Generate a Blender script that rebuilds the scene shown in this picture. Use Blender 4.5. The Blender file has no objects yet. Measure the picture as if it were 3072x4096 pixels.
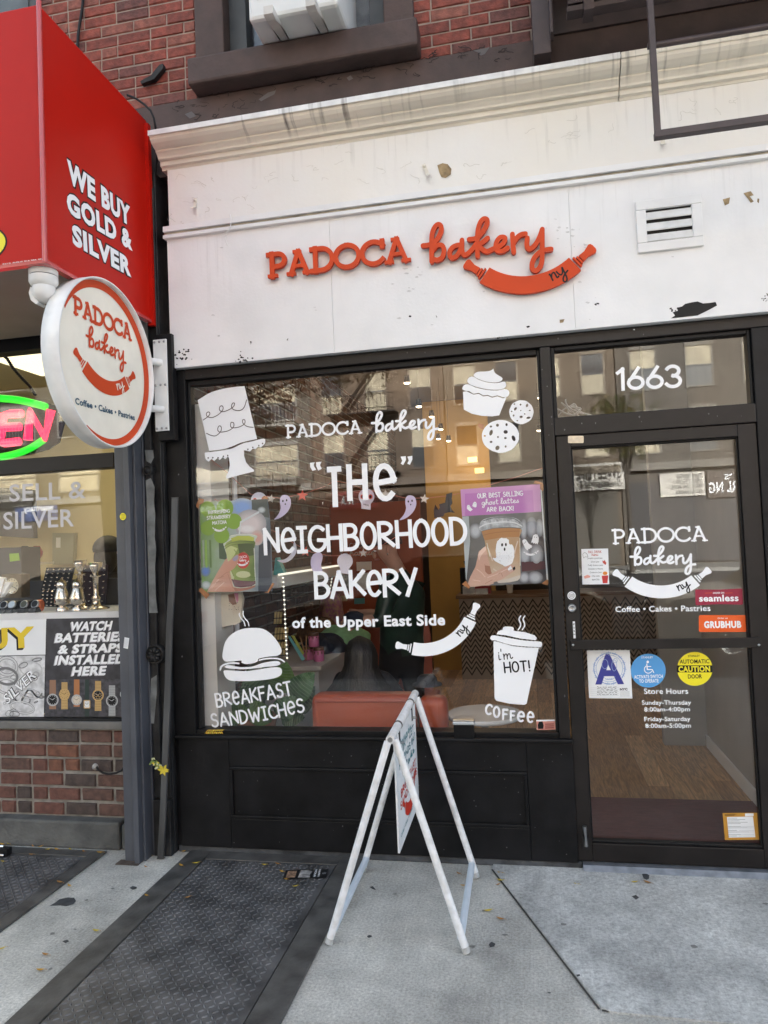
import bpy, bmesh, math, random
from mathutils import Vector as V, Matrix
random.seed(7)
SC = bpy.context.scene
COL = SC.collection
R_ = math.radians

# ------------------------------------------------------------------ camera
CAM_D, CAM_H, FOC = 3.7, 1.606, 2900.0          # metres from the shop glass, eye height, focal length in photo pixels
YAW, PITCH, ROLL = 0.19640564, 0.04123099, -0.04259664
_f = V((-math.sin(YAW)*math.cos(PITCH), math.cos(YAW)*math.cos(PITCH), math.sin(PITCH)))
_r0 = V((math.cos(YAW), math.sin(YAW), 0)); _u0 = _r0.cross(_f)
CR = _r0*math.cos(ROLL) + _u0*math.sin(ROLL)
CU = -_r0*math.sin(ROLL) + _u0*math.cos(ROLL)
CF = _f
EYE = V((0, -CAM_D, CAM_H))
cd = bpy.data.cameras.new('camera'); cam = bpy.data.objects.new('camera', cd); COL.objects.link(cam)
cam.matrix_world = Matrix(((CR.x, CU.x, -CF.x, EYE.x), (CR.y, CU.y, -CF.y, EYE.y), (CR.z, CU.z, -CF.z, EYE.z), (0, 0, 0, 1)))
cd.sensor_fit = 'VERTICAL'; cd.sensor_height = 36.0; cd.lens = 36.0*FOC/4096.0
cd.clip_start = 0.05; cd.clip_end = 1500
SC.camera = cam

# ------------------------------------------------------------------ sky, sun, exposure
SUN_EL, SUN_AZ = R_(21), R_(14)                   # the sun stands behind the shop: the pavement lies in the building's own shade
w = bpy.data.worlds.new('World'); SC.world = w; w.use_nodes = True
nt = w.node_tree; bg = nt.nodes['Background']; sky = nt.nodes.new('ShaderNodeTexSky')
sky.sky_type = 'NISHITA'; sky.sun_disc = False; sky.sun_elevation = SUN_EL; sky.sun_rotation = SUN_AZ
sky.dust_density = 4.0; sky.air_density = 0.55; sky.ozone_density = 1.0
hs = nt.nodes.new('ShaderNodeHueSaturation'); hs.inputs['Saturation'].default_value = .46      # a milky, thinly veiled sky
nt.links.new(sky.outputs[0], hs.inputs['Color']); tn = nt.nodes.new('ShaderNodeMixRGB'); tn.blend_type = 'MULTIPLY'; tn.inputs[0].default_value = 1; tn.inputs[2].default_value = (.91, 1, 1.0, 1)
nt.links.new(hs.outputs[0], tn.inputs[1]); nt.links.new(tn.outputs[0], bg.inputs[0]); bg.inputs[1].default_value = 0.15
sl = bpy.data.lights.new('sun', 'SUN'); sl.energy = 5.0; sl.angle = R_(0.5); sl.color = (1, 0.98, 0.94)
so = bpy.data.objects.new('sun', sl); COL.objects.link(so)
sdir = V((math.sin(SUN_AZ)*math.cos(SUN_EL), math.cos(SUN_AZ)*math.cos(SUN_EL), math.sin(SUN_EL)))
so.rotation_euler = sdir.to_track_quat('Z', 'Y').to_euler()
SC.view_settings.view_transform = 'Standard'; SC.view_settings.look = 'None'
SC.view_settings.exposure = 2.84; SC.view_settings.gamma = 1
SC.render.engine = 'CYCLES'
cy = SC.cycles
cy.max_bounces = 8; cy.diffuse_bounces = 4; cy.glossy_bounces = 4; cy.transparent_max_bounces = 24; cy.transmission_bounces = 4
cy.caustics_reflective = False; cy.caustics_refractive = False; cy.sample_clamp_indirect = 6.0
cy.use_denoising = True

# ------------------------------------------------------------------ measuring: photo pixels -> points on real planes
def ray(p): return CF + CR*((p[0]-1536)/FOC) - CU*((p[1]-2048)/FOC)
class Plane:
    """origin o, right es, up et, outward n; px() gives the (s,t) of a photo pixel on the plane"""
    def __init__(s, o, es, et):
        s.o = V(o); s.es = V(es).normalized(); s.et = V(et).normalized(); s.n = s.es.cross(s.et).normalized()
    def hit(s, p):
        d = ray(p); return EYE + d*((s.o-EYE).dot(s.n)/d.dot(s.n))
    def px(s, p):
        h = s.hit(p)-s.o; return (h.dot(s.es), h.dot(s.et))
    def at(s, q, d=0.0): return s.o + s.es*q[0] + s.et*q[1] + s.n*d
    def mm(s, p, hp):
        a = s.px(p); b = s.px((p[0], p[1]-hp)); return math.hypot(a[0]-b[0], a[1]-b[1])
def PY(y): return Plane((0, y, 0), (1, 0, 0), (0, 0, 1))         # facing the street
def PX(x): return Plane((x, 0, 0), (0, 1, 0), (0, 0, 1))         # facing +x
GR = Plane((0, 0, 0), (1, 0, 0), (0, 1, 0))
def W(x, y, d=0.0): return PY(d).hit((x, y))
def G(x, y, z=0.0): return Plane((0, 0, z), (1, 0, 0), (0, 1, 0)).hit((x, y))
def crop(ox, oy, k): return lambda *q: [(ox+q[i]*k, oy+q[i+1]*k) for i in range(0, len(q), 2)]
C_TL = crop(0, 0, .6028); C_TM = crop(700, 0, .6631); C_TR = crop(1700, 0, .8270)
C_BL = crop(0, 900, .4822); C_JW = crop(0, 1800, .4972); C_GL = crop(0, 2700, .6311)
C_SG = crop(900, 800, .9645); C_WA = crop(700, 1350, .4822); C_WB = crop(1400, 1350, .5124)
C_WC = crop(700, 2050, .4822); C_WD = crop(1400, 2050, .5425); C_DA = crop(2150, 1250, .5558)
C_DB = crop(2150, 2050, .5558); C_DC = crop(2150, 2850, .5632); C_AF = crop(1250, 2700, .5424)
C_MA = crop(780, 1900, .2260); C_LA = crop(1820, 1900, .2411); C_GA = crop(1050, 1880, .4822)
C_IN = crop(1050, 2250, .4219); C_JD = crop(0, 2150, .3014)

# ------------------------------------------------------------------ materials
MATS = {}
def mat(name, col, rough=.6, metal=0., var=0., vscale=6., col2=None, bump=0., bscale=60., spec=.5, emit=None, estr=0., stretch=None, detail=4, coat=0.):
    if name in MATS: return MATS[name]
    m = bpy.data.materials.new(name); m.use_nodes = True; t = m.node_tree; b = t.nodes['Principled BSDF']
    c = (*col, 1); b.inputs['Base Color'].default_value = c; b.inputs['Roughness'].default_value = rough
    b.inputs['Metallic'].default_value = metal; b.inputs['Specular IOR Level'].default_value = spec
    if coat: b.inputs['Coat Weight'].default_value = coat; b.inputs['Coat Roughness'].default_value = .15
    co = t.nodes.new('ShaderNodeTexCoord'); mp = t.nodes.new('ShaderNodeMapping')
    t.links.new(co.outputs['Object'], mp.inputs[0])
    if stretch: mp.inputs['Scale'].default_value = stretch
    if var or col2:
        n = t.nodes.new('ShaderNodeTexNoise'); n.inputs['Scale'].default_value = vscale; n.inputs['Detail'].default_value = detail
        t.links.new(mp.outputs[0], n.inputs['Vector'])
        rp = t.nodes.new('ShaderNodeValToRGB'); rp.color_ramp.elements[0].position = .35; rp.color_ramp.elements[1].position = .65
        k2 = col2 or tuple(min(1, x*(1+var)) for x in col); k1 = col if col2 else tuple(x*(1-var) for x in col)
        rp.color_ramp.elements[0].color = (*k1, 1); rp.color_ramp.elements[1].color = (*k2, 1)
        t.links.new(n.outputs[0], rp.inputs[0]); t.links.new(rp.outputs[0], b.inputs['Base Color'])
        rr = t.nodes.new('ShaderNodeMapRange'); rr.inputs['To Min'].default_value = max(0, rough-.08); rr.inputs['To Max'].default_value = min(1, rough+.1)
        t.links.new(n.outputs[0], rr.inputs[0]); t.links.new(rr.outputs[0], b.inputs['Roughness'])
    if bump:
        n2 = t.nodes.new('ShaderNodeTexNoise'); n2.inputs['Scale'].default_value = bscale; n2.inputs['Detail'].default_value = 5
        t.links.new(mp.outputs[0], n2.inputs['Vector'])
        bp = t.nodes.new('ShaderNodeBump'); bp.inputs['Strength'].default_value = bump; bp.inputs['Distance'].default_value = .01
        t.links.new(n2.outputs[0], bp.inputs['Height']); t.links.new(bp.outputs[0], b.inputs['Normal'])
    if emit: b.inputs['Emission Color'].default_value = (*emit, 1); b.inputs['Emission Strength'].default_value = estr
    MATS[name] = m; return m
def nodes_of(m): return m.node_tree, m.node_tree.nodes, m.node_tree.links, m.node_tree.nodes['Principled BSDF']

def glass(name, tint=(1, 1, 1), ior=1.50):
    m = bpy.data.materials.new(name); m.use_nodes = True; t = m.node_tree; t.nodes.clear()
    out = t.nodes.new('ShaderNodeOutputMaterial'); mx = t.nodes.new('ShaderNodeMixShader')
    tr = t.nodes.new('ShaderNodeBsdfTransparent'); tr.inputs[0].default_value = (*tint, 1)
    gl = t.nodes.new('ShaderNodeBsdfGlossy'); gl.inputs['Roughness'].default_value = 0.0
    fr = t.nodes.new('ShaderNodeFresnel'); ge = t.nodes.new('ShaderNodeNewGeometry')
    mr = t.nodes.new('ShaderNodeMapRange'); mr.inputs['To Min'].default_value = ior; mr.inputs['To Max'].default_value = 1/ior
    t.links.new(ge.outputs['Backfacing'], mr.inputs[0]); t.links.new(mr.outputs[0], fr.inputs[0])
    t.links.new(fr.outputs[0], mx.inputs[0]); t.links.new(tr.outputs[0], mx.inputs[1]); t.links.new(gl.outputs[0], mx.inputs[2])
    t.links.new(mx.outputs[0], out.inputs[0]); MATS[name] = m; return m

# ------------------------------------------------------------------ things and parts
def thing(name, label, cat, loc=(0, 0, 0), group=None):
    o = bpy.data.objects.new(name, None); COL.objects.link(o); o.location = loc; o.empty_display_size = .05
    o['label'] = label; o['category'] = cat
    if group: o['group'] = group
    return o
def tag(o, label, cat, group=None):
    o['label'] = label; o['category'] = cat
    if group: o['group'] = group
    return o
def wloc(o):
    l = V((0, 0, 0))
    while o is not None: l += o.location; o = o.parent
    return l
def copy_tree(o, loc=None, parent=None):
    c = o.copy(); COL.objects.link(c); c.parent = parent
    if loc is not None: c.location = loc
    for k in list(o.children): copy_tree(k, None, c)
    return c

class MB:
    """a mesh under construction, world coordinates, several materials"""
    def __init__(s): s.v = []; s.f = []; s.m = []; s.sm = []; s.mats = []
    def mi(s, m):
        if m not in s.mats: s.mats.append(m)
        return s.mats.index(m)
    def add(s, vs, fs, m, smooth=False):
        k = len(s.v); s.v += [V(a) for a in vs]; i = s.mi(m)
        for f in fs: s.f.append([k+a for a in f]); s.m.append(i); s.sm.append(smooth)
    def box(s, a, b, m):
        x0, x1 = sorted((a[0], b[0])); y0, y1 = sorted((a[1], b[1])); z0, z1 = sorted((a[2], b[2]))
        s.add([(x0,y0,z0),(x1,y0,z0),(x1,y1,z0),(x0,y1,z0),(x0,y0,z1),(x1,y0,z1),(x1,y1,z1),(x0,y1,z1)],
              [(3,2,1,0),(4,5,6,7),(0,1,5,4),(1,2,6,5),(2,3,7,6),(3,0,4,7)], m)
    def prism(s, pts, axis, a, b, m, smooth=False):
        """polygon pts extruded along axis ('x','y','z') from a to b"""
        def P(p, t): return {'x': (t, p[0], p[1]), 'y': (p[0], t, p[1]), 'z': (p[0], p[1], t)}[axis]
        n = len(pts); vs = [P(p, a) for p in pts]+[P(p, b) for p in pts]
        s.add(vs, [tuple(range(n))[::-1], tuple(range(n, 2*n))], m)
        s.add(vs, [(i, (i+1) % n, n+(i+1) % n, n+i) for i in range(n)], m, smooth)
    def tube(s, pts, r, m, n=10, caps=True, smooth=True):
        pts = [V(p) for p in pts]; rs = r if isinstance(r, (list, tuple)) else [r]*len(pts)
        k = len(s.v); vs = []; fs = []; up = None
        for i, p in enumerate(pts):
            d = (pts[min(i+1, len(pts)-1)]-pts[max(i-1, 0)]).normalized()
            if up is None: up = d.orthogonal().normalized()
            up = (up - d*up.dot(d)).normalized(); sd = d.cross(up)
            for j in range(n):
                a = 2*math.pi*j/n; vs.append(p+(up*math.cos(a)+sd*math.sin(a))*rs[i])
        for i in range(len(pts)-1):
            for j in range(n): fs.append((i*n+j, i*n+(j+1) % n, (i+1)*n+(j+1) % n, (i+1)*n+j))
        s.add(vs, fs, m, smooth)
        if caps: s.add(vs, [tuple(range(n))[::-1], tuple(range((len(pts)-1)*n, len(pts)*n))], m)
    def lathe(s, prof, c, m, n=24, axis=(0, 0, 1), smooth=True):
        """profile [(r, h)] turned round axis through c"""
        ax = V(axis).normalized(); u = ax.orthogonal().normalized(); v = ax.cross(u); vs = []; fs = []
        for r, h in prof:
            for j in range(n):
                a = 2*math.pi*j/n; vs.append(V(c)+ax*h+(u*math.cos(a)+v*math.sin(a))*max(r, 1e-4))
        for i in range(len(prof)-1):
            for j in range(n): fs.append((i*n+j, i*n+(j+1) % n, (i+1)*n+(j+1) % n, (i+1)*n+j))
        s.add(vs, fs, m, smooth)
        s.add(vs, [tuple(range(n))[::-1], tuple(range((len(prof)-1)*n, len(prof)*n))], m)
    def poly(s, pl, q, m, d=0., th=0.):
        """flat polygon q (s,t) on a plane at height d, th thick"""
        ar = sum(q[i][0]*q[(i+1) % len(q)][1]-q[(i+1) % len(q)][0]*q[i][1] for i in range(len(q)))
        if ar < 0: q = q[::-1]
        n = len(q); f = [pl.at(p, d) for p in q]
        s.add(f, [tuple(range(n))], m)
        if th:
            b = [pl.at(p, d-th) for p in q]
            s.add(f+b, [((i+1) % n, i, n+i, n+(i+1) % n) for i in range(n)]+[tuple(range(2*n-1, n-1, -1))], m)
    def ribbon(s, pl, pts, wd, m, d=0., th=0., rnd=True):
        """a pen stroke on a plane; corners split it, every piece lies a hair higher than the last"""
        runs = []; cur = [pts[0]]
        for i in range(1, len(pts)):
            if math.hypot(pts[i][0]-cur[-1][0], pts[i][1]-cur[-1][1]) < 1e-7: continue
            if len(cur) > 1:
                a = V((cur[-1][0]-cur[-2][0], cur[-1][1]-cur[-2][1])); b = V((pts[i][0]-cur[-1][0], pts[i][1]-cur[-1][1]))
                if a.angle(b) > .7: runs.append(cur); cur = [cur[-1]]
            cur.append(pts[i])
        runs.append(cur)
        for run in runs:
            if len(run) < 2: continue
            s.lift = getattr(s, 'lift', 0)+1; dd = d+(s.lift % 40)*3e-5
            if rnd == 'sq':
                for e, f_ in ((0, 1), (-1, -2)):
                    t = V((run[e][0]-run[f_][0], run[e][1]-run[f_][1])); t.normalize(); run[e] = (run[e][0]+t.x*wd/2, run[e][1]+t.y*wd/2)
            Ls = []; Rs = []; n = len(run); cl = math.hypot(run[0][0]-run[-1][0], run[0][1]-run[-1][1]) < wd*.2 and n > 6
            for i in range(n):
                if cl: a, b = run[i-1 if i else n-2], run[(i+1) if i < n-1 else 1]
                else: a, b = run[max(i-1, 0)], run[min(i+1, n-1)]
                t = V((b[0]-a[0], b[1]-a[1]))
                if t.length < 1e-9: t = V((1, 0))
                t.normalize()
                Ls.append((run[i][0]-t.y*wd/2, run[i][1]+t.x*wd/2)); Rs.append((run[i][0]+t.y*wd/2, run[i][1]-t.x*wd/2))
            e0, e1 = [], []
            if rnd is True and not cl:
                for e, lst, sg in ((0, e0, 1), (n-1, e1, -1)):
                    t = V((run[min(e+1, n-1)][0]-run[max(e-1, 0)][0], run[min(e+1, n-1)][1]-run[max(e-1, 0)][1])).normalized()
                    a0 = math.atan2(t.y, t.x)+math.pi/2*sg
                    for k in range(1, 5): lst.append((run[e][0]+math.cos(a0+math.pi*k/5)*wd/2, run[e][1]+math.sin(a0+math.pi*k/5)*wd/2))
            out = Ls[::-1]+e0+Rs+e1
            sl_ = 2.5e-5
            f = [pl.at(p, dd+sl_*(i % n)) for i, p in enumerate(Ls+Rs)]
            s.add(f, [(i, n+i, n+i+1, i+1) for i in range(n-1)], m)
            if e0: s.add([pl.at(p, dd) for p in [Ls[0]]+e0+[Rs[0]]], [tuple(range(6))], m)
            if e1: s.add([pl.at(p, dd+sl_*(n-1)) for p in [Rs[-1]]+e1+[Ls[-1]]], [tuple(range(6))], m)
            if th:
                k = len(out); s.add([pl.at(p, dd) for p in out]+[pl.at(p, d-th) for p in out], [(i, (i+1) % k, k+(i+1) % k, k+i) for i in range(k)], m)
    def build(s, name, parent=None, label=None, bevel=0., kind=None):
        me = bpy.data.meshes.new(name); off = wloc(parent) if parent is not None else V((0, 0, 0))
        me.from_pydata([a-off for a in s.v], [], s.f)
        for m in s.mats: me.materials.append(m)
        me.polygons.foreach_set('material_index', s.m); me.polygons.foreach_set('use_smooth', s.sm); me.update()
        o = bpy.data.objects.new(name, me); COL.objects.link(o); o.parent = parent
        if label: o['label'] = label
        if kind: o['kind'] = kind
        if bevel:
            b = o.modifiers.new('edge', 'BEVEL'); b.width = bevel; b.segments = 2; b.limit_method = 'ANGLE'; b.angle_limit = R_(40); b.harden_normals = False
        return o

# ------------------------------------------------------------------ lettering
def arc(cx, cy, rx, ry, a0, a1, n=16):
    return [(cx+rx*math.cos(R_(a0+(a1-a0)*i/n)), cy+ry*math.sin(R_(a0+(a1-a0)*i/n))) for i in range(n+1)]
def smooth(p, k=6):
    out = []
    for i in range(len(p)-1):
        a, b, c, d = p[max(i-1, 0)], p[i], p[i+1], p[min(i+2, len(p)-1)]
        for j in range(k):
            t = j/k
            out.append(tuple(.5*((2*b[q])+(-a[q]+c[q])*t+(2*a[q]-5*b[q]+4*c[q]-d[q])*t*t+(-a[q]+3*b[q]-3*c[q]+d[q])*t**3) for q in (0, 1)))
    return out+[p[-1]]
def el(cx, cy, rx, ry, n=24, rot=0.):
    c, s_ = math.cos(rot), math.sin(rot)
    return [(cx+rx*math.cos(2*math.pi*i/n)*c-ry*math.sin(2*math.pi*i/n)*s_, cy+rx*math.cos(2*math.pi*i/n)*s_+ry*math.sin(2*math.pi*i/n)*c) for i in range(n)]
HAND = {   # tall brush capitals with a small-letter e: width, strokes
 'A': (.62, [[(0,0),(.3,1),(.62,0)],[(.1,.32),(.5,.32)]]),
 'B': (.5, [[(0,0),(0,1)],[(0,1),(.18,1)]+arc(.2,.77,.24,.23,85,-90)+[(.0,.54)],[(0,.54)]+arc(.22,.27,.28,.27,88,-90)+[(0,0)]]),
 'C': (.52, [arc(.34,.5,.34,.5,48,312)]),
 'D': (.54, [[(0,0),(0,1)],[(0,1)]+arc(.12,.5,.42,.5,88,-88)+[(0,0)]]),
 'E': (.45, [[(.45,1),(0,1),(0,0),(.45,0)],[(0,.52),(.38,.52)]]),
 'F': (.44, [[(.44,1),(0,1),(0,0)],[(0,.54),(.36,.54)]]),
 'G': (.6, [arc(.34,.5,.34,.5,50,330)+[(.64,.42),(.38,.44)]]),
 'H': (.52, [[(0,0),(0,1)],[(.52,0),(.52,1)],[(0,.5),(.52,.5)]]),
 'I': (.3, [[(0,1),(.3,1)],[(0,0),(.3,0)],[(.15,0),(.15,1)]]),
 'K': (.52, [[(0,0),(0,1)],[(.5,1),(.03,.44)],[(.16,.52),(.52,0.1)]]),
 'L': (.42, [[(0,1),(0,0),(.42,0)]]),
 'M': (.7, [[(0,0),(.06,1),(.35,.36),(.64,1),(.7,0)]]),
 'N': (.54, [[(0,0),(0,1),(.54,0.1),(.54,1)]]),
 'O': (.54, [arc(.27,.5,.27,.5,90,450,28)]),
 'P': (.5, [[(0,0),(0,1)],[(0,1)]+arc(.2,.73,.3,.27,90,-90)+[(0,.46)]]),
 'R': (.54, [[(0,0),(0,1)],[(0,1)]+arc(.18,.76,.3,.24,90,-90)+[(.08,.5),(.54,.08)]]),
 'S': (.46, [arc(.25,.76,.21,.24,30,265)+arc(.22,.26,.24,.26,80,-150)]),
 'T': (.52, [[(0,1),(.52,1)],[(.26,1),(.26,0)]]),
 'U': (.52, [[(0,1),(0,.28)]+arc(.26,.28,.26,.28,180,360)+[(.52,1)]]),
 'V': (.56, [[(0,1),(.28,0),(.56,1)]]),
 'W': (.8, [[(0,1),(.2,0),(.4,.7),(.6,0),(.8,1)]]),
 'X': (.5, [[(0,1),(.5,0)],[(0,0),(.5,1)]]),
 'Y': (.54, [[(0,1),(.26,.5)],[(.54,1),(.2,0)]]),
 'e': (.52, [[(.03,.5),(.5,.54)]+arc(.27,.5,.25,.48,8,310)]),
 '!': (.08, [[(.04,1),(.04,.3)],[(.04,.04),(.04,.0)]]), '?': (.4, [arc(.2,.76,.2,.24,170,-60)+[(.2,.3)],[(.2,.03),(.2,0)]]),
 "'": (.06, [[(.03,1),(.03,.8)]]), ' ': (.3, []), '1': (.22, [[(0,.82),(.18,1),(.18,0)]]),
 '3': (.5, [arc(.22,.76,.22,.24,150,-85)+arc(.22,.26,.26,.27,85,-150)]),
 '6': (.52, [[(.36,1)]+[(.1,.5)]+arc(.26,.28,.26,.28,140,500)]),
 '8': (.5, [arc(.25,.76,.2,.24,90,450),arc(.25,.26,.25,.26,90,450)]), '&': (.5, [[(.5,0),(.1,.7)]+arc(.2,.82,.14,.18,190,-20)+arc(.2,.25,.2,.25,80,340)]),
}
_sf = lambda x0, x1, y: [(x0, y), (x1, y)]
SLAB = {   # slab-serif capitals
 'P': (.72, [[(.14,0),(.14,1)],_sf(.02,.30,.03),[(0,.97),(.36,.97)]+arc(.40,.70,.27,.27,90,-90)+[(.14,.43)]]),
 'A': (.94, [[(.14,.03),(.45,.97)],[(.47,.97),(.80,.03)],_sf(.02,.25,.03),_sf(.68,.92,.03),_sf(.30,.50,.97),[(.26,.34),(.66,.34)]]),
 'D': (.86, [[(.14,0),(.14,1)],[(0,.97),(.36,.97)]+arc(.38,.5,.45,.47,90,-90)+[(0,.03)]]),
 'O': (1.0, [arc(.5,.5,.47,.47,90,450,32)]),
 'C': (.88, [arc(.49,.5,.46,.47,40,320,28),[(.84,.97),(.84,.74)]]),
}
SCRIPT = {  # joined-up small letters, x-height .5
 'b': (.52, [smooth([(-.1,.38),(.1,.42),(.3,.7),(.34,.95),(.24,1.05),(.15,.9),(.11,.5),(.08,0.02)],5)+[], smooth([(.1,.26),(.2,.44),(.36,.48),(.44,.3),(.38,.08),(.24,0),(.1,.06)],5)]),
 'a': (.56, [smooth([(.42,.44),(.28,.52),(.1,.4),(.04,.18),(.14,0),(.3,.1),(.42,.42)],5), smooth([(.42,.44),(.41,.16),(.46,.02),(.6,.1)],5)]),
 'k': (.54, [smooth([(-.06,.36),(.12,.5),(.3,.78),(.34,1),(.25,1.08),(.16,.9),(.13,.5),(.11,0)],5), smooth([(.13,.22),(.28,.44),(.42,.46),(.4,.3),(.16,.26)],5), smooth([(.2,.26),(.32,.1),(.44,.0),(.58,.1)],5)]),
 'e': (.44, [smooth([(-.02,.1),(.12,.2),(.28,.32),(.3,.46),(.18,.5),(.06,.32),(.08,.08),(.22,-.01),(.42,.1)],5)]),
 'r': (.46, [smooth([(-.04,.2),(.06,.5),(.09,.48),(.08,.0)],5), smooth([(.08,.22),(.2,.42),(.36,.5),(.44,.4)],5)]),
 'y': (.6, [smooth([(-.02,.44),(.04,.2),(.16,.06),(.32,.2),(.42,.5)],5), smooth([(.44,.5),(.42,.1),(.38,-.36),(.24,-.55),(.1,-.46),(.16,-.24),(.4,-.02),(.66,.1)],5)]),
 'n': (.52, [smooth([(.02,.5),(.06,.48),(.05,0)],4), smooth([(.05,.2),(.2,.46),(.36,.46),(.38,.2),(.4,.02),(.52,.06)],5)]),
 'i': (.22, [smooth([(.08,.48),(.06,.2),(.08,.02),(.2,.06)],4), [(.1,.66),(.1,.7)]]),
 'm': (.74, [smooth([(.02,.5),(.05,.46),(.04,0)],4), smooth([(.04,.2),(.18,.46),(.3,.44),(.31,0)],5), smooth([(.31,.2),(.45,.46),(.57,.42),(.58,.1),(.66,.0),(.76,.1)],5)]),
 'g': (.52, [smooth([(.4,.44),(.24,.52),(.06,.36),(.06,.12),(.2,.02),(.4,.3)],5), smooth([(.42,.48),(.4,0),(.3,-.42),(.12,-.48),(.1,-.3),(.5,.04)],5)]),
 'h': (.54, [smooth([(-.04,.2),(.14,.5),(.28,.9),(.22,1.06),(.12,.9),(.08,0)],5), smooth([(.08,.2),(.24,.46),(.38,.42),(.4,.06),(.54,.06)],5)]),
 'o': (.46, [smooth([(.3,.48),(.1,.44),(.02,.2),(.14,0),(.32,.1),(.36,.34),(.28,.48),(.46,.42)],5)]),
 's': (.4, [smooth([(0,.06),(.24,.5),(.2,.4),(.32,.16),(.2,0),(.04,.06)],5)]),
 't': (.4, [smooth([(.18,.92),(.14,.4),(.18,.02),(.36,.08)],5), [(.0,.56),(.34,.62)]]),
 'l': (.3, [smooth([(-.04,.1),(.14,.4),(.26,.9),(.18,1.06),(.08,.9),(.08,.2),(.16,0),(.3,.1)],5)]),
 'd': (.56, [smooth([(.4,.44),(.24,.5),(.06,.36),(.06,.1),(.2,0),(.4,.3)],5), smooth([(.46,1.0),(.41,.3),(.44,.02),(.58,.1)],5)]),
 'f': (.4, [smooth([(-.02,.1),(.2,.5),(.36,.95),(.26,1.05),(.18,.8),(.14,.1),(.1,-.4),(.2,-.3),(.3,.1)],5)]),
 'u': (.52, [smooth([(.04,.5),(.04,.14),(.16,0),(.34,.16),(.4,.5)],5), smooth([(.4,.5),(.4,.1),(.54,.06)],4)]),
 'p': (.5, [smooth([(.06,.5),(.06,0),(.04,-.5)],4), smooth([(.06,.2),(.22,.5),(.4,.36),(.36,.06),(.2,0),(.06,.1)],5)]),
 'c': (.42, [smooth([(.34,.42),(.2,.5),(.04,.3),(.1,.04),(.26,0),(.42,.1)],5)]),
 "'": (.08, [[(.04,1),(.02,.8)]]), ' ': (.3, []),
}
def write(mb, txt, font, pl, A, B, h, wd, m, d=.0006, th=0., rnd=True, gap=.2, bulge=0., rot=0.):
    """txt from photo pixel A to B along a baseline on plane pl, cap height h metres, pen width wd metres"""
    a = V(pl.px(A)); b = V(pl.px(B)); tot = 0; pos = []
    for c in txt:
        wch = font[c][0]; pos.append(tot); tot += wch+gap
    tot -= gap; ux = (b-a); L = ux.length; ux.normalize(); uy = V((-ux.y, ux.x)); kx = (L-wd)/tot
    for c, p0 in zip(txt, pos):
        for st in font[c][1]:
            q = []
            for (x, y) in st:
                X = wd/2+(p0+x)*kx; u = X/L*2-1
                pt = a+ux*X+uy*(wd/2+y*(h-wd)+bulge*(1-u*u)); q.append((pt.x, pt.y))
            mb.ribbon(pl, q, wd*(.72 if font is SLAB and len(st) == 2 and st[0][1] == st[1][1] else 1), m, d, th, rnd)
def type_(mb, txt, pl, A, B, h, m, d=.0006, bold=.0, shear=0., th=0., ctr=None):
    """printed sans text set between photo pixels A and B, cap height h metres"""
    cu = bpy.data.curves.new('txt', 'FONT'); cu.body = txt; cu.size = 1; cu.offset = bold; cu.resolution_u = 3; cu.space_character = 1.0+bold*2
    ob = bpy.data.objects.new('txt', cu); COL.objects.link(ob)
    dg = bpy.context.evaluated_depsgraph_get(); me = bpy.data.meshes.new_from_object(ob.evaluated_get(dg))
    xs = [v.co.x for v in me.vertices]
    if not xs: return
    x0, x1 = min(xs), max(xs); a = V(pl.px(A)); b = V(pl.px(B)); ux = b-a; L = ux.length; ux.normalize(); uy = V((-ux.y, ux.x))
    kx = L/(x1-x0); ky = h/.729
    def mp(co):
        y = co.y*ky; return a+ux*((co.x-x0)*kx+y*shear)+uy*y
    vs = [pl.at(mp(v.co), d) for v in me.vertices]; fs = [tuple(p.vertices) for p in me.polygons]
    if fs and len(fs[0]) > 2:
        i, j, k = fs[0][:3]
        if (vs[j]-vs[i]).cross(vs[k]-vs[i]).dot(pl.n) < 0: fs = [f[::-1] for f in fs]
    mb.add(vs, fs, m)
    bpy.data.objects.remove(ob); bpy.data.curves.remove(cu); bpy.data.meshes.remove(me)
def sim(pl, A, B, a, b):
    """similarity taking local a,b to photo pixels A,B on the plane"""
    PA = V(pl.px(A)); PB = V(pl.px(B)); la = V(a); lb = V(b); z = lb-la; Z = PB-PA; k = Z.length/z.length; th = math.atan2(Z.y, Z.x)-math.atan2(z.y, z.x)
    c, s_ = math.cos(th)*k, math.sin(th)*k
    return (lambda p: (PA.x+(p[0]-la.x)*c-(p[1]-la.y)*s_, PA.y+(p[0]-la.x)*s_+(p[1]-la.y)*c)), k
LOGO = [[(25,318),(75,312),(120,295),(165,240),(190,180),(185,140),(160,128),(130,155),(108,215),(103,300),(105,462)],[(112,360),(150,318),(195,315),(215,360),(200,420),(160,446),(118,440)],
 [(372,315),(335,314),(290,335),(264,380),(275,422),(310,422),(350,380),(374,320)],[(376,268),(374,340),(386,392),(415,398),(460,360),(505,300)],
 [(440,262),(490,256),(525,235),(570,180),(600,120),(600,86),(572,78),(540,112),(518,190),(513,300),(516,412)],[(605,250),(560,288),(526,318),(560,352),(600,370),(650,350),(700,332),(745,298),(763,258),(745,242),(712,250),(685,292),(680,340),(702,368),(742,366),(785,340)],
 [(828,215),(833,290),(840,376)],[(836,300),(868,248),(905,220),(945,212)],[(962,250),(958,310),(972,344),(1000,342),(1040,300),(1075,235),(1096,172)],[(1096,172),(1096,300),(1095,430),(1080,500),(1045,540),(1010,530),(1005,480),(1030,420),(1080,374),(1130,356),(1175,350)]]
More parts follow.
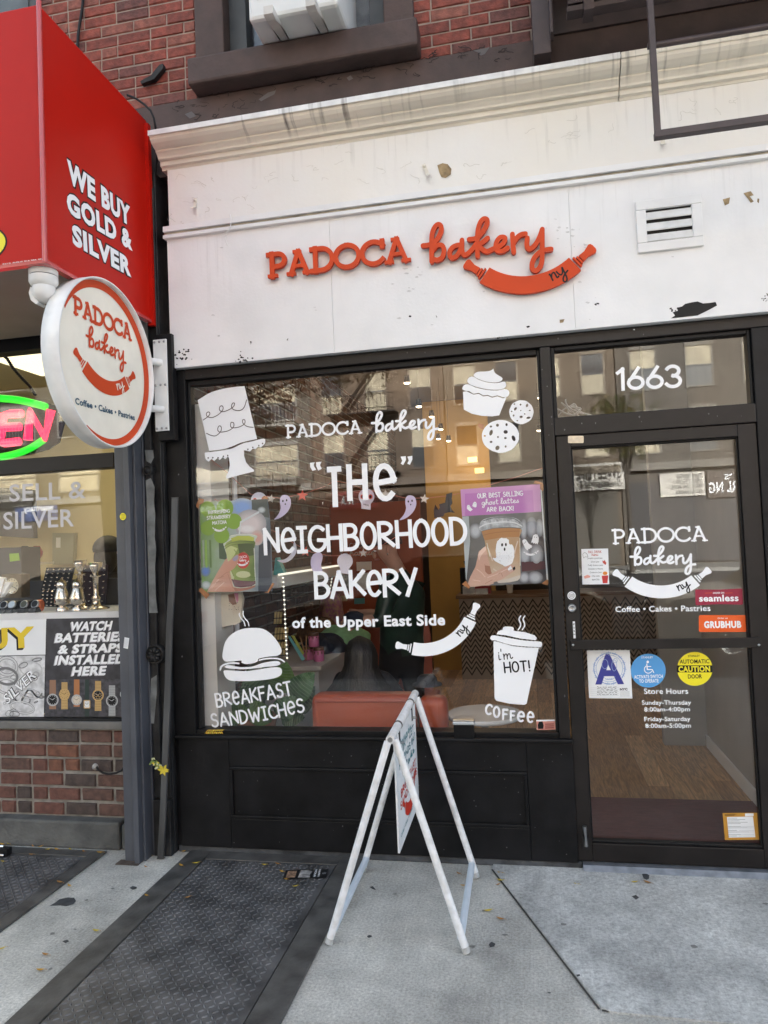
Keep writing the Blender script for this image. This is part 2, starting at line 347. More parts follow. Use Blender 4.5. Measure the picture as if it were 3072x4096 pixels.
_lp = PY(-.134); LOGO = [[_lp.px((1680+x*.4461, 840+y*.4461)) for x, y in smooth(q, 5)] for q in LOGO]; LA_, LB_ = LOGO[0][-1], LOGO[-1][-1]
def bakery(mb, pl, A, B, m, d=.0006, th=0.):
    """the hand written second word of the shop name, from the foot of its b to the end of its y"""
    f, k = sim(pl, A, B, LA_, LB_)
    for q in LOGO: mb.ribbon(pl, [f(p) for p in q], .0235*k, m, d, th)
def rolling_pin(mb, pl, A, B, m, mny, d=.0006, th=0., ny=True):
    """smile of a curved rolling pin; A,B the middles of its two barrel ends"""
    TH = R_(38); f, k = sim(pl, A, B, (-math.sin(TH), -math.cos(TH)), (math.sin(TH), -math.cos(TH))); t = .122
    def ring(r, a): return (r*math.sin(a), -r*math.cos(a))
    n = 20; q = [ring(1+t, -TH+2*TH*i/n) for i in range(n+1)]+[ring(1-t, TH-2*TH*i/n) for i in range(n+1)]
    mb.poly(pl, [f(p) for p in q], m, d, th)
    for sg in (-1, 1):
        e = V(ring(1, sg*TH)); tn = V((math.cos(TH), sg*math.sin(TH)))*1.0
        tn = V((sg*math.cos(TH), math.sin(TH))); nm = V((-tn.y, tn.x))
        def strip(u, hw0, v, hw1, pts=None):
            return [f(e+tn*u+nm*hw0), f(e+tn*v+nm*hw1), f(e+tn*v-nm*hw1), f(e+tn*u-nm*hw0)]
        mb.poly(pl, strip(.03, .085, .055, .085), m, d, th); mb.poly(pl, strip(.07, .06, .095, .06), m, d, th)
        h = [(.11, .05), (.2, .045), (.3, .075), (.325, .06), (.335, .03)]
        mb.poly(pl, [f(e+tn*u+nm*v) for u, v in h]+[f(e+tn*u-nm*v) for u, v in h[::-1]], m, d, th)
    if ny:
        a0 = TH*.62; e = V(ring(1, a0)); tn = V((math.cos(a0), math.sin(a0))); nm = V((-tn.y, tn.x)); x = -.06
        for c in 'ny':
            for st in SCRIPT[c][1]:
                mb.ribbon(pl, [f(e+tn*(x+(p[0]-.3)*.2)+nm*(p[1]-.12)*.19) for p in st], .022*k, mny, d+.0008)
            x += .11
# ------------------------------------------------------------------ palette
white = mat('white_paint', (.78,.78,.78), .5, var=.05, vscale=3, bump=.12, bscale=40)
panelw = mat('panel_paint', (.74,.745,.75), .45, col2=(.82,.82,.825), vscale=3.2, bump=.10, bscale=60, detail=9)
cream = mat('old_cream_paint', (.73,.69,.60), .5, var=.07, vscale=2.5, bump=.2, bscale=22)
black = mat('black_paint', (.007,.007,.008), .46, spec=.22, var=.4, vscale=8, bump=.08, bscale=70)
brownblk = mat('bronze_frame', (.014,.0115,.011), .42, spec=.28, var=.25, vscale=6, bump=.04, bscale=80)
iron = mat('old_black_iron', (.020,.020,.021), .55, spec=.3, var=.55, vscale=7, bump=.5, bscale=26)
greymetal = mat('grey_painted_steel', (.075,.08,.095), .42, var=.12, vscale=5, bump=.05, bscale=50)
brown = mat('brownstone_paint', (.070,.046,.041), .7, var=.22, vscale=6, bump=.45, bscale=24)
brown2 = mat('brown_iron_paint', (.06,.042,.042), .5, var=.2, vscale=9, bump=.15, bscale=50)
vinyl = mat('white_vinyl', (.88,.89,.91), .45)
orange = mat('sign_orange', (.60,.062,.012), .5, spec=.25, var=.05, vscale=4)
navy = mat('navy_ink', (.03,.09,.15), .5)
red = mat('red_acrylic', (.47,.010,.004), .38, var=.04, vscale=2, spec=.2)
ink = mat('black_ink', (.010,.010,.011), .5, spec=.25)
steel = mat('dull_steel', (.42,.42,.42), .32, metal=1, var=.15, vscale=20)
chrome = mat('chrome', (.75,.74,.72), .12, metal=1)
mortar = mat('pale_mortar', (.30,.245,.205), .9, var=.15, vscale=14, bump=.3, bscale=90)
mortarg = mat('grey_mortar', (.25,.235,.21), .9, var=.25, vscale=14, bump=.4, bscale=90)
pane = glass('window_glass')
plaster = mat('interior_plaster', (.62,.60,.56), .7, var=.04, vscale=2)
dark = mat('dark_void', (.02,.018,.016), .9)
peel = mat('bare_wood_patch', (.33,.24,.13), .85, var=.3, vscale=30)
tape = mat('brown_tape', (.42,.17,.06), .6, var=.15, vscale=25, bump=.2, bscale=40)

# streaky grime on the cornice: rain stains that hang down from its top edge
def streaks(m, amount, z0=3.3, z1=3.31):
    t, n, l, b = nodes_of(m); src = b.inputs['Base Color'].links[0].from_socket
    co = n.new('ShaderNodeTexCoord'); mp = n.new('ShaderNodeMapping'); mp.inputs['Scale'].default_value = (38, 2, 2.2)
    no = n.new('ShaderNodeTexNoise'); no.inputs['Scale'].default_value = 1; no.inputs['Detail'].default_value = 3
    n3 = n.new('ShaderNodeTexNoise'); n3.inputs['Scale'].default_value = 1.6; n3.inputs['Detail'].default_value = 2
    r1 = n.new('ShaderNodeMapRange'); r1.inputs['From Min'].default_value = .56; r1.inputs['From Max'].default_value = .78
    r3 = n.new('ShaderNodeMapRange'); r3.inputs['From Min'].default_value = .45; r3.inputs['From Max'].default_value = .65
    sx_ = n.new('ShaderNodeSeparateXYZ'); rz_ = n.new('ShaderNodeMapRange'); rz_.inputs['From Min'].default_value = z0; rz_.inputs['From Max'].default_value = z1; l.new(co.outputs['Object'], sx_.inputs[0]); l.new(sx_.outputs[2], rz_.inputs[0]); mz_ = n.new('ShaderNodeMath'); mz_.operation = 'MULTIPLY'; l.new(rz_.outputs[0], mz_.inputs[0]); mz_.inputs[1].default_value = amount
    mu = n.new('ShaderNodeMath'); mu.operation = 'MULTIPLY'; m2 = n.new('ShaderNodeMath'); m2.operation = 'MULTIPLY'; l.new(mz_.outputs[0], m2.inputs[1])
    mx = n.new('ShaderNodeMixRGB'); mx.inputs[2].default_value = (.09,.08,.065,1)
    l.new(co.outputs['Object'], mp.inputs[0]); l.new(mp.outputs[0], no.inputs[0]); l.new(co.outputs['Object'], n3.inputs[0])
    l.new(no.outputs[0], r1.inputs[0]); l.new(n3.outputs[0], r3.inputs[0]); l.new(r1.outputs[0], mu.inputs[0]); l.new(r3.outputs[0], mu.inputs[1])
    l.new(mu.outputs[0], m2.inputs[0]); l.new(m2.outputs[0], mx.inputs[0]); l.new(src, mx.inputs[1]); l.new(mx.outputs[0], b.inputs['Base Color'])
streaks(cream, .95, 3.715, 3.775)
edgew = mat('cornice_edge_paint', (.74,.74,.73), .5, var=.1, vscale=12, bump=.4, bscale=30); streaks(edgew, .7)

def blob(cx, cy, rx, ry, n=18, j=.35):
    return [(cx+rx*math.cos(2*math.pi*i/n)*(1+random.uniform(-j, j)), cy+ry*math.sin(2*math.pi*i/n)*(1+random.uniform(-j, j))) for i in range(n)]
def pxs(pl, q): return [pl.px(p) for p in q]
def bricks(mb, x0, x1, z0, z1, y, L, H, mats, mort=.01, depth=.012, hole=None, jit=.0):
    """running-bond brick faces standing proud of their mortar"""
    row = 0; z = z0
    while z < z1-.005:
        x = x0-(L/2 if row % 2 else 0)-random.uniform(0, .01)
        while x < x1:
            l = L if random.random() < .8 else L*.5
            a, b = max(x, x0), min(x+l-mort, x1); t = min(z+H-mort, z1)
            if b-a > .02 and not (hole and hole[0] < (a+b)/2 < hole[1] and (z+t)/2 > hole[2]):
                dz = random.uniform(-jit, jit); dy = random.uniform(-.002, .002); e = .004
                m = random.choice(mats); yf = y-depth+dy
                k = lambda: random.uniform(.4, 2.1)*e
                v = [(a,y,z+dz),(b,y,z+dz),(b,y,t+dz),(a,y,t+dz),(a+k(),yf,z+k()+dz),(b-k(),yf,z+k()+dz),(b-k(),yf,t-k()+dz),(a+k(),yf,t-k()+dz)]
                mb.add(v, [(4,5,6,7),(0,1,5,4),(1,2,6,5),(2,3,7,6),(3,0,4,7)], m)
            x += l
        z += H; row += 1

# ------------------------------------------------------------------ the building above the shop
bld = thing('brick_building', 'tall red brick building above the white cornice with brown sill band', 'building', (0, 0, 4))
redb = [mat('red_brick_'+n, c, .8, var=.3, vscale=22, bump=.6, bscale=70) for n, c in (('plain',(.215,.055,.038)),('deep',(.175,.047,.034)),('worn',(.225,.080,.058)),('sooty',(.130,.050,.042)))]
WX0, WX1 = W(*C_TM(118,200)[0], 0).x+.004, W(*C_TM(1438,60)[0], 0).x-.004
mb_ = MB(); mb_.box((-8, 0, 4.12), (WX0, .3, 6), mortar); mb_.box((WX1, 0, 4.12), (6, .3, 6), mortar)
bricks(mb_, -3.3, WX0, 4.125, 5.4, 0, .205, .066, redb*3+[redb[0]]*2, mort=.0075, depth=.006, jit=.001)
bricks(mb_, WX1, 2.4, 4.125, 5.4, 0, .205, .066, redb*3+[redb[0]]*2, mort=.0075, depth=.006, jit=.001)
mb_.box((-9, .3, 6), (8, .6, 17), redb[0]); mb_.box((-9, .6, 3.4), (-8.7, 14, 17), redb[0]); mb_.box((7.7, .6, 3.4), (8, 14, 17), redb[0])
mb_.box((-8.7, .6, 16.8), (7.7, 14, 17), redb[0]); mb_.box((-9, 14, 0), (8, 14.3, 17), redb[0]); mb_.box((-8, .0, 6), (6, .3, 6.5), redb[0])
mb_.build('brick_wall', bld)
mb_ = MB(); mb_.box((-8, -.02, 3.70), (6, .28, 4.118), brown); mb_.box((W(2180,100,-.03).x, -.035, 4.1185), (6, -.0205, 4.9), brown2); mb_.box((W(2180,100,-.03).x, -.06, 4.30), (6, -.0355, 4.36), brown2)
for q in [C_TM(505,600, 560,560, 610,545, 600,570, 560,590, 520,612), C_TM(1035,470,1060,455,1075,475,1050,488), C_TR(232,245,300,232,315,225,290,262,270,270,258,255), C_TM(60,690,100,672,130,700,90,716)]:
    mb_.poly(PY(-.02), pxs(PY(-.02), q), mat('bare_grey_patch', (.13,.12,.12), .9), .0015)
pb2 = PY(-.02); random.seed(12); crk = mat('band_crack', (.022,.016,.014), .9)
for (x, y) in [(760,420),(900,400),(1000,380),(1250,330),(1350,310),(1500,300),(1600,270),(1720,230),(1850,210),(1980,200),(820,440)]:
    for k in range(6):
        a = random.uniform(0, 6.28); u, v = x+random.gauss(0,60), y+random.gauss(0,16); q = [(u, v)]
        for i in range(random.randint(3, 9)): a += random.gauss(0, .9); u += math.cos(a)*9; v += math.sin(a)*4; q.append((u, v))
        mb_.ribbon(pb2, pxs(pb2, q), random.uniform(.0015,.005), crk, .0009)
mb_.build('stone_band', bld)
# window with its brown stone surround
wz0 = W(*C_TM(600,290)[0], -.02).z
zs = 4.24
sx0, sx1 = W(*C_TM(75,420)[0], -.12).x, W(*C_TM(1462,180)[0], -.12).x
sb = W(*C_TM(90,515)[0], -.12).z; st = W(*C_TM(70,355)[0], -.12).z
jl0, jl1 = W(*C_TM(118,200)[0], -.03).x, W(*C_TM(292,200)[0], -.03).x
jr0, jr1 = W(*C_TM(1255,60)[0], -.03).x, W(*C_TM(1438,60)[0], -.03).x
fm = MB(); slate = mat('slate_grey_frame', (.055,.06,.065), .5, var=.2, vscale=6)
f1 = W(*C_TM(445,200)[0], .1).x; f2 = W(*C_TM(1180,60)[0], .1).x
fm.box((jl1+.001, .06, st), (f1, .16, 5.6), slate); fm.box((f2, .06, st), (jr0-.001, .16, 5.6), slate); fm.box((f1, .08, st), (f2, .16, st+.07), slate)
win = fm.build('window', bld)
for ja, jb in ((jl0, jl1), (jr0, jr1)): wn = MB(); wn.box((ja, -.03, st+.002), (jb, .3, 5.6), brown); wn.build('jamb', win, bevel=.008)

sm_ = MB(); sm_.box((sx0, -.13, sb), (sx1, .3, st), brown); sm_.build('sill', win, bevel=.015)
pm = MB(); pm.box((f1, .12, st+.07), (f2, .126, 5.6), pane); pm.build('pane', win)
pk = MB(); pk.box((f1-.1, .3, st-.1), (f2+.3, .32, 5.6), mat('window_blind', (.25,.27,.3), .8, var=.5, vscale=7)); pk.build('curtain', win)
uw = MB(); u1 = W(168, 60, 0).x; uw.box((-3.6, -.02, 4.22), (u1, .0, 6), slate); w2_ = uw.build('window', bld); uw = MB(); uw.box((-3.5, -.028, 4.29), (u1-.07, -.0205, 6), mat('dark_window_glass', (.05,.06,.06), .04, var=.9, vscale=3)); uw.build('pane', w2_)
# steel anchor plate left of the window
an = MB(); q = pxs(PY(-.012), C_TL(948,560, 1020,520, 1075,450, 1098,445, 1098,475, 1040,545, 955,578)); an.poly(PY(-.012), q, iron, .03, .03)
tag(an.build('anchor_plate'), 'bent rusty iron anchor strap on the brick wall beside the red box sign', 'anchor')

# ------------------------------------------------------------------ bakery shopfront
shop = thing('bakery_shopfront', 'white and black bakery shopfront with a big window and glass door', 'shopfront', (-.4, 0, 0))
FX0, FX1 = W(684, 1472, -.10).x, 2.4
# cornice with moulded profile
def extr(mb, prof, x0, x1, m): mb.prism(prof, 'x', x0, x1, m)
cx0 = W(594, 518, -.25).x
co_ = MB()
ctop = W(594, 518, -.25).z; zbot = W(642, 678, -.13).z; kz = (ctop-zbot)/.235
prof = [(.0,ctop-.005),(-.36,ctop-.012),(-.36,ctop-.052),(-.345,ctop-.054),(-.338,ctop-.075),(-.315,ctop-.095),(-.275,ctop-.112),(-.245,ctop-.118),(-.243,ctop-.130),(-.225,ctop-.140),(-.205,ctop-.158),(-.200,ctop-.172),(-.165,ctop-.176),(-.163,ctop-.212),(-.135,ctop-.218),(-.128,ctop-.235),(0,ctop-.235)]
prof = [(y if y > -.01 else -.112+(y+.128)*.60, ctop-(ctop-z)*kz) for y, z in prof]
xj = W(2485, 330, -.22).x
extr(co_, prof[::-1], cx0, xj-.002, cream); extr(co_, [(y*1.01-.001, z-.002) for y, z in prof[::-1]], xj+.002, 3.2, cream)
ye = prof[1][0]; extr(co_, [(ye-.0005,prof[1][1]),(ye-.0035,prof[1][1]),(ye-.0035,prof[2][1]-.001),(ye-.0005,prof[2][1]-.001)], cx0-.003, xj-.002, edgew)
cor = co_.build('cornice', shop)
# frieze with peeling patches
fz = MB(); FZ0, FZ1 = 3.36, zbot-.0002
frz = mat('frieze_paint', (.78,.75,.69), .5, col2=(.80,.79,.77), vscale=1.2, bump=.3, bscale=14)
fz.box((FX0+.02, -.11, FZ0), (3.2, .0, FZ1), frz)
pf = PY(-.11)
fz.poly(pf, pxs(pf, C_TR(60,800, 85,790, 110,795, 128,818, 125,845, 100,862, 80,858, 70,838)), peel, .002)
flk = mat('lifted_paint_edge', (.60,.58,.53), .7); streaks(frz, .30, 3.40, 3.62)
def flakes(mb, pl, pts, m, wd, rad, n_, seed):
    """wandering cracks and lifted paint edges"""
    random.seed(seed)
    for (x, y) in pts:
        for k in range(n_):
            a = random.uniform(0, 6.28); px_, py2 = x+random.gauss(0, rad), y+random.gauss(0, rad*.4); q = [(px_, py2)]
            for i in range(random.randint(4, 11)): a += random.gauss(0, .8); px_ += math.cos(a)*rad*.12; py2 += math.sin(a)*rad*.07; q.append((px_, py2))
            mb.ribbon(pl, pxs(pl, q), random.uniform(.4, 1.3)*wd, m, .0009)
flakes(fz, pf, [(760,720),(800,830),(960,780),(1250,700),(1400,640),(1560,720),(1840,700),(2000,640),(2200,560),(2330,500),(2700,480),(2900,420),(1100,740),(770,860)], flk, .0022, 60, 4, 31)
fr = fz.build('frieze', shop)
hk = MB()
for q in (C_TL(1270,1325, 1315,1320), C_TM(1488,995, 1525,990)): pass
def hook(px0, px1, label):
    a = W(*px0, -.11); b_ = W(*px1, -.11); t = MB(); wd = .018; L = (b_-a).length; ex = V((1, 0, 0)); dn = (b_-a).normalized(); sd = dn.cross(V((0, -1, 0))).normalized()
    pts = []; 
    for i in range(13):
        u = i/12
        pts.append((u*L if u < .75 else (.75+.25*math.sin((u-.75)/.25*math.pi/2))*L, .004 if u < .6 else .004+.02*(1-math.cos((u-.6)/.4*math.pi))))
    vs = []
    for s_, o_ in pts: vs += [a+dn*s_-sd*wd/2+V((0,-o_,0)), a+dn*s_+sd*wd/2+V((0,-o_,0)), a+dn*s_+sd*wd/2+V((0,-o_-.004,0)), a+dn*s_-sd*wd/2+V((0,-o_-.004,0))]
    fs = [(4*i+j, 4*i+(j+1) % 4, 4*i+4+(j+1) % 4, 4*i+4+j) for i in range(12) for j in range(4)]+[(0,1,2,3),(48,51,50,49)]
    t.add(vs, fs, cream); t.lathe([(.008,0),(.008,.006),(.003,.009)], a+dn*.012+V((0,-.004,0)), cream, 10, (0,-1,0))
    o = t.build('hook'); tag(o, label, 'hook', 'painted iron hooks on the frieze')
hook(C_TL(1300,1320)[0], C_TL(1296,1405)[0], 'painted metal hook at the left end of the frieze above the seam')
hook(C_TM(1500,995)[0], C_TM(1537,1085)[0], 'painted metal hook beside the bare brown patch on the frieze')
hook(C_TR(1148,660)[0], C_TR(1150,722)[0], 'rust spotted metal hook just under the hanging iron bar')
# trim moulding between frieze and panel
tr_ = MB(); tz = W(650, 925, -.12).z
TZ = 3.355
for k, (y0, za, zb, m) in enumerate([(-.122,TZ-.016,TZ+.014,white),(-.108,TZ-.034,TZ-.0165,mat('grimy_groove', (.40,.36,.28), .8, var=.35, vscale=9)),(-.124,TZ-.052,TZ-.0345,white)]):
    tr_.box((FX0-.012, y0, za), (3.2, -.002, zb), m)
tr_.build('trim_moulding', shop)
# panel in three boards
pa = MB(); PZ0, PZ1 = 2.594, TZ-.0525
s1, s2 = W(1325, 1100, -.1).x, W(2280, 900, -.1).x
for a, c in ((FX0, s1-.0008), (s1+.0008, s2-.0006), (s2+.0006, 3.2)): pa.box((a, -.10, PZ0), (c, -.0801, PZ1), panelw)
pa.box((FX0+.001, -.08, PZ0+.001), (3.2, .0, PZ1), white)
pp = PY(-.10)
for q in [C_TR(1440,965, 1475,955, 1470,985, 1450,995), C_TR(1540,935, 1575,925, 1590,945, 1570,950, 1590,975, 1575,982, 1562,962), C_TR(1608,960,1617,962,1614,984,1606,976), C_DA(160,52, 195,48, 185,72, 160,76)]: pa.poly(pp, pxs(pp, q), peel, .0012)
tear = [(2683,1274),(2700,1262),(2690,1250),(2712,1243),(2706,1232),(2728,1226),(2740,1216),(2765,1210),(2790,1206),(2812,1214),(2838,1212),(2862,1208),(2868,1222),(2850,1232),(2835,1240),(2815,1250),(2790,1262),(2740,1268)]
pa.poly(pp, pxs(pp, tear), black, .0012)
random.seed(3)
for cx, cy, sx, sy, n in ((962,1430,18,22,9), (735,1425,26,40,22), (985,1442,22,8,6), (3055,1195,14,18,9), (2700,1240,30,16,8), (1150,1356,4,4,2), (1640,1265,5,4,2), (1745,1265,4,4,2), (2115,1308,5,4,2), (2012,1352,26,8,5), (2385,1215,10,5,3), (1000,1368,6,5,2)):
    for i in range(n):
        x, y = random.gauss(cx, sx*.55), random.gauss(cy, sy*.55); r = random.uniform(1.5, 5)
        pa.poly(pp, pxs(pp, blob(x, y, r, r*.8, 9)), random.choice([black, black, iron]), .001+.0001*random.random())
scuff = mat('panel_scuff', (.60,.60,.60), .6, var=.1, vscale=30)
for i in range(46):
    x, y = random.choice([(random.gauss(2300,70), random.gauss(1120,90)), (random.gauss(1650,40), random.gauss(1120,40)), (random.uniform(800,3000), random.uniform(900,1350)), (random.gauss(2260,60), random.gauss(930,30))])
    r = random.uniform(2, 9); pa.poly(pp, pxs(pp, blob(x, y, r, r*.45, 10, .5)), scuff, .0006+.0001*random.random())
streaks(panelw, .22, 2.75, 3.30)
panel = pa.build('sign_panel', shop)
# louvred vent
vt = MB(); pv = PY(-.10)
vo = [W(*p, -.115) for p in C_TR(1018,975, 1335,935, 1350,1185, 1030,1225)]; vx0, vx1 = (vo[0].x+vo[3].x)/2, (vo[1].x+vo[2].x)/2; vz1, vz0 = (vo[0].z+vo[1].z)/2, (vo[2].z+vo[3].z)/2
e = .045
for a, c in (((vx0,vz0),(vx1,vz0+e)), ((vx0,vz1-e),(vx1,vz1)), ((vx0,vz0+e+.0005),(vx0+e,vz1-e-.0005)), ((vx1-e,vz0+e+.0005),(vx1,vz1-e-.0005))): vt.box((a[0], -.118, a[1]), (c[0], -.1002, c[1]), white)
vent = vt.build('vent', shop, bevel=.003)
ls = MB(); n = 3; hz = (vz1-vz0-2*e)/n
for i in range(n):
    z = vz0+e+hz*i+.006; ls.add([(vx0+e,-.116,z),(vx1-e,-.116,z),(vx1-e,-.102,z+hz*.70),(vx0+e,-.102,z+hz*.70),(vx0+e,-.112,z-.004),(vx1-e,-.112,z-.004),(vx1-e,-.101,z+hz*.70),(vx0+e,-.101,z+hz*.70)], [(0,1,2,3),(4,5,1,0)], edgew)
ls.box((vx0+e, -.1008, vz0+e), (vx1-e, -.1003, vz1-e), dark); ls.build('louvre', vent)

# window and door frames
GX0, GX1, GZ0, GZ1 = -1.803, .094, .642, 2.536
TX0, TX1, TZ0, TZ1 = .166, 1.052, 2.181, 2.535
DX0, DX1, DZ0, DZ1 = .220, .983, .133, 2.031
fr_ = MB(); F0 = -.055
fr_.box((-1.925, F0, .03), (GX0, .05, 2.5935), black)                 # left jamb
fr_.box((GX0+.0005, F0, GZ1), (2.4, .05, 2.5935), brownblk)            # head
fr_.box((GX1, F0, .03), (TX0-.02, .05, GZ1-.0005), brownblk)          # mullion
fr_.box((TX0-.0195, F0, 2.0905), (1.066, .05, TZ0), brownblk)         # transom bar
fr_.box((1.0665, F0, .03), (2.4, .05, GZ1-.0005), black)
for a, c in (((GX0,GZ0),(GX0+.016,GZ1-.001)), ((GX1-.014,GZ0),(GX1,GZ1-.001))): fr_.box((a[0], F0+.03, a[1]), (c[0], .03, c[1]), ink)
fr_.box((GX0+.0165, F0+.028, GZ1-.03), (GX1-.0145, .03, GZ1-.0005), ink)
fr_.box((TX0-.0194, F0+.02, TZ0+.0005), (TX0, .03, GZ1-.001), ink); fr_.box((TX1, F0+.02, TZ0+.0005), (1.066, .03, GZ1-.001), ink)
fr_.box((TX0+.0005, F0+.02, TZ1-.02), (TX1-.0005, .03, GZ1-.0006), ink)
fr_.box((GX0, F0+.01, .606), (GX1, .05, GZ0), black)                   # bottom rail
frame = fr_.build('frame', shop, bevel=.004)
scr = MB(); chip = mat('chipped_paint', (.12,.12,.125), .8)
for i in range(30):
    x, z = random.choice([(-1.86+random.gauss(0,.03), random.uniform(.1,2.5)), (.12+random.gauss(0,.015), random.uniform(.1,2.5)), (random.uniform(.1,1.1), 2.13+random.gauss(0,.02)), (random.uniform(-1.8,1.1), 2.57+random.gauss(0,.012))])
    r = random.uniform(.001,.004); scr.poly(PY(F0), blob(x, z, r, r*1.5, 7), chip, .0006)
scr.build('paint_chip', frame, kind='stuff')
# bulkhead under the window
bk = MB(); BX0, BX1, BY = -1.90, .152, -.07
bz0, bz1 = .035, .604
p0, p1 = W(917, 3065, BY), W(2120, 3315, BY)
px0, px1, pz0, pz1 = p0.x, p1.x, p1.z, p0.z
bk.box((BX0, BY, bz0), (px0, 0, bz1), black); bk.box((px1, BY, bz0), (BX1, 0, bz1), black)
bk.box((px0+.0002, BY, bz0), (px1-.0002, 0, pz0), black); bk.box((px0+.0002, BY, pz1), (px1-.0002, 0, bz1), black)
bk.box((px0+.0002, BY+.010, pz0+.0002), (px1-.0002, 0, pz1-.0002), black)
e = .018
for a, c in (((px0,pz0),(px1,pz0+e)), ((px0,pz1-e),(px1,pz1)), ((px0,pz0+e),(px0+e,pz1-e)), ((px1-e,pz0+e),(px1,pz1-e))): bk.box((a[0]+.0005, BY-.004, a[1]+.0005), (c[0]-.0005, BY+.0099, c[1]-.0005), black)
bk.build('bulkhead', shop, bevel=.004)
sp = MB()
for i in range(60):
    x, z = random.uniform(BX0+.05, BX1-.05), random.uniform(.06, .58); r = random.uniform(.0012, .003)
    yy = BY+.010 if px0+.03 < x < px1-.03 and pz0+.03 < z < pz1-.03 else BY
    sp.poly(PY(yy), blob(x, z, r, r, 7), chip, .0006)
sp.build('paint_fleck', shop, kind='stuff')
sl_ = MB(); sl_.box((BX0-.01, BY-.02, .6045), (BX1+.004, -.0452, .622), black); sl_.build('window_ledge', shop, bevel=.005)
kb = MB(); kb.box((BX0-.02, -.06, .0), (.17, 0, .0345), mat('dark_kerb_stone', (.06,.063,.068), .8, var=.5, vscale=9, bump=.6, bscale=40)); kb.build('base_kerb', shop, bevel=.006)
# main window with its pane and vinyl lettering (decals are added later)
wg = MB(); wg.box((GX0, -.006, GZ0), (GX1, .0, GZ1), pane)
window = thing('display_window', '', ''); window.parent = shop
for k in ('label', 'category'): del window[k]
window.location = (.4, 0, 0)
wg.build('pane', window)
trw = MB(); trw.box((TX0, -.006, TZ0), (TX1, .0, TZ1), pane); transom = bpy.data.objects.new('transom_window', None); COL.objects.link(transom); transom.parent = shop; transom.location = (.4, 0, 0); trw.build('pane', transom)
# door leaf
dl = MB(); LX0, LX1, LZ0, LZ1, DF = .152, 1.065, .036, 2.089, -.045
dl.box((LX0, DF, LZ0), (DX0, .0, LZ1), brownblk); dl.box((DX1, DF, LZ0), (LX1, .0, LZ1), brownblk)
dl.box((DX0+.0004, DF, DZ1), (DX1-.0004, .0, LZ1), brownblk); dl.box((DX0+.0004, DF, LZ0), (DX1-.0004, .0, DZ0-.012), brownblk)
for a, c in (((DX0,DZ0-.0115),(DX1,DZ0)), ((DX0,DZ1-.008),(DX1,DZ1-.0002)), ((DX0,DZ0+.0002),(DX0+.008,DZ1-.0085)), ((DX1-.008,DZ0+.0002),(DX1,DZ1-.0085))): dl.box((a[0]+.0004, DF+.012, a[1]), (c[0]-.0004, -.001, c[1]), ink)
door = dl.build('door', shop, bevel=.003)
dg_ = MB(); dg_.box((DX0, -.008, DZ0), (DX1, -.003, DZ1), pane); dg_.build('pane', door)
pb = MB(); bz_a, bz_b = W(2290, 2599, -.06).z, W(2290, 2561, -.06).z
pb.box((W(2283,2580,-.06).x, -.066, bz_a), (W(3044,2580,-.06).x, DF-.0005, bz_b), brownblk)
for p in ((2292,2580), (3036,2580)): pb.lathe([(.006,0),(.006,.002),(.003,.003)], W(*p, -.066), steel, 10, (0,-1,0))
pb.build('push_bar', door, bevel=.003)
lk = MB(); c0 = W(*C_DB(247,688)[0], DF)
lk.lathe([(.021,0),(.021,.006),(.017,.014),(.012,.016),(.012,.013),(.004,.013)], c0, steel, 24, (0,-1,0)); lk.box((c0.x-.0015, DF-.0142, c0.z-.007), (c0.x+.0015, DF-.013, c0.z+.004), ink); lk.build('lock_cylinder', door)
mz = MB(); c1 = W(*C_DC(340,840)[0], DF-.02)
mz.box((c1.x-.016, DF-.012, W(2340,3395,DF).z), (c1.x+.016, DF-.0005, W(2340,3345,DF).z), iron); mz.tube([W(2345,3385,DF-.02), W(2343,3350,DF-.022), W(2338,3305,DF-.03)], [.009,.006,.010], steel); mz.build('foot_bolt', door)
th = MB(); th.prism([(-.10,.0),(-.075,.03),(.10,.034),(.10,0)], 'x', .172, 2.4, mat('threshold_aluminium', (.20,.21,.23), .45, metal=.5, var=.2, vscale=20)); th.build('threshold', shop)
ml = MB()
# ------------------------------------------------------------------ raised shop sign on the panel
sg = thing('shop_sign', 'raised orange bakery lettering with a curved rolling pin on the white panel', 'sign', W(1700, 1100, -.10))
pS = PY(-.10)
m1 = MB(); write(m1, 'PADOCA', SLAB, pS, C_SG(182,338)[0], C_SG(780,268)[0], pS.mm(C_SG(182,338)[0], 108), .024, orange, d=.034, th=.020, rnd='sq', gap=.07)
m1.build('lettering', sg)
m1 = MB(); bakery(m1, PY(-.134), (1680+105*.4461, 840+462*.4461), (1680+1175*.4461, 840+350*.4461), orange, d=0, th=.020); m1.build('script_lettering', sg)
m1 = MB(); rolling_pin(m1, pS, C_SG(1078,319)[0], C_SG(1450,274)[0], orange, ink, d=.030, th=.020); m1.build('rolling_pin', sg)

# ------------------------------------------------------------------ vinyl on the window and door
P0 = PY(-.006)
def deco(name, parent, fn, label=None):
    b = MB(); fn(b); return b.build(name, parent, label)
deco('lettering', window, lambda b: write(b, 'PADOCA', SLAB, P0, C_WA(916,842)[0], C_WA(1560,802)[0], P0.mm((1143,1756), 58), .0118, vinyl, rnd='sq', gap=.07), 'white slab capitals along the top of the window')
deco('script_lettering', window, lambda b: bakery(b, P0, C_WB(207,738)[0], C_WB(688,713)[0], vinyl))
def the(b):
    write(b, 'T', HAND, P0, (1313,2030), (1371,2027), P0.mm((1330,2030), 163), .030, vinyl, rnd='sq')
    write(b, 'H', HAND, P0, (1389,2004), (1474,2000), P0.mm((1400,2004), 147), .030, vinyl, rnd='sq')
    write(b, 'e', HAND, P0, (1496,2014), (1594,2004), P0.mm((1500,2014), 160), .030, vinyl, rnd='sq')
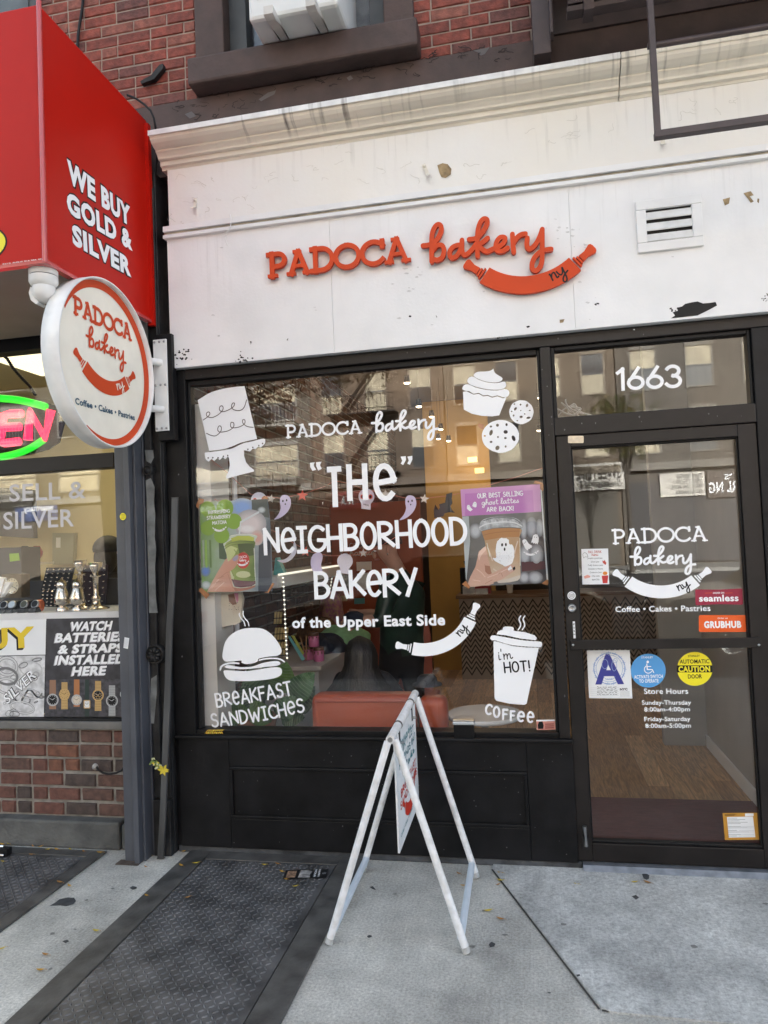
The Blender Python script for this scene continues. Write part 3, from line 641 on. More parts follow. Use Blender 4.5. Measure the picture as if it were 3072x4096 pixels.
def quotes(b, k):
    for q in () if k else (C_WA(1120,1040, 1160,1034, 1150,1060, 1172,1098, 1140,1106, 1122,1075), C_WA(1170,1035, 1216,1030, 1203,1058, 1218,1090, 1188,1104, 1172,1070)): b.poly(P0, pxs(P0, q), vinyl, .0006)
    for q in () if not k else (C_WB(395,930, 435,926, 437,955, 415,996, 396,985, 408,962), C_WB(448,930, 486,924, 487,952, 468,994, 447,985, 459,960)): b.poly(P0, pxs(P0, q), vinyl, .0006)
deco('slogan_lettering', window, the, 'largest word of the white slogan'); deco('quotation_mark', window, lambda b: quotes(b, 0)); deco('quotation_mark', window, lambda b: quotes(b, 1))
deco('slogan_lettering', window, lambda b: write(b, 'NeIGHBORHOOD', HAND, P0, (1056,2222), (1873,2180), P0.mm((1059,2221), 110), .0205, vinyl, rnd='sq', gap=.17), 'long middle word of the white slogan')
deco('slogan_lettering', window, lambda b: write(b, 'BAKeRY', HAND, P0, (1258,2398), (1675,2386), P0.mm((1259,2398), 113), .0215, vinyl, rnd='sq', gap=.15), 'lower word of the white slogan')
deco('slogan_lettering', window, lambda b: type_(b, 'of the Upper East Side', P0, (1169,2511), (1781,2499), P0.mm((1170,2510), 42), vinyl, bold=.035), 'small printed last line of the slogan')
deco('rolling_pin_decal', window, lambda b: rolling_pin(b, P0, C_WD(462,1003)[0], C_WD(886,790)[0], vinyl, ink))
def cake(b):
    body = [(188,520)]+smooth([(188,520),(300,455),(430,420),(577,403)],4)+[(681,842)]+smooth([(681,842),(560,868),(470,905),(380,930),(284,940)],4)
    b.poly(P0, pxs(P0, C_WA(*sum(map(list, body), []))), vinyl, .0006)
    sc = lambda x0, y0, x1, y1: [(x0+(x1-x0)*(i+.5+.62*math.cos(t))/5+0, y0+(y1-y0)*(i+.5)/5+14*(1 if i else 1)*math.sin(t)) for i in range(5) for t in [R_(180+36*k) for k in range(5)]]
    std = smooth([(247,955),(330,945),(460,925),(560,880),(640,862),(738,838),(748,872),(735,892)],3)
    for a, c in ((735,892),(690,905)),((690,905),(645,922)),((645,922),(600,940)): std += [((a[0]+c[0])/2, (a[1]+c[1])/2+14), c] if isinstance(a, tuple) else []
    std += [(572,935),(575,985),(590,1035),(620,1072),(657,1098),(655,1112),(540,1140),(428,1172),(425,1150),(445,1110),(455,1060),(450,1010),(440,985)]
    for i in range(4):
        x = 440-i*46; y = 985+i*7; std += [(x-22, y+24), (x-44, y+8)]
    std += [(252,995)]
    b.poly(P0, pxs(P0, C_WA(*sum(map(list, std), []))), vinyl, .0006)
    squ = mat('cut_line', (.07,.045,.04), .6)
    for q in (smooth([(234,685),(270,660),(290,635),(282,618),(262,628),(268,655),(310,664),(360,640),(398,600),(396,570),(376,572),(370,600),(395,616),(440,604),(485,575),(496,548),(480,546),(470,575),(490,600),(540,606),(575,580),(596,518)],4),
              smooth([(262,795),(300,812),(340,815),(380,780),(384,742),(365,735),(355,765),(375,785),(440,775),(485,745),(488,710),(466,706),(462,738),(485,750),(540,740),(578,715),(580,685),(562,684),(565,712),(600,738),(650,746)],4)):
        b.ribbon(P0, pxs(P0, C_WA(*sum(map(list, q), []))), .0042, squ, .0012)
    for p in ((727,880),(696,897),(646,912),(605,928),(438,979),(402,986),(358,998),(314,997),(276,999)): b.poly(P0, [P0.px((C_WA(*p)[0][0]+dx, C_WA(*p)[0][1]+dy)) for dx, dy in el(0,0,3,3.2,10)], squ, .0012)
deco('cake_decal', window, cake, 'white cake on a scalloped stand')
def holes(b, outline, hs):
    """flat shape with real holes cut through"""
    from mathutils.geometry import delaunay_2d_cdt
    pts = []; fc = []
    for q in [outline]+hs:
        k = len(pts); pts += [V(P0.px(p)) for p in q]; fc.append(list(range(k, k+len(q))))
    ed = [(f[i], f[(i+1) % len(f)]) for f in fc for i in range(len(f))]
    vs, _, fs, *_r = delaunay_2d_cdt(pts, ed, [], 2, 1e-6)
    from mathutils.geometry import intersect_point_tri_2d
    def inside(p, q):
        c = False
        for i in range(len(q)):
            a, d = q[i], q[i-1]
            if (a[1] > p[1]) != (d[1] > p[1]) and p[0] < (d[0]-a[0])*(p[1]-a[1])/(d[1]-a[1])+a[0]: c = not c
        return c
    rings = [[tuple(P0.px(p)) for p in q] for q in [outline]+hs]; keep = []
    for f in fs:
        c = (sum(vs[i].x for i in f)/len(f), sum(vs[i].y for i in f)/len(f))
        if inside(c, rings[0]) and not any(inside(c, h) for h in rings[1:]): keep.append(f)
    b.add([P0.at(v, .0006) for v in vs], [tuple(f) for f in keep], vinyl)
def cupcake(b):
    top = [(1120,243),(1128,270),(1150,290),(1185,312),(1187,332),(1160,348),(1100,350),(1030,335),(970,305),(972,282),(1000,268),(1060,265),(1098,258)]
    mid = [(928,312),(962,306),(1010,332),(1080,352),(1150,356),(1205,345),(1219,372),(1205,396),(1150,408),(1070,404),(985,385),(930,362),(916,338)]
    low = [(880,388),(890,372),(922,364),(975,388),(1060,408),(1150,414),(1205,402),(1238,415),(1242,440),(1228,462),(1190,465),(1150,452),(1110,462),(1075,448),(1040,452),(1005,432),(965,440),(930,418),(898,416),(876,402)]
    cup = [(882,424),(910,420),(935,432),(965,446),(1005,440),(1040,460),(1075,456),(1110,470),(1150,460),(1195,475),(1222,464),(1165,608),(1110,616),(1030,612),(950,595),(888,562)]
    for q, k in ((top,3),(mid,3),(low,2)): b.poly(P0, pxs(P0, C_WB(*sum(map(list, smooth(q+[q[0]], k)[:-1]), []))), vinyl, .0006)
    b.poly(P0, pxs(P0, C_WB(*sum(map(list, cup), []))), vinyl, .0006)
deco('cupcake_decal', window, cupcake, 'white frosted cupcake')
wb = lambda q: C_WB(*sum(map(list, q), []))
def ck1(b): holes(b, wb([(x+random.uniform(-2,2), y+random.uniform(-2,2)) for x, y in el(1338,583,95,93,30)]), [wb(el(x, y, rx, ry, 9, r)) for x, y, rx, ry, r in ((1283,520,7,6,0),(1331,524,7,8,0),(1382,530,9,14,.3),(1291,557,16,9,-.9),(1262,577,6,6,0),(1333,571,5,5,0),(1404,569,7,6,0),(1277,609,7,9,.3),(1336,620,13,10,0),(1364,597,5,7,0),(1393,627,17,9,-.2),(1306,649,7,5,0))])
def ck2(b): holes(b, wb([(x+random.uniform(-2,2), y+random.uniform(-2,2)) for x, y in el(1175,772,145,128,34)]), [wb(el(x, y, rx, ry, 9, r)) for x, y, rx, ry, r in ((1100,695,10,8,0),(1151,685,12,12,0),(1222,680,9,12,0),(1101,743,13,24,.3),(1215,737,17,15,0),(1052,768,9,7,0),(1155,777,8,8,0),(1213,785,11,8,0),(1277,787,14,24,-.4),(1101,815,11,9,0),(1151,862,16,19,.5),(1215,851,8,9,0))])
deco('cookie_decal', window, ck1, 'smaller white cookie with chips cut out'); deco('cookie_decal', window, ck2, 'larger white cookie with chips cut out')
wc = lambda q, k=3: C_WC(*sum(map(list, smooth(list(q)+[q[0]], k)[:-1]), []))
def burger(b):
    b.poly(P0, pxs(P0, wc([(398,1215),(394,1180),(415,1080),(470,1010),(550,968),(640,957),(730,965),(800,1010),(850,1070),(882,1130),(880,1165),(850,1188),(780,1195),(695,1212),(680,1240),(600,1258),(552,1245),(550,1228),(470,1235),(420,1235)])), vinyl, .0006)
    b.poly(P0, pxs(P0, wc([(402,1318),(420,1308),(500,1312),(600,1315),(700,1300),(800,1285),(870,1287),(888,1320),(870,1355),(800,1380),(660,1396),(520,1398),(450,1390),(415,1360)])), vinyl, .0006)
    b.poly(P0, pxs(P0, wc([(410,1280),(440,1265),(540,1282),(640,1278),(720,1250),(800,1235),(850,1232),(875,1250),(850,1270),(760,1280),(660,1292),(560,1300),(440,1292)])), vinyl, .0006)
    b.ribbon(P0, pxs(P0, C_WC(*sum(map(list, smooth([(376,1305),(385,1278),(420,1258),(480,1248),(530,1252)],5)), []))), .009, vinyl, .0006)
    b.ribbon(P0, pxs(P0, C_WC(*sum(map(list, smooth([(700,1225),(760,1212),(830,1210),(880,1220),(906,1238)],5)), []))), .008, vinyl, .0006)
    for x in (540, 572): b.ribbon(P0, pxs(P0, C_WC(*sum(map(list, smooth([(x-5,820 if x > 560 else 835),(x-6,850),(x+10,880),(x+32,905),(x+42,940)],5)), []))), .0062, vinyl, .0006)
def sandtext(b):
    write(b, 'BReAKFAST', HAND, P0, (866,2832), (1172,2782), P0.mm((871,2831), 60), .0105, vinyl, bulge=-.004, gap=.2)
    write(b, 'SANDWICHeS', HAND, P0, (848,2911), (1222,2848), P0.mm((854,2908), 58), .0105, vinyl, bulge=-.01, gap=.2)
deco('sandwich_decal', window, burger, 'white steaming sandwich'); deco('sandwich_lettering', window, sandtext)
wd_ = lambda q: C_WD(*sum(map(list, q), []))
def coffee(b):
    b.poly(P0, pxs(P0, wd_([(1057,950),(1070,948),(1200,985),(1300,995),(1392,997),(1302,1410),(1285,1418),(1180,1410),(1080,1388),(1066,1370)])), vinyl, .0006)
    b.poly(P0, pxs(P0, wd_(smooth([(1034,930),(1040,912),(1070,906),(1200,930),(1300,945),(1400,952),(1416,965),(1412,988),(1395,992),(1300,988),(1180,975),(1080,945),(1045,942),(1034,930)],3)[:-1])), vinyl, .0006)
    b.poly(P0, pxs(P0, wd_([(1082,898),(1090,878),(1110,868),(1124,866),(1128,848),(1145,840),(1195,842),(1208,852),(1206,872),(1290,882),(1360,905),(1378,925),(1370,942),(1260,930),(1150,906)])), vinyl, .0006)
    for x in (1248, 1278): b.ribbon(P0, pxs(P0, wd_(smooth([(x+12,762),(x-2,785),(x+6,810),(x+10,835),(x-8,865)],5))), .0062, vinyl, .0006)
    write(b, "i'm", SCRIPT, P0, wd_([(1093,1092)])[0], wd_([(1203,1078)])[0], P0.mm((1993,2642), 46), .0048, ink, d=.0012, gap=.07)
    write(b, 'HOT!', HAND, P0, wd_([(1138,1186)])[0], wd_([(1335,1172)])[0], P0.mm((2017,2693), 46), .0078, ink, d=.0012, gap=.2)
def cofftext(b):
    for c, A, B, h in zip('COFFee', [(988,1480),(1052,1508),(1120,1524),(1178,1534),(1226,1538),(1298,1546)], [(1038,1492),(1108,1512),(1166,1528),(1220,1536),(1288,1546),(1358,1552)], (85,90,86,84,88,92)):
        write(b, c, HAND, P0, wd_([(A[0],A[1]+6)])[0], wd_([(B[0],B[1]+6)])[0], P0.mm((1990,2860), h*.5425), .0105, vinyl)
deco('coffee_cup_decal', window, coffee, 'white steaming takeaway cup'); deco('coffee_lettering', window, cofftext)
stk = MB(); stk.poly(P0, pxs(P0, C_WD(1374,1528, 1510,1526, 1518,1600, 1378,1604)), mat('sticker_salmon', (.62,.27,.22), .4), .0008)
stk.poly(P0, pxs(P0, C_WD(1374,1528, 1510,1526, 1511,1537, 1374,1540)), vinyl, .001); stk.poly(P0, pxs(P0, C_WD(1392,1542,1420,1540,1428,1570,1424,1594,1388,1595,1384,1570)), ink, .0011)
for i in range(3): stk.poly(P0, pxs(P0, C_WD(1438,1556+i*14, 1504,1554+i*14, 1505,1563+i*14, 1438,1565+i*14)), mat('sticker_dark_text', (.28,.07,.06), .5), .0011)
tag(stk.build('sticker'), 'small salmon sticker in the lower right corner of the big window', 'sticker')

deco('house_number', transom, lambda b: (write(b, '1663', HAND, P0, C_DA(568,566)[0], C_DA(1046,540)[0], P0.mm((2467,1563), 93), .0165, vinyl, rnd='sq', gap=.16)))
PD = PY(-.008)
deco('lettering', door, lambda b: write(b, 'PADOCA', SLAB, PD, C_DB(538,234)[0], C_DB(1232,210)[0], PD.mm((2450,2179), 65), .0108, vinyl, rnd='sq', gap=.07))
deco('script_lettering', door, lambda b: bakery(b, PD, C_DB(702,378)[0], C_DB(1134,373)[0], vinyl))
deco('rolling_pin_decal', door, lambda b: rolling_pin(b, PD, C_DB(654,497)[0], C_DB(1138,487)[0], vinyl, ink))
deco('tagline_lettering', door, lambda b: type_(b, 'Coffee \u2022 Cakes \u2022 Pastries', PD, C_DB(561,716)[0], C_DB(1245,708)[0], PD.mm((2462,2447), 23), vinyl, bold=.02))
def hours(b, k):
    for t, A, B, h in (('Store Hours',(767,1305),(1085,1304),22),('Sunday-Thursday',(752,1383),(1106,1382),18),('8:00am-4:00pm',(769,1432),(1098,1430),18),('Friday-Saturday',(770,1502),(1102,1500),18),('8:00am-5:00pm',(777,1550),(1105,1548),18))[k]:
        type_(b, t, PD, C_DB(*A)[0], C_DB(*B)[0], PD.mm((2576,2775), h), vinyl, bold=.018)
deco('hours_heading', door, lambda b: hours(b, slice(0,1))); deco('hours_lettering', door, lambda b: hours(b, slice(1,3)), 'weekday opening hours'); deco('hours_lettering', door, lambda b: hours(b, slice(3,5)), 'weekend opening hours')
def rrect(x0, y0, x1, y1, r=8, n=4):
    q = []
    for cx, cy_, a in ((x1-r,y0+r,-90),(x1-r,y1-r,0),(x0+r,y1-r,90),(x0+r,y0+r,180)):
        for i in range(n+1): q.append((cx+r*math.cos(R_(a+90*i/n)), cy_+r*math.sin(R_(a+90*i/n))))
    return q
fl = lambda C, q: C(*sum(map(list, q), []))
def sticker(name, label, cat, pl, C, outline, m, extra, base=.0009):
    b = MB(); b.poly(pl, pxs(pl, fl(C, outline)), m, base); extra(b); return tag(b.build(name), label, cat)
crim = mat('crimson_sticker', (.30,.012,.045), .4); orst = mat('orange_sticker', (.80,.11,.012), .4)
def ex1(b):
    type_(b, 'ORDER ON', PD, C_DB(1262,585)[0], C_DB(1343,583)[0], PD.mm((2850,2370), 6.5), vinyl, .0014, bold=.02)
    type_(b, 'seamless', PD, C_DB(1163,640)[0], C_DB(1447,636)[0], PD.mm((2800,2400), 26), vinyl, .0014, bold=.03)
    for x in ((1205,1255),(1350,1402)): b.ribbon(PD, pxs(PD, C_DB(x[0],580,x[1],578)), .0016, orst, .0014)
sticker('sticker', 'dark crimson delivery sticker with white lettering, upper of two by the door bar', 'sticker', PD, C_DB, [(1134,560),(1142,553),(1300,555),(1465,546),(1475,552),(1479,655),(1472,664),(1300,660),(1145,668),(1137,662)], crim, ex1)
def ex2(b):
    type_(b, 'Order on', PD, C_DB(1296,766)[0], C_DB(1368,765)[0], PD.mm((2850,2470), 7), vinyl, .0014, bold=.01)
    type_(b, 'GRUBHUB', PD, C_DB(1199,829)[0], C_DB(1467,827)[0], PD.mm((2800,2500), 26), vinyl, .0014, bold=.05)
sticker('sticker', 'bright orange delivery sticker with bold white lettering above the door bar', 'sticker', PD, C_DB, rrect(1160,738,1505,860,14), orst, ex2)
paper = mat('white_paper', (.78,.79,.80), .6, var=.02, vscale=8); blueink = mat('grade_blue', (.035,.04,.26), .5); paleb = mat('seal_blue', (.30,.40,.62), .5)
def ex3(b):
    b.ribbon(PD, pxs(PD, fl(C_DB, el(517,1122,112,112,40)+[(629,1122)])), .006, paleb, .0012); b.ribbon(PD, pxs(PD, fl(C_DB, el(517,1122,96,96,40)+[(613,1122)])), .0022, paleb, .0012)
    for i in range(30):
        a = i/30*2*math.pi; b.ribbon(PD, pxs(PD, C_DB(517+100*math.cos(a),1122+100*math.sin(a),517+122*math.cos(a+.06),1122+122*math.sin(a+.06))), .0022, paper if i % 2 else paleb, .0013)
    for q in (el(485,1090,22,34,14), el(552,1100,18,40,14), el(517,1180,40,22,14), el(560,1065,14,16,12), el(468,1140,14,22,12)): b.ribbon(PD, pxs(PD, fl(C_DB, q+[q[0]])), .0022, paleb, .0013)
    type_(b, '1625', PD, C_DB(492,1205)[0], C_DB(540,1203)[0], PD.mm((2420,2715), 7), paleb, .0013, bold=.02)
    type_(b, 'A', PD, C_DB(415,1229)[0], C_DB(623,1226)[0], PD.mm((2400,2730), 118), blueink, .002, bold=.03)
    type_(b, 'NYC', PD, C_DB(593,1280)[0], C_DB(648,1279)[0], PD.mm((2480,2760), 9), ink, .0013, bold=.05)
    for i in range(5):
        b.ribbon(PD, pxs(PD, C_DB(380,1262+i*14,584,1260+i*14)), .0007, mat('form_grey', (.35,.36,.38), .6), .0012)
        x = 430
        while x < 560: l = random.uniform(8,24); b.ribbon(PD, pxs(PD, C_DB(x,1260+i*14-random.uniform(2,8),x+l,1260+i*14-random.uniform(2,8))), .002, ink, .0013); x += l+random.uniform(4,14)
        b.ribbon(PD, pxs(PD, C_DB(594,1290+i*8,662,1289+i*8)), .0008, ink, .0013)
sticker('grade_card', 'white restaurant grade card with a big blue letter below the door bar', 'notice', PD, C_DB, [(355,992),(663,990),(683,1338),(371,1336)], paper, ex3)
skyb = mat('sticker_blue', (.09,.33,.68), .4); yel = mat('sticker_yellow', (.85,.74,.02), .4)
def ex4(b):
    type_(b, 'STANLEY', PD, C_DB(748,1050)[0], C_DB(832,1048)[0], PD.mm((2580,2630), 8), vinyl, .0014, bold=.01)
    type_(b, 'ACTIVATE SWITCH', PD, C_DB(696,1195)[0], C_DB(902,1190)[0], PD.mm((2550,2710), 14), vinyl, .0014, bold=.02)
    type_(b, 'TO OPERATE', PD, C_DB(732,1225)[0], C_DB(872,1222)[0], PD.mm((2560,2730), 14), vinyl, .0014, bold=.02)
    b.poly(PD, pxs(PD, fl(C_DB, el(793,1075,9,10,14))), vinyl, .0014)
    b.ribbon(PD, pxs(PD, C_DB(786,1090,790,1130,826,1130,836,1152)), .0045, vinyl, .0014); b.ribbon(PD, pxs(PD, C_DB(788,1108,815,1108)), .004, vinyl, .0014)
    b.ribbon(PD, pxs(PD, fl(C_DB, arc(797,1128,28,28,-130,-330 ,16)[::1])), .0035, vinyl, .0014); b.ribbon(PD, pxs(PD, fl(C_DB, arc(797,1128,28,28,30,235,16))), .0035, vinyl, .0014)
sticker('sticker', 'round blue wheelchair access sticker on the lower door glass', 'sticker', PD, C_DB, el(797,1138,126,122,40), skyb, ex4)
def ex5(b):
    b.poly(PD, pxs(PD, fl(C_DB, [(x, y) for x, y in el(1132,1125,129.5,122.5,120) if abs(y-1126) < 27])), ink, .0013)
    type_(b, 'STANLEY', PD, C_DB(1084,1040)[0], C_DB(1168,1038)[0], PD.mm((2780,2630), 8), ink, .0016, bold=.01)
    type_(b, 'AUTOMATIC', PD, C_DB(1023,1087)[0], C_DB(1236,1084)[0], PD.mm((2780,2650), 16.5), ink, .0016, bold=.02)
    type_(b, 'CAUTION', PD, C_DB(1015,1146)[0], C_DB(1243,1143)[0], PD.mm((2780,2690), 22), yel, .0018, bold=.04)
    type_(b, 'DOOR', PD, C_DB(1083,1194)[0], C_DB(1184,1192)[0], PD.mm((2780,2710), 16.5), ink, .0016, bold=.02)
sticker('sticker', 'round yellow and black automatic door warning sticker', 'sticker', PD, C_DB, el(1132,1125,128,122,40), yel, ex5)
def ex6(b):
    mr = mat('menu_red', (.45,.05,.03), .5)
    type_(b, 'FALL DRINK', PD, C_DB(366,294)[0], C_DB(462,291)[0], PD.mm((2370,2200), 11), mr, .0014, bold=.01)
    write(b, 'menu', SCRIPT, PD, C_DB(388,312)[0], C_DB(438,311)[0], PD.mm((2370,2220), 11), .0016, mr, d=.0014, gap=0)
    for i, (x0, x1, t) in enumerate(((360,466,'pumpkin spiced latte'),(383,443,'Ghost Latte'),(360,470,'Teddy Graham Latte'),(364,470,'Strawberry Matcha'),(374,460,'Cardamom Latte'),(390,446,'Chai Latte'),(390,448,'Apple Cider'))):
        y = 334+i*25.6; type_(b, t, PD, C_DB(x0,y)[0], C_DB(x1,y-1)[0], PD.mm((2370,2240), 6.5), ink, .0014, shear=.25)
    b.poly(PD, pxs(PD, C_DB(462,455,509,452,503,508,470,510)), mat('menu_red_cup', (.5,.03,.03), .5), .0014); b.poly(PD, pxs(PD, fl(C_DB, el(486,437,17,13,14))), mat('pumpkin_orange', (.7,.24,.03), .5), .0016)
    b.poly(PD, pxs(PD, C_DB(466,345,478,350,484,340,490,355,496,362,490,378,480,370,470,362)), mr, .0014); b.ribbon(PD, pxs(PD, fl(C_DB, smooth([(330,325),(326,300),(340,288),(356,300),(362,322),(345,318),(332,328)],3))), .0014, ink, .0014)
    b.poly(PD, pxs(PD, C_DB(332,460,360,448,382,458,376,468,340,476)), mat('menu_pink', (.75,.35,.28), .5), .0014)
sticker('menu_card', 'white seasonal drinks menu taped inside the door glass', 'menu', PD, C_DB, [(315,263),(508,259),(516,516),(323,518)], paper, ex6)
def ex7(b):
    b.poly(PD, pxs(PD, C_DC(1345,742,1530,738,1547,885,1358,888)), paper, .0012); b.poly(PD, pxs(PD, C_DC(1473,716,1534,715,1535,735,1474,737)), paper, .0012)
    for i in range(3): b.ribbon(PD, pxs(PD, C_DC(1330,722+i*5,1330+random.uniform(60,90),721+i*5)), .0015, ink, .0013)
    for i in range(14):
        y = 750+i*9.8
        if i in (5,8,11): continue
        b.ribbon(PD, pxs(PD, C_DC(1352,y,1352+random.uniform(60,150),y-1)), .0012, ink, .0014)
        if i > 4: b.ribbon(PD, pxs(PD, C_DC(1430,y,1536,y-1)), .0009, mat('form_grey', (.35,.36,.38), .6), .0015)
sticker('permit_card', 'yellow framed permit form in the bottom corner of the door glass', 'notice', PD, C_DC, [(1314,713),(1559,711),(1575,903),(1331,905)], mat('permit_ochre', (.52,.25,.03), .5), ex7)
PDF = PY(DF)
def ex8(b):
    for i, c in enumerate('PUSH'): type_(b, c, PDF, C_DB(257+i*1,811+i*24)[0], C_DB(268+i*1,811+i*24)[0], PDF.mm((2290,2500), 7.5), ink, .0014, bold=.02)
sticker('sticker', 'narrow white strip lettered downwards on the door stile below the lock', 'sticker', PDF, C_DB, [(253,784),(269,783),(275,905),(259,906)], paper, ex8)
def ex9(b):
    b.ribbon(PDF, pxs(PDF, fl(C_DB, el(245,598,21,21,20)+[(266,598)])), .0028, mat('form_grey', (.35,.36,.38), .6), .0013)
    for y in (592,600,608): b.ribbon(PDF, pxs(PDF, C_DB(230,y,260,y-1)), .0018, ink, .0014)
sticker('sticker', 'small round white locksmith sticker just above the door lock', 'sticker', PDF, C_DB, el(245,598,30,30,24), paper, ex9)
b = MB(); b.poly(PDF, pxs(PDF, fl(C_DA, rrect(219,888,332,940,8))), mat('brushed_plate', (.55,.48,.38), .4, metal=.4, var=.15, vscale=40), .0025, .0024)
for i in range(3): b.ribbon(PDF, pxs(PDF, C_DA(262,904+i*9,308,902+i*9)), .0008, mat('form_grey', (.35,.36,.38), .6), .0028)
tag(b.build('maker_plate'), 'small pale metal plate at the top left corner of the door', 'plate')
# little black box on the ledge
b = MB(); q0, q1 = W(*C_WD(757,1530)[0], -.075), W(*C_WD(921,1645)[0], -.075)
b.box((q0.x+.004, -.085, .6225), (q1.x-.004, -.046, q0.z-.022), black)
bx = b.build('door_switch_box'); bx.name = 'napkin_box'; tag(bx, 'small black box with a chrome lid standing on the black window ledge', 'box')
b = MB(); b.box((q0.x, -.088, q0.z-.0215), (q1.x, -.044, q0.z-.009), chrome); b.box((q0.x+.001, -.086, q0.z-.0085), (q1.x-.001, -.0445, q0.z), steel); b.build('lid', bx, bevel=.002)

# ------------------------------------------------------------------ round blade sign
BX = -1.93
pb_ = PX(BX); cpt = pb_.px((341, 1432)); 
lipx = -1.90; T_, B_ = pb_.px((366,1093)), pb_.px((458,1770)); Rr, Ll = pb_.px((586,1503)), pb_.px((236,1363))
BX = -1.926; rad, cy0, cz0 = .388, -.608, 2.504
print('blade', T_, B_, Rr, Ll, rad, cy0, cz0)
blade = thing('blade_sign', 'round white double sided bakery sign on a bracket beside the pilaster', 'sign', (BX-.06, cy0, cz0))
signw = mat('sign_rim_white', (.82,.815,.80), .45, var=.10, vscale=7, bump=.08, bscale=40)
facec = mat('sign_face_cream', (.88,.83,.72), .5, var=.04, vscale=9)
b = MB(); RO = rad+.009; dep = .058
b.lathe([(rad-.002,-dep),(RO,-dep),(RO,.026),(rad+.002,.026),(rad+.002,0.0),(rad+.002,-dep+.01)], (BX, cy0, cz0), signw, 72, (1,0,0)); b.build('rim', blade)
b = MB(); b.lathe([(rad+.001,-.006),(rad+.001,.0)], (BX, cy0, cz0), facec, 72, (1,0,0), smooth=False); b.build('face', blade)
b = MB(); pr = PX(BX+.001)
q = [(cy0+(rad-.016)*math.cos(R_(a)), cz0+(rad-.016)*math.sin(R_(a))) for a in range(-95, 131, 4)]
inn = [(cy0-.010+(rad-.040)*math.cos(R_(a)), cz0-.004+(rad-.036)*math.sin(R_(a))) for a in range(150, -119, -4)]
b.poly(pr, [(cy0+(rad-.002)*math.cos(R_(a)), cz0+(rad-.002)*math.sin(R_(a))) for a in range(-120, 151, 4)]+inn, orange, .0005)
b.build('orange_crescent', blade)
b = MB(); mmh = lambda p, h: pr.mm(p, h)
write(b, 'PADOCA', SLAB, pr, C_BL(604,742)[0], C_BL(1097,978)[0], mmh((292,1257), 82), .017, orange, rnd='sq', gap=.07, d=.001)
bakery(b, pr, C_BL(739,1008)[0], C_BL(1040,1145)[0], orange, d=.001)
rolling_pin(b, pr, C_BL(702,1172)[0], C_BL(1052,1306)[0], orange, facec, d=.001)
type_(b, 'Coffee \u2022 Cakes \u2022 Pastries', pr, C_BL(623,1483)[0], C_BL(1117,1620)[0], mmh((301,1614), 26), navy, .001, bold=.03)
b.build('lettering', blade)
b = MB(); plq = [W(*p, -.13) for p in C_BL(1270,955, 1380,952, 1413,1708, 1305,1712)]
x0, x1 = (plq[0].x+plq[3].x)/2, (plq[1].x+plq[2].x)/2; z1, z0 = (plq[0].z+plq[1].z)/2, (plq[2].z+plq[3].z)/2
b.box((x0, -.142, z0), (x1, -.130, z1), signw); b.box((x0+.01, -.1295, z0-.05), (x1+.025, -.08, z1+.03), black)
for zz in (z1-.014, z0+.014, (z0+z1)/2):
    for u in (.12, .5, .85): b.lathe([(.007,0),(.007,.003),(.003,.005)], (x0+(x1-x0)*u, -.142, zz), steel, 8, (0,-1,0))
b.build('bracket_plate', blade, bevel=.002)
for p in C_BL(1330,1138, 1345,1528):
    e_ = W(*p, -.15); b = MB(); b.tube([(e_.x, -.14, e_.z), (BX-.06, cy0+math.sqrt(max(.0001, RO**2-(e_.z-cz0)**2))-.03, e_.z)], .019, signw, 14); b.build('arm', blade)
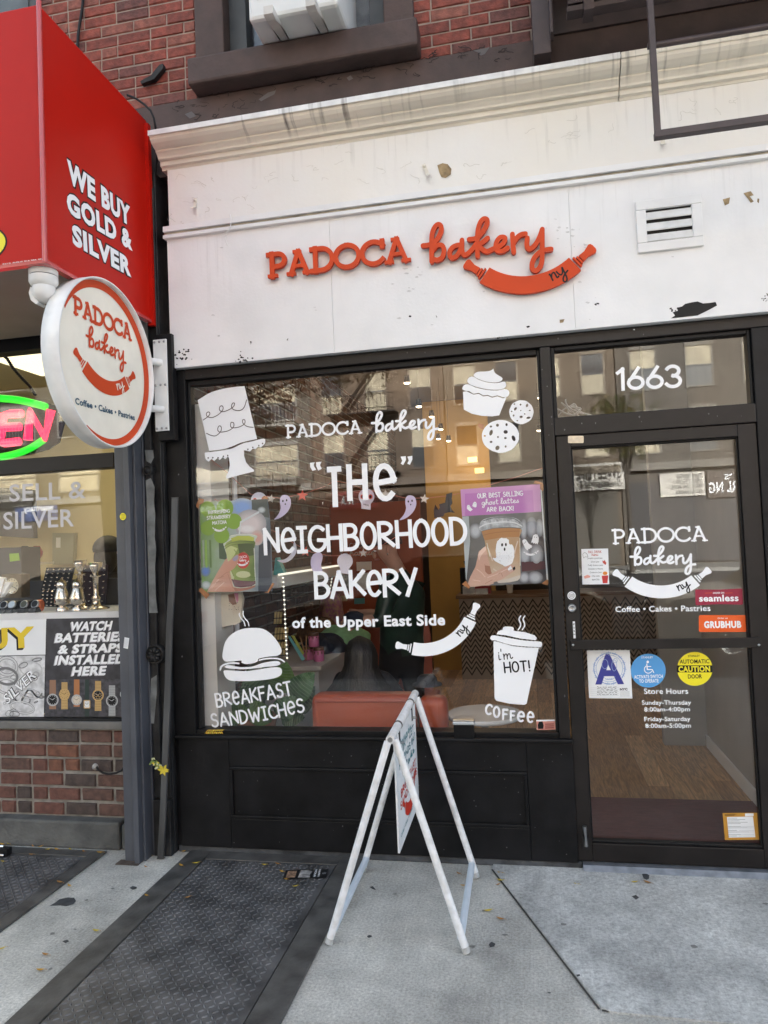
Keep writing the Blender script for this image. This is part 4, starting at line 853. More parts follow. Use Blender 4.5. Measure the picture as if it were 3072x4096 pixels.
# ------------------------------------------------------------------ ground
conc = mat('pavement_concrete', (.54,.52,.475), .85, var=.16, vscale=3.5, bump=.35, bscale=160, detail=8)
def dirty(m, base, spots=True, grain=95, sc_=1.3):
    """concrete: fine aggregate grain, broom lines, soft stains and gum spots in the surface"""
    t, n, l, b = nodes_of(m); src = b.inputs['Base Color'].links[0].from_socket
    co = n.new('ShaderNodeTexCoord')
    g = n.new('ShaderNodeTexNoise'); g.inputs['Scale'].default_value = grain; g.inputs['Detail'].default_value = 6; g.inputs['Roughness'].default_value = .75
    gr = n.new('ShaderNodeMapRange'); gr.inputs['From Min'].default_value = .3; gr.inputs['From Max'].default_value = .7; gr.inputs['To Min'].default_value = .58; gr.inputs['To Max'].default_value = 1.38
    v = n.new('ShaderNodeTexVoronoi'); v.inputs['Scale'].default_value = 3.1; v.inputs['Randomness'].default_value = 1
    nn = n.new('ShaderNodeTexNoise'); nn.inputs['Scale'].default_value = 40
    ad = n.new('ShaderNodeMath'); ad.operation = 'MULTIPLY_ADD'; ad.inputs[1].default_value = .05
    vr = n.new('ShaderNodeMapRange'); vr.inputs['From Min'].default_value = .065; vr.inputs['From Max'].default_value = .085; vr.inputs['To Min'].default_value = .42; vr.inputs['To Max'].default_value = 1
    st = n.new('ShaderNodeTexNoise'); st.inputs['Scale'].default_value = sc_; st.inputs['Detail'].default_value = 7; st.inputs['Roughness'].default_value = .65
    sr = n.new('ShaderNodeMapRange'); sr.inputs['From Min'].default_value = .33; sr.inputs['From Max'].default_value = .62; sr.inputs['To Min'].default_value = .60; sr.inputs['To Max'].default_value = 1.1
    mp = n.new('ShaderNodeMapping'); mp.inputs['Scale'].default_value = (160, 3, 1); br = n.new('ShaderNodeTexNoise'); br.inputs['Scale'].default_value = 1; br.inputs['Detail'].default_value = 2
    bb = n.new('ShaderNodeMapRange'); bb.inputs['To Min'].default_value = .86; bb.inputs['To Max'].default_value = 1.14
    O = co.outputs['Object']; l.new(O, g.inputs[0]); l.new(O, v.inputs[0]); l.new(O, st.inputs[0]); l.new(O, nn.inputs[0]); l.new(O, mp.inputs[0]); l.new(mp.outputs[0], br.inputs[0])
    l.new(br.outputs[0], bb.inputs[0]); l.new(nn.outputs[0], ad.inputs[0]); l.new(v.outputs['Distance'], ad.inputs[2]); l.new(ad.outputs[0], vr.inputs[0]); l.new(g.outputs[0], gr.inputs[0]); l.new(st.outputs[0], sr.inputs[0])
    cur = gr.outputs[0]
    for o in ([vr.outputs[0]] if spots else [])+[sr.outputs[0], bb.outputs[0]]:
        k = n.new('ShaderNodeMath'); k.operation = 'MULTIPLY'; l.new(cur, k.inputs[0]); l.new(o, k.inputs[1]); cur = k.outputs[0]
    mx = n.new('ShaderNodeMixRGB'); mx.blend_type = 'MULTIPLY'; mx.inputs[0].default_value = 1; l.new(src, mx.inputs[1]); l.new(cur, mx.inputs[2]); l.new(mx.outputs[0], b.inputs['Base Color'])
    bp = n.new('ShaderNodeBump'); bp.inputs['Strength'].default_value = .5; bp.inputs['Distance'].default_value = .004; l.new(g.outputs[0], bp.inputs['Height']); l.new(bp.outputs[0], b.inputs['Normal'])
dirty(conc, None)
conc2 = mat('newer_concrete', (.51,.505,.485), .85, var=.10, vscale=5, bump=.35, bscale=160, detail=8); dirty(conc2, None, grain=70, sc_=2.0)
asph = mat('asphalt', (.055,.055,.058), .9, var=.2, vscale=3, bump=.3, bscale=120)
b = MB(); b.box((-300,-300,-1), (300,300,-.16), asph); b.build('ground', kind='structure')
b = MB(); b.box((-60,-4.6,-.158), (60,.35,0), conc); b.box((-60,-4.75,-.158), (60,-4.601,-.005), mat('kerb_granite', (.25,.25,.25), .7, var=.2, vscale=8)); b.build('pavement', kind='structure')
b = MB(); b.box((-80,-32.6,-.158), (80,-28,0), mat('far_pavement_concrete', (.30,.29,.27), .85, var=.1, vscale=2)); b.build('far_pavement', kind='structure')
b = MB(); lw = mat('road_paint', (.7,.7,.68), .7)
for y in (-8.2, -11.8, -15.4, -19, -22.6):
    for x in range(-40, 40, 6): b.box((x, y, -.158), (x+2.6, y+.12, -.154), lw)
b.build('road_marking', kind='structure')
g0, g1, g2 = [G(*p) for p in ((1972,3481),(2407,4037),(3072,4102))]
b = MB(); b.prism([(g0.x,g0.y+.06),(g0.x,g0.y),(g1.x,g1.y),(g1.x+.03,g1.y-.02),(3.2,-1.2),(3.2,-.02)], 'z', .0005, .008, conc2); b.build('pavement_slab', kind='structure', bevel=.003)
jm = mat('joint_dirt', (.06,.055,.05), .95)
b = MB()
def line(a, c, wd, z=.004):
    a = V(a); c = V(c); t = (c-a).normalized(); nn = V((-t.y, t.x)); b.add([(*(a+nn*wd), z), (*(a-nn*wd), z), (*(c-nn*wd), z), (*(c+nn*wd), z)], [(0,1,2,3)], jm)
for q in (C_GL(775,1230, 620,1420, 300,1770),): pass
line((g0.x-.004, g0.y), (g1.x-.008, g1.y-.008), .004); line((g1.x, g1.y-.012), (3.2, -1.215), .005)
b.build('pavement_joint', kind='structure')

# ------------------------------------------------------------------ steel cellar doors with raised diamond tread
tread = mat('tread_plate_steel', (.12,.117,.118), .45, metal=.4, var=.4, vscale=7, bump=.15, bscale=80)
flat = mat('worn_steel_strip', (.098,.094,.089), .55, metal=.3, var=.35, vscale=9, bump=.2, bscale=60)
rustm = mat('rusty_edge', (.075,.055,.043), .8, var=.5, vscale=14, bump=.3, bscale=50)
def cellar(label, x0, x1, y0, y1, fw):
    t = thing('cellar_door', label, 'cellar door', ((x0+x1)/2, (y0+y1)/2, 0), 'steel cellar doors in the pavement')
    b = MB(); z = .012
    b.box((x0, y0, .0006), (x0+fw, y1, z), flat); b.box((x1-fw, y0, .0006), (x1, y1, z), flat); b.box((x0+fw+.0005, y1-fw, .0006), (x1-fw-.0005, y1, z), flat)
    b.build('frame', t, bevel=.002)
    b = MB(); a0, a1, c0, c1 = x0+fw+.006, x1-fw-.006, y0, y1-fw-.006
    b.box((a0, c0, .0006), (a1, c1, z-.003), tread)
    P = .027; i = 0; zz = z-.003
    ny = int((c1-c0)/P); nx = int((a1-a0)/P)
    for j in range(ny):
        for k in range(nx):
            cx, cy_ = a0+(k+.5)*P, c0+(j+.5)*P; an = R_(38 if (j+k) % 2 else -52); L, B = .0125, .0044
            u = V((math.cos(an), math.sin(an), 0)); n_ = V((-u.y, u.x, 0)); c = V((cx, cy_, zz))
            b.add([c-u*L, c-n_*B, c+u*L, c+n_*B, c-u*L*.45+V((0,0,.0036)), c+u*L*.45+V((0,0,.0036))], [(0,1,4),(1,5,4),(1,2,5),(2,3,5),(3,4,5),(3,0,4)], tread)
    b.build('tread_plate', t)
    return t
ca = G(375*1.8517, 1870*1.8517); 
cellar('diamond tread steel cellar door under the sandwich board with a flyer on it', -1.85, -.90, -2.4, -.03, .12)
cellar('diamond tread steel cellar door in front of the jewellery shop brick wall', -3.4, -2.31, -2.4, -.115, .075)

# ------------------------------------------------------------------ jewellery shopfront on the left
jew = thing('jewellery_shopfront', 'jewellery shopfront with a brick base and grey steel corner post', 'shopfront', (-3, 0, 0))
JX1 = W(482, 2400, 0).x
basebr = [mat('base_brick_'+n, c, .85, var=.28, vscale=26, bump=.5, bscale=90) for n, c in (('red',(.135,.060,.045)),('brown',(.115,.064,.050)),('orange',(.165,.072,.045)),('burnt',(.072,.052,.045)))]
b = MB(); zb0, zb1 = W(200,3262,-.02).z, W(200,2915,-.02).z
b.box((-6, -.006, 0), (JX1+.03, .25, zb1), mortarg); random.seed(11); bricks(b, -6, JX1+.03, zb0+.005, zb1, -.006, .205, (zb1-zb0)/6, basebr+basebr[:2], mort=.015, depth=.012, jit=.002); b.build('brick_base', jew)
b = MB(); st_ = mat('plinth_stone', (.105,.105,.10), .85, var=.3, vscale=7, bump=.5, bscale=50); xq = W(478, 3350, -.09).x
b.box((-6,-.085,0), (xq-.004,.0,zb0-.002), st_); b.box((xq+.004,-.08,0), (JX1+.06,.0,zb0-.012), st_); b.build('stone_plinth', jew, bevel=.012)
b = MB(); zs1 = W(200,2872,0).z; b.box((-6,-.035,zb1+.0005), (JX1+.02,.1,zb1+.045), mat('sill_stone', (.16,.155,.145), .85, var=.2, vscale=8, bump=.4, bscale=50)); b.build('sill', jew, bevel=.006)
zf0, zf1 = zb1+.0455, W(240,2869,0).z
zt0, zt1 = W(468,1868,-.03).z, W(468,1808,-.03).z
zh = 2.80
b = MB(); b.box((-6,-.03,zf0), (JX1,.06,zf1), ink); b.box((-6,-.035,zt0), (JX1,.06,zt1), brownblk); b.box((-6,-.035,zh), (JX1,.06,3.2), black); b.build('frame', jew, bevel=.003)
jw = bpy.data.objects.new('display_window', None); COL.objects.link(jw); jw.parent = jew; jw.location = (3, 0, 0)
b = MB(); b.box((-6,-.006,zf1), (JX1,0,zt0), pane); b.build('pane', jw)
b = MB(); b.box((-6,-.006,zt1), (JX1,0,zh), pane); b.build('pane', jw)
b = MB(); lv = mat('worn_window_lettering', (.62,.62,.66), .5); J0 = PY(-.006)
type_(b, ', SELL &', J0, C_JW(-30,418)[0], C_JW(690,385)[0], J0.mm((80,2000), 70), lv, bold=.012)
type_(b, 'SILVER', J0, C_JW(28,638)[0], C_JW(598,612)[0], J0.mm((80,2100), 71), lv, bold=.012); b.build('lettering', jw, 'pale worn lettering across the upper pane')
# grey corner post
b = MB(); xa, xb, xc = W(486,2900,-.2).x, W(541,2900,-.23).x, W(607,2900,-.05).x
b.box((xa, -.20, 0), (xb-.03, -.0, 3.2), greymetal); b.box((xb-.0295, -.225, 0), (xb+.0, -.0, 3.2), greymetal)
b.box((xb+.0005, -.19, 0), (xb+.016, -.01, 3.2), greymetal); b.box((xb+.0165, -.12, 0), (xb+.026, -.02, 3.2), greymetal); b.build('corner_post', jew, bevel=.003)
b = MB(); b.box((xa-.03,-.245,.0006), (xb-.0,-.19,.004), rustm); b.build('base_plate', jew)
def jst(name, label, cat, pl, C, outline, m, ex=lambda b: None):
    return sticker(name, label, cat, pl, C, outline, m, ex, .0012)
JP = PY(-.2255)
xm = (W(975,0).x)
b = MB(); pf_ = PY(-.226)
b.poly(pf_, pxs(pf_, fl(C_JW, el(990,536,25,29,20))), yel, .0012)
for i in range(4): b.ribbon(pf_, pxs(pf_, C_JW(974+i,520+i*10,1006-i,518+i*10)), .0016, ink, .0014)
tag(b.build('sticker'), 'small round yellow sticker on the grey steel corner post', 'sticker')
b = MB(); b.poly(pf_, pxs(pf_, C_JW(1003,1506,1041,1513,1030,1600,993,1592)), paper, .0012)
for i in range(4): b.ribbon(pf_, pxs(pf_, C_JW(1008+i*8,1518,998+i*8,1588)), .0012, mat('form_grey', (.35,.36,.38), .6), .0014)
tag(b.build('sticker'), 'small white barcode label on the grey steel corner post', 'sticker')
# loose cable by the brick
b = MB(); b.tube([W(*p, -.05) for p in C_GL(612,580, 625,603, 655,622, 690,628, 735,622, 770,606, 795,570)], .0055, ink, 8); b.lathe([(.02,0),(.014,.012),(.004,.02)], W(*C_GL(605,582)[0], -.02), mat('caulk_grey', (.35,.34,.33), .8), 10, (0,-1,0)); tag(b.build('cable'), 'short black cable looping out of an orange brick beside the steel post', 'cable')
# posters in the lower window
def poster(name, label, q, m, fn, pl):
    b = MB(); b.poly(pl, pxs(pl, q), m, .0008); fn(b); return tag(b.build(name), label, 'poster')
PJ = PY(-.0062); J1 = PY(.0)
yb = mat('poster_yellow', (.72,.52,.015), .5); pdark = mat('poster_charcoal', (.032,.030,.036), .5, var=.35, vscale=18); silv = mat('poster_silver', (.52,.52,.54), .5)
def by(b):
    for m, dx, dy, d in ((ink,-7,8,.0012),(ink,-4,5,.0013),(yb,0,0,.0016)):
        type_(b, 'BUY', PJ, (C_JW(-290,1608)[0][0]+dx, C_JW(0,1608)[0][1]+dy), (C_JW(285,1578)[0][0]+dx, C_JW(0,1580)[0][1]+dy), PJ.mm((100,2590), 82), m, d, bold=.035)
poster('poster', 'white poster with big yellow letters in the lower jewellery window', C_JW(-420,1378, 372,1362, 366,1646, -420,1664), paper, by, PJ)
def sv(b):
    g = [mat('jewel_grey_%s' % k, c, .5) for k, c in (('dark',(.16,.16,.165)),('mid',(.36,.36,.37)),('light',(.60,.60,.61)))]
    random.seed(5)
    for k in range(26):
        x, y = random.uniform(-20,350), random.uniform(1670,2130); rx = random.uniform(8,40); ry = rx*random.uniform(.25,.9); a = random.uniform(-.6,.6)
        e_ = [p for p in el(x, y, rx, ry, 22, a) if True]; e_ = [(max(-400,min(358,p[0])), max(1664,min(2140,p[1]))) for p in e_]
        b.ribbon(PJ, pxs(PJ, fl(C_JW, e_+[e_[0]])), random.uniform(.002,.009), random.choice(g), .001)
    for ring, rr, wd in (((60,1740),(78,70),.012),((55,1820),(88,64),.010),((60,1900),(86,60),.010),((180,2070),(96,44),.008),((240,1960),(80,36),.006),((250,1760),(90,60),.004)):
        for m, w2, dd in ((g[0], wd*1.5, .0012), (g[2], wd, .0013)):
            e_ = [(max(-400,min(356,p[0])), max(1666,min(2138,p[1]))) for p in el(*ring, *rr, 30, .2)]; b.ribbon(PJ, pxs(PJ, fl(C_JW, e_+[e_[0]])), w2, m, dd)
    for k in range(90):
        t = k/90; x = 120+220*t; y = 2000+40*math.sin(t*9)-60*t
        b.poly(PJ, pxs(PJ, fl(C_JW, el(min(350,x), y, 7, 6, 8))), random.choice(g), .0017)
    for m, o, d, bo in ((ink,0,.002,.06),(vinyl,0,.0024,.012)): type_(b, 'SILVER', PJ, C_JW(62,2045)[0], C_JW(295,1822)[0], PJ.mm((100,2750), 40), m, d, bold=bo, shear=.12)
poster('poster', 'grey photo poster of silver rings and bracelets with slanted lettering', C_JW(-420,1670, 364,1652, 354,2146, -420,2146), mat('poster_pale', (.62,.62,.63), .5, var=.25, vscale=22), sv, PJ)
def wa(b):
    for t, A, B, h in (('WATCH',(560,1452),(894,1444),35),('BATTERIES',(442,1545),(1000,1532),36),('& STRAPS',(468,1635),(985,1620),34),('INSTALLED',(440,1725),(1005,1712),36),('HERE',(578,1812),(848,1806),35)):
        for m, dx, dy, d in ((silv,-4,3,.0012),(vinyl,0,0,.0016)): type_(b, t, PJ, (C_JW(*A)[0][0]+dx, C_JW(*A)[0][1]+dy), (C_JW(*B)[0][0]+dx, C_JW(*B)[0][1]+dy), PJ.mm((300,2600), h), m, d, bold=.035, shear=.28)
    b.poly(PJ, pxs(PJ, C_JW(372,1846,1010,1840,1010,2146,360,2146)), mat('poster_slate', (.045,.042,.05), .5, var=.5, vscale=40), .001)
    gold = mat('print_gold', (.55,.36,.14), .45); tan = mat('print_tan_leather', (.42,.17,.06), .5); nato = mat('print_brown_strap', (.28,.15,.09), .5); sil = mat('print_steel', (.42,.43,.44), .4); crm = mat('print_cream', (.62,.55,.45), .5); grn = mat('print_green_strap', (.012,.03,.025), .5)
    for x, yt, yb_, strap, case, face, r, top in ((425,1850,2085,nato,sil,ink,48,2010),(520,1868,2085,gold,gold,gold,46,1965),(618,1846,2065,tan,sil,crm,42,2010),(701,1846,2146,grn,gold,paper,30,2045),(790,1858,2098,gold,gold,ink,46,1972),(902,1893,2140,sil,sil,ink,48,2018),(1000,1850,2010,sil,sil,crm,34,1965)):
        sw = r*.52
        if x < 985: b.poly(PJ, pxs(PJ, C_JW(x-sw,yt,x+sw,yt,x+sw*1.1,yb_,x-sw*1.1,yb_)), strap, .0012)
        if strap in (gold, sil):
            for k in range(6):
                y = yt+6+k*(top-r-yt)/6; b.ribbon(PJ, pxs(PJ, C_JW(x-sw,y,x+sw,y)), .0009, ink, .0013)
                y = top+r+4+k*(yb_-top-r)/6; b.ribbon(PJ, pxs(PJ, C_JW(x-sw,y,x+sw,y)), .0009, ink, .0013)
        if r == 30:
            b.poly(PJ, pxs(PJ, fl(C_JW, rrect(x-27,top-34,x+27,top+34,8))), case, .0015); b.poly(PJ, pxs(PJ, fl(C_JW, rrect(x-20,top-27,x+20,top+27,5))), face, .0018)
        else:
            b.poly(PJ, pxs(PJ, fl(C_JW, [(min(p[0],1008),p[1]) for p in el(x,top,r,r*1.05,8 if strap is gold and face is gold else 28)])), case, .0015); b.poly(PJ, pxs(PJ, fl(C_JW, [(min(p[0],1008),p[1]) for p in el(x,top,r*.78,r*.8,28)])), face, .0018)
        hc = paper if face is ink else ink
        if x < 985:
            b.ribbon(PJ, pxs(PJ, C_JW(x,top,x+r*.35,top-r*.3)), .002, hc, .0021); b.ribbon(PJ, pxs(PJ, C_JW(x,top,x-r*.45,top-r*.25)), .0016, hc, .0021)
            for k in range(12):
                a = k*math.pi/6; b.ribbon(PJ, pxs(PJ, C_JW(x+r*.6*math.cos(a),top+r*.62*math.sin(a),x+r*.72*math.cos(a),top+r*.74*math.sin(a))), .0016, hc, .0021)
        if x == 790:
            for dx, dy in ((-16,0),(16,0),(0,18)): e_ = el(x+dx,top+dy,11,11,14); b.ribbon(PJ, pxs(PJ, fl(C_JW, e_+[e_[0]])), .002, gold, .0022)
poster('poster', 'dark poster with slanted white capitals above a row of wrist watches', C_JW(374,1358, 1010,1346, 1010,2146, 360,2146), pdark, wa, PJ)

# ------------------------------------------------------------------ red box sign of the jewellery shop
RXF = -1.959
rb = thing('box_sign', 'big red box sign above the jewellery shop window', 'sign', (-3, -.5, 3.4))
ry0, ry1, rz0, rz1 = -1.0, -.10, 2.862, 3.985
b = MB(); b.box((-4.6, ry0, rz0), (RXF, ry1, rz1), red); b.build('body', rb, bevel=.006)
b = MB(); trm = mat('red_trim', (.50,.06,.06), .2, coat=.6)
b.tube([(RXF+.004, ry0-.004, rz0-.012), (RXF+.004, ry0-.004, rz1+.01)], .011, trm, 10); b.box((RXF-.01, ry1-.03, rz0-.03), (RXF+.022, ry1+.0, rz1-.03), red)
b.box((-4.6, ry0-.012, rz0-.016), (RXF+.012, ry0+.02, rz0-.0005), trm); b.box((RXF-.02, ry0+.0205, rz0-.016), (RXF+.012, ry1, rz0-.0005), trm); b.build('trim', rb)
b = MB(); b.box((-4.6, ry0+.03, rz0-.008), (RXF-.021, ry1, rz0-.0006), mat('soffit_aluminium', (.22,.21,.20), .5, var=.1, vscale=5)); b.build('soffit', rb)
b = MB(); b.box((RXF-.08, ry1-.04, rz0-.13), (RXF-.01, ry1-.032, rz0-.008), steel); b.lathe([(.012,0),(.01,.006),(.004,.01)], (RXF-.045, ry1-.041, rz0-.09), steel, 10, (0,-1,0)); b.build('bracket', rb)
rp = PX(RXF); rf = PY(ry0); b = MB()
for t, A, B, hA in (('WE BUY',(269,722),(522,904),86),('GOLD &',(268,845),(529,1000),80),('SILVER',(289,972),(524,1105),77)):
    h = rp.mm(A, hA)
    type_(b, t, rp, A, B, h, ink, .0012, bold=.105); type_(b, t, rp, A, B, h*.985, vinyl, .0022, bold=.05)
b.build('lettering', rb); b = MB()
type_(b, 'PAUL SIGNS 718 788-7593', rf, (12,1067), (182,1045), rf.mm((30,1060), 13), vinyl, .0012, bold=.02)
b.build('small_lettering', rb); b = MB()
rfp = rf.px((30,965)); b.poly(rf, el(rfp[0]-.36, rfp[1], .36, .13, 50), ink, .0012); b.poly(rf, el(rfp[0]-.36, rfp[1], .352, .121, 50), yel, .0022)
b.build('yellow_oval', rb)
b = MB(); b.tube([W(*p, -.02) for p in C_TL(553,-20, 545,60, 530,150, 518,240, 515,330)], .008, ink, 8); tag(b.build('cable'), 'black cable hanging down the brick wall behind the red box sign', 'cable')
b = MB(); b.tube([W(*p, -.16) for p in C_TL(845,630, 905,655, 960,695, 1000,735, 1022,790, 1032,845)]+[W(*p, -.06) for p in C_TL(1050,1000, 1030,1150, 1000,1280, 998,1370)], .006, ink, 8); tag(b.build('cable'), 'thin black cable drooping from the red box sign over the pilaster', 'cable')
# security camera
sc_ = thing('security_camera', 'white dome security camera under the corner of the red box sign', 'camera', W(173, 1068, -.93)); c = W(173, 1066, -.93)
sw_ = mat('camera_plastic', (.72,.71,.69), .4)
b = MB(); b.lathe([(.07,-.002),(.071,-.012),(.071,-.05),(.069,-.052)], c, sw_, 28); b.lathe([(.068,-.0525),(.068,-.056)], c, ink, 28); b.lathe([(.071,-.0565),(.071,-.085),(.064,-.10),(.055,-.108)], c, sw_, 28); b.build('base', sc_)
b = MB(); b.lathe([(.055,-.1085),(.058,-.125),(.056,-.15),(.045,-.172),(.026,-.187),(.005,-.192)], c, sw_, 28); k0 = len(b.v); b.prism([(-.055,-.11),(-.066,-.14),(-.055,-.18),(-.025,-.205),(-.01,-.198),(-.03,-.17),(-.04,-.14)], 'y', -.03, .03, sw_)
b.v = [v if i < k0 else V((v.x+c.x, v.y+c.y, v.z+c.z)) for i, v in enumerate(b.v)]
b.build('dome', sc_); sc_.scale = (.84,.84,.84)
# neon OPEN sign
ng = mat('neon_green', (.02,.3,.03), .4, emit=(.01,1,.03), estr=.14); nr = mat('neon_red', (.2,.01,.03), .4, spec=.1, emit=(1,.012,.07), estr=.34); nb = mat('neon_backing', (.005,.005,.006), .5, spec=.1)
neo = thing('neon_sign', 'lit red and green neon sign hanging in the jewellery window', 'sign', W(60, 1700, .08)); PN = PY(.09)
b = MB(); b.poly(PN, pxs(PN, fl(C_BL, [(-560,1430),(-300,1400),(100,1432),(330,1455),(470,1500),(520,1560),(532,1640),(490,1800),(400,1860),(240,1905),(-100,1960),(-500,1940)])), nb, 0, .012); b.build('backing', neo)
def ntube(q, r, m, name):
    b = MB(); b.tube([PN.at(p, .03) for p in pxs(PN, fl(C_BL, q))], r, m, 8); b.build(name, neo)
ntube(smooth([(-300,1425),(-100,1440),(60,1448),(180,1460),(300,1485),(410,1515)],4), .022, ng, 'green_tube'); ntube(smooth([(-300,1940),(-100,1938),(60,1925),(200,1890),(300,1845),(385,1790)],4), .022, ng, 'green_tube')
for q in ([(210,1570),(110,1575),(60,1590),(45,1650),(35,1740),(30,1800),(70,1815),(190,1800)],[(45,1685),(195,1678)],[(258,1790),(280,1555),(400,1770),(450,1540)],[(-110,1590),(-20,1590),(0,1640),(-20,1690),(-120,1700)],[(-110,1590),(-130,1820)]): ntube(q, .026, nr, 'red_tube')

# ------------------------------------------------------------------ black iron pilaster between the shops
pil = thing('pilaster', 'black cast iron pilaster with rosettes between the two shopfronts', 'pilaster', (-2, -.03, 0))
b = MB(); xl, xr = xb+.027, -1.927
xm1, xm2 = W(665, 2600, -.1).x, W(700, 2600, -.1).x
b.box((xl, -.085, .0), (xr, .2, 3.70), iron); b.box((xl+.004, -.115, .30), (W(628,2400,-.1).x, -.0855, 3.5), iron)
b.box((W(664,2400,-.1).x, -.108, .30), (xr-.012, -.0855, 3.6), iron)
b.box((xl, -.125, 0), (xr-.001, -.0852, .29), iron); b.build('shaft', pil, bevel=.006)
gp = mat('worn_iron_primer', (.17,.18,.18), .6, var=.3, vscale=15, bump=.3, bscale=30)
b = MB(); pg = PY(-.1155)
b.poly(pg, pxs(pg, C_JW(1172,245, 1215,225, 1245,300, 1240,420, 1250,520, 1246,700, 1258,800, 1248,950, 1256,1200, 1270,1310, 1200,1310, 1195,1000, 1185,700, 1180,400)), gp, .0012)
b.poly(pg, pxs(pg, C_JW(1165,0,1230,0,1240,60,1215,110,1180,90)), gp, .0012); b.poly(pg, pxs(pg, C_JW(1215,1840,1262,1810,1262,1960,1240,2200,1215,2200,1210,1990)), gp, .0012); b.build('worn_paint', pil)
for (cx, cy_), r, n in ((C_JW(1203,170)[0], 15, 0), (C_JW(1262,1640)[0], 27, 9)):
    b = MB(); c = W(cx, cy_, -.10); rr = r/740
    b.lathe([(rr*1.45,-.02),(rr*1.45,.022),(rr*1.25,.032),(rr*1.1,.020),(rr*.9,.022),(rr*.5,.034),(rr*.2,.036)], c, iron, 24, (0,-1,0))
    for k in range(n):
        a = 2*math.pi*k/n; b.tube([c+V((math.cos(a)*rr*t, -.026-.012*math.sin(t*3), math.sin(a)*rr*t)) for t in (.2,.5,.8,1.05)], [.006,.011,.012,.005], iron, 6)
    b.build('rosette', pil)
# leaning batten and the flower stuck to it
b = MB(); t0, t1 = C_JW(1405,430)[0], C_JW(1315,2150)[0]
pts = [W(*C_JW(1408,380)[0], -.125), W(*C_JW(1400,800)[0], -.13), W(*C_JW(1365,1400)[0], -.14), W(690-20, 2800, -.15), W(653, 3250, -.17), G(643, 3436)+V((0,.0,.004))]
bat = mat('weathered_batten', (.075,.075,.075), .75, var=.4, vscale=10, bump=.3, bscale=40, stretch=(1,1,.15))
vs = []
for p in pts: vs += [p+V((-.017,-.008,0)), p+V((.017,-.008,0)), p+V((.017,.008,0)), p+V((-.017,.008,0))]
b.add(vs, [(4*i+(j+1) % 4, 4*i+j, 4*i+4+j, 4*i+4+(j+1) % 4) for i in range(5) for j in range(4)]+[(3,2,1,0),(20,21,22,23)], bat)
tag(b.build('wooden_batten', bevel=.003), 'long grey weathered wooden batten leaning on the black pilaster', 'batten')
fs_ = thing('flower_sprig', 'yellow flower sprig with green stalk stuck to the leaning batten', 'flower', W(*C_GL(1035,600)[0], -.19))
gs = mat('stalk_green', (.16,.22,.05), .7); ys = mat('petal_yellow', (.66,.52,.04), .6); pw = mat('pale_blossom', (.55,.55,.30), .6)
b = MB(); b.tube([W(*p, -.19) for p in C_GL(1035,605, 1015,585, 990,560, 965,540)], .004, gs, 6); b.build('stalk', fs_)
b = MB(); random.seed(2)
def petal(b, c, dx, dz, L, wd, m): 
    u = V((dx, random.uniform(-.3,.1), dz)).normalized(); s_ = u.cross(V((0,-1,0))).normalized(); b.add([c, c+u*L*.5+s_*wd, c+u*L, c+u*L*.5-s_*wd], [(0,1,2,3)], m)
for k in range(7): petal(b, W(*C_GL(1035,602)[0], -.195), math.cos(k), math.sin(k), .032, .008, ys)
for k in range(26):
    u = random.random(); petal(b, W(C_GL(960+60*u,540+50*u)[0][0]+random.gauss(0,5), C_GL(960+60*u,540+50*u)[0][1]+random.gauss(0,5), -.195), random.uniform(-1,1), random.uniform(-1,1), .018, .006, random.choice([pw, ys, gs]))
b.build('blossom', fs_)

# ------------------------------------------------------------------ sandwich board
afr = thing('sandwich_board', 'white tubular A frame pavement sign with a hanging white panel', 'sign', (-.62, -.5, 0))
wt = mat('white_tube', (.66,.655,.64), .38, col2=(.84,.84,.85), vscale=26, bump=.08, bscale=60, detail=8); bluew = mat('bluish_tube', (.62,.68,.74), .35, var=.05, vscale=14)
FA = [G(*C_AF(122,1985)[0]), G(*C_AF(1138,2055)[0]), G(*C_AF(1212,1500)[0]), G(*C_AF(368,1455)[0])]      # feet: near-left, near-right, far-right, far-left
n0, n1 = C_AF(572,478)[0], C_AF(757,135)[0]
# ridge bar runs in the vertical plane midway between the feet
mid_n, mid_f = (FA[0]+FA[1])/2, (FA[2]+FA[3])/2
def on_plane(p, a, c):
    d = ray(p); nrm = (c-a).cross(V((0,0,1))); return EYE + d*((a-EYE).dot(nrm)/d.dot(nrm))
T0, T1 = on_plane(n0, mid_n, mid_f), on_plane(n1, mid_n, mid_f)
zt = (T0.z+T1.z)/2
print('A-frame', [tuple(round(x,2) for x in p) for p in FA+[T0,T1]])
T0, T1 = V((T0.x,T0.y,T0.z)), V((T1.x,T1.y,T1.z)); R = .0155
def leg(a, c, name='leg', m=wt): b = MB(); b.tube([a, c], R, m, 14); return b.build(name, afr)
dr = (T1-T0).normalized(); sd = dr.cross(V((0,0,1))).normalized()
for ft, tp, s_ in ((FA[0],T0+dr*.012,-1),(FA[3],T1-dr*.012,-1),(FA[1],T0+dr*.045,1),(FA[2],T1-dr*.035,1)):
    leg(V((ft.x,ft.y,.006)), tp+sd*.012*s_-V((0,0,.012)))
for ft, tp in ((FA[0],T0),(FA[1],T0),(FA[2],T1),(FA[3],T1)):
    dn = (tp-V((ft.x,ft.y,0))).normalized(); b = MB(); b.tube([V((ft.x,ft.y,.0045)), V((ft.x,ft.y,.0045))+dn*.022], R+.0012, mat('worn_foot_cap', (.42,.42,.41), .6, var=.3, vscale=40), 14); b.build('foot_cap', afr)
b = MB(); b.tube([T0, T1], .018, wt, 16); b.lathe([(.010,0),(.010,.002)], T0, steel, 12, -dr); b.build('ridge_bar', afr)
b = MB()
for u in (.27, .76): c = T0.lerp(T1, u); b.tube([c-dr*.008, c+dr*.008], .0195, rustm, 16)
b.build('rusty_band', afr)
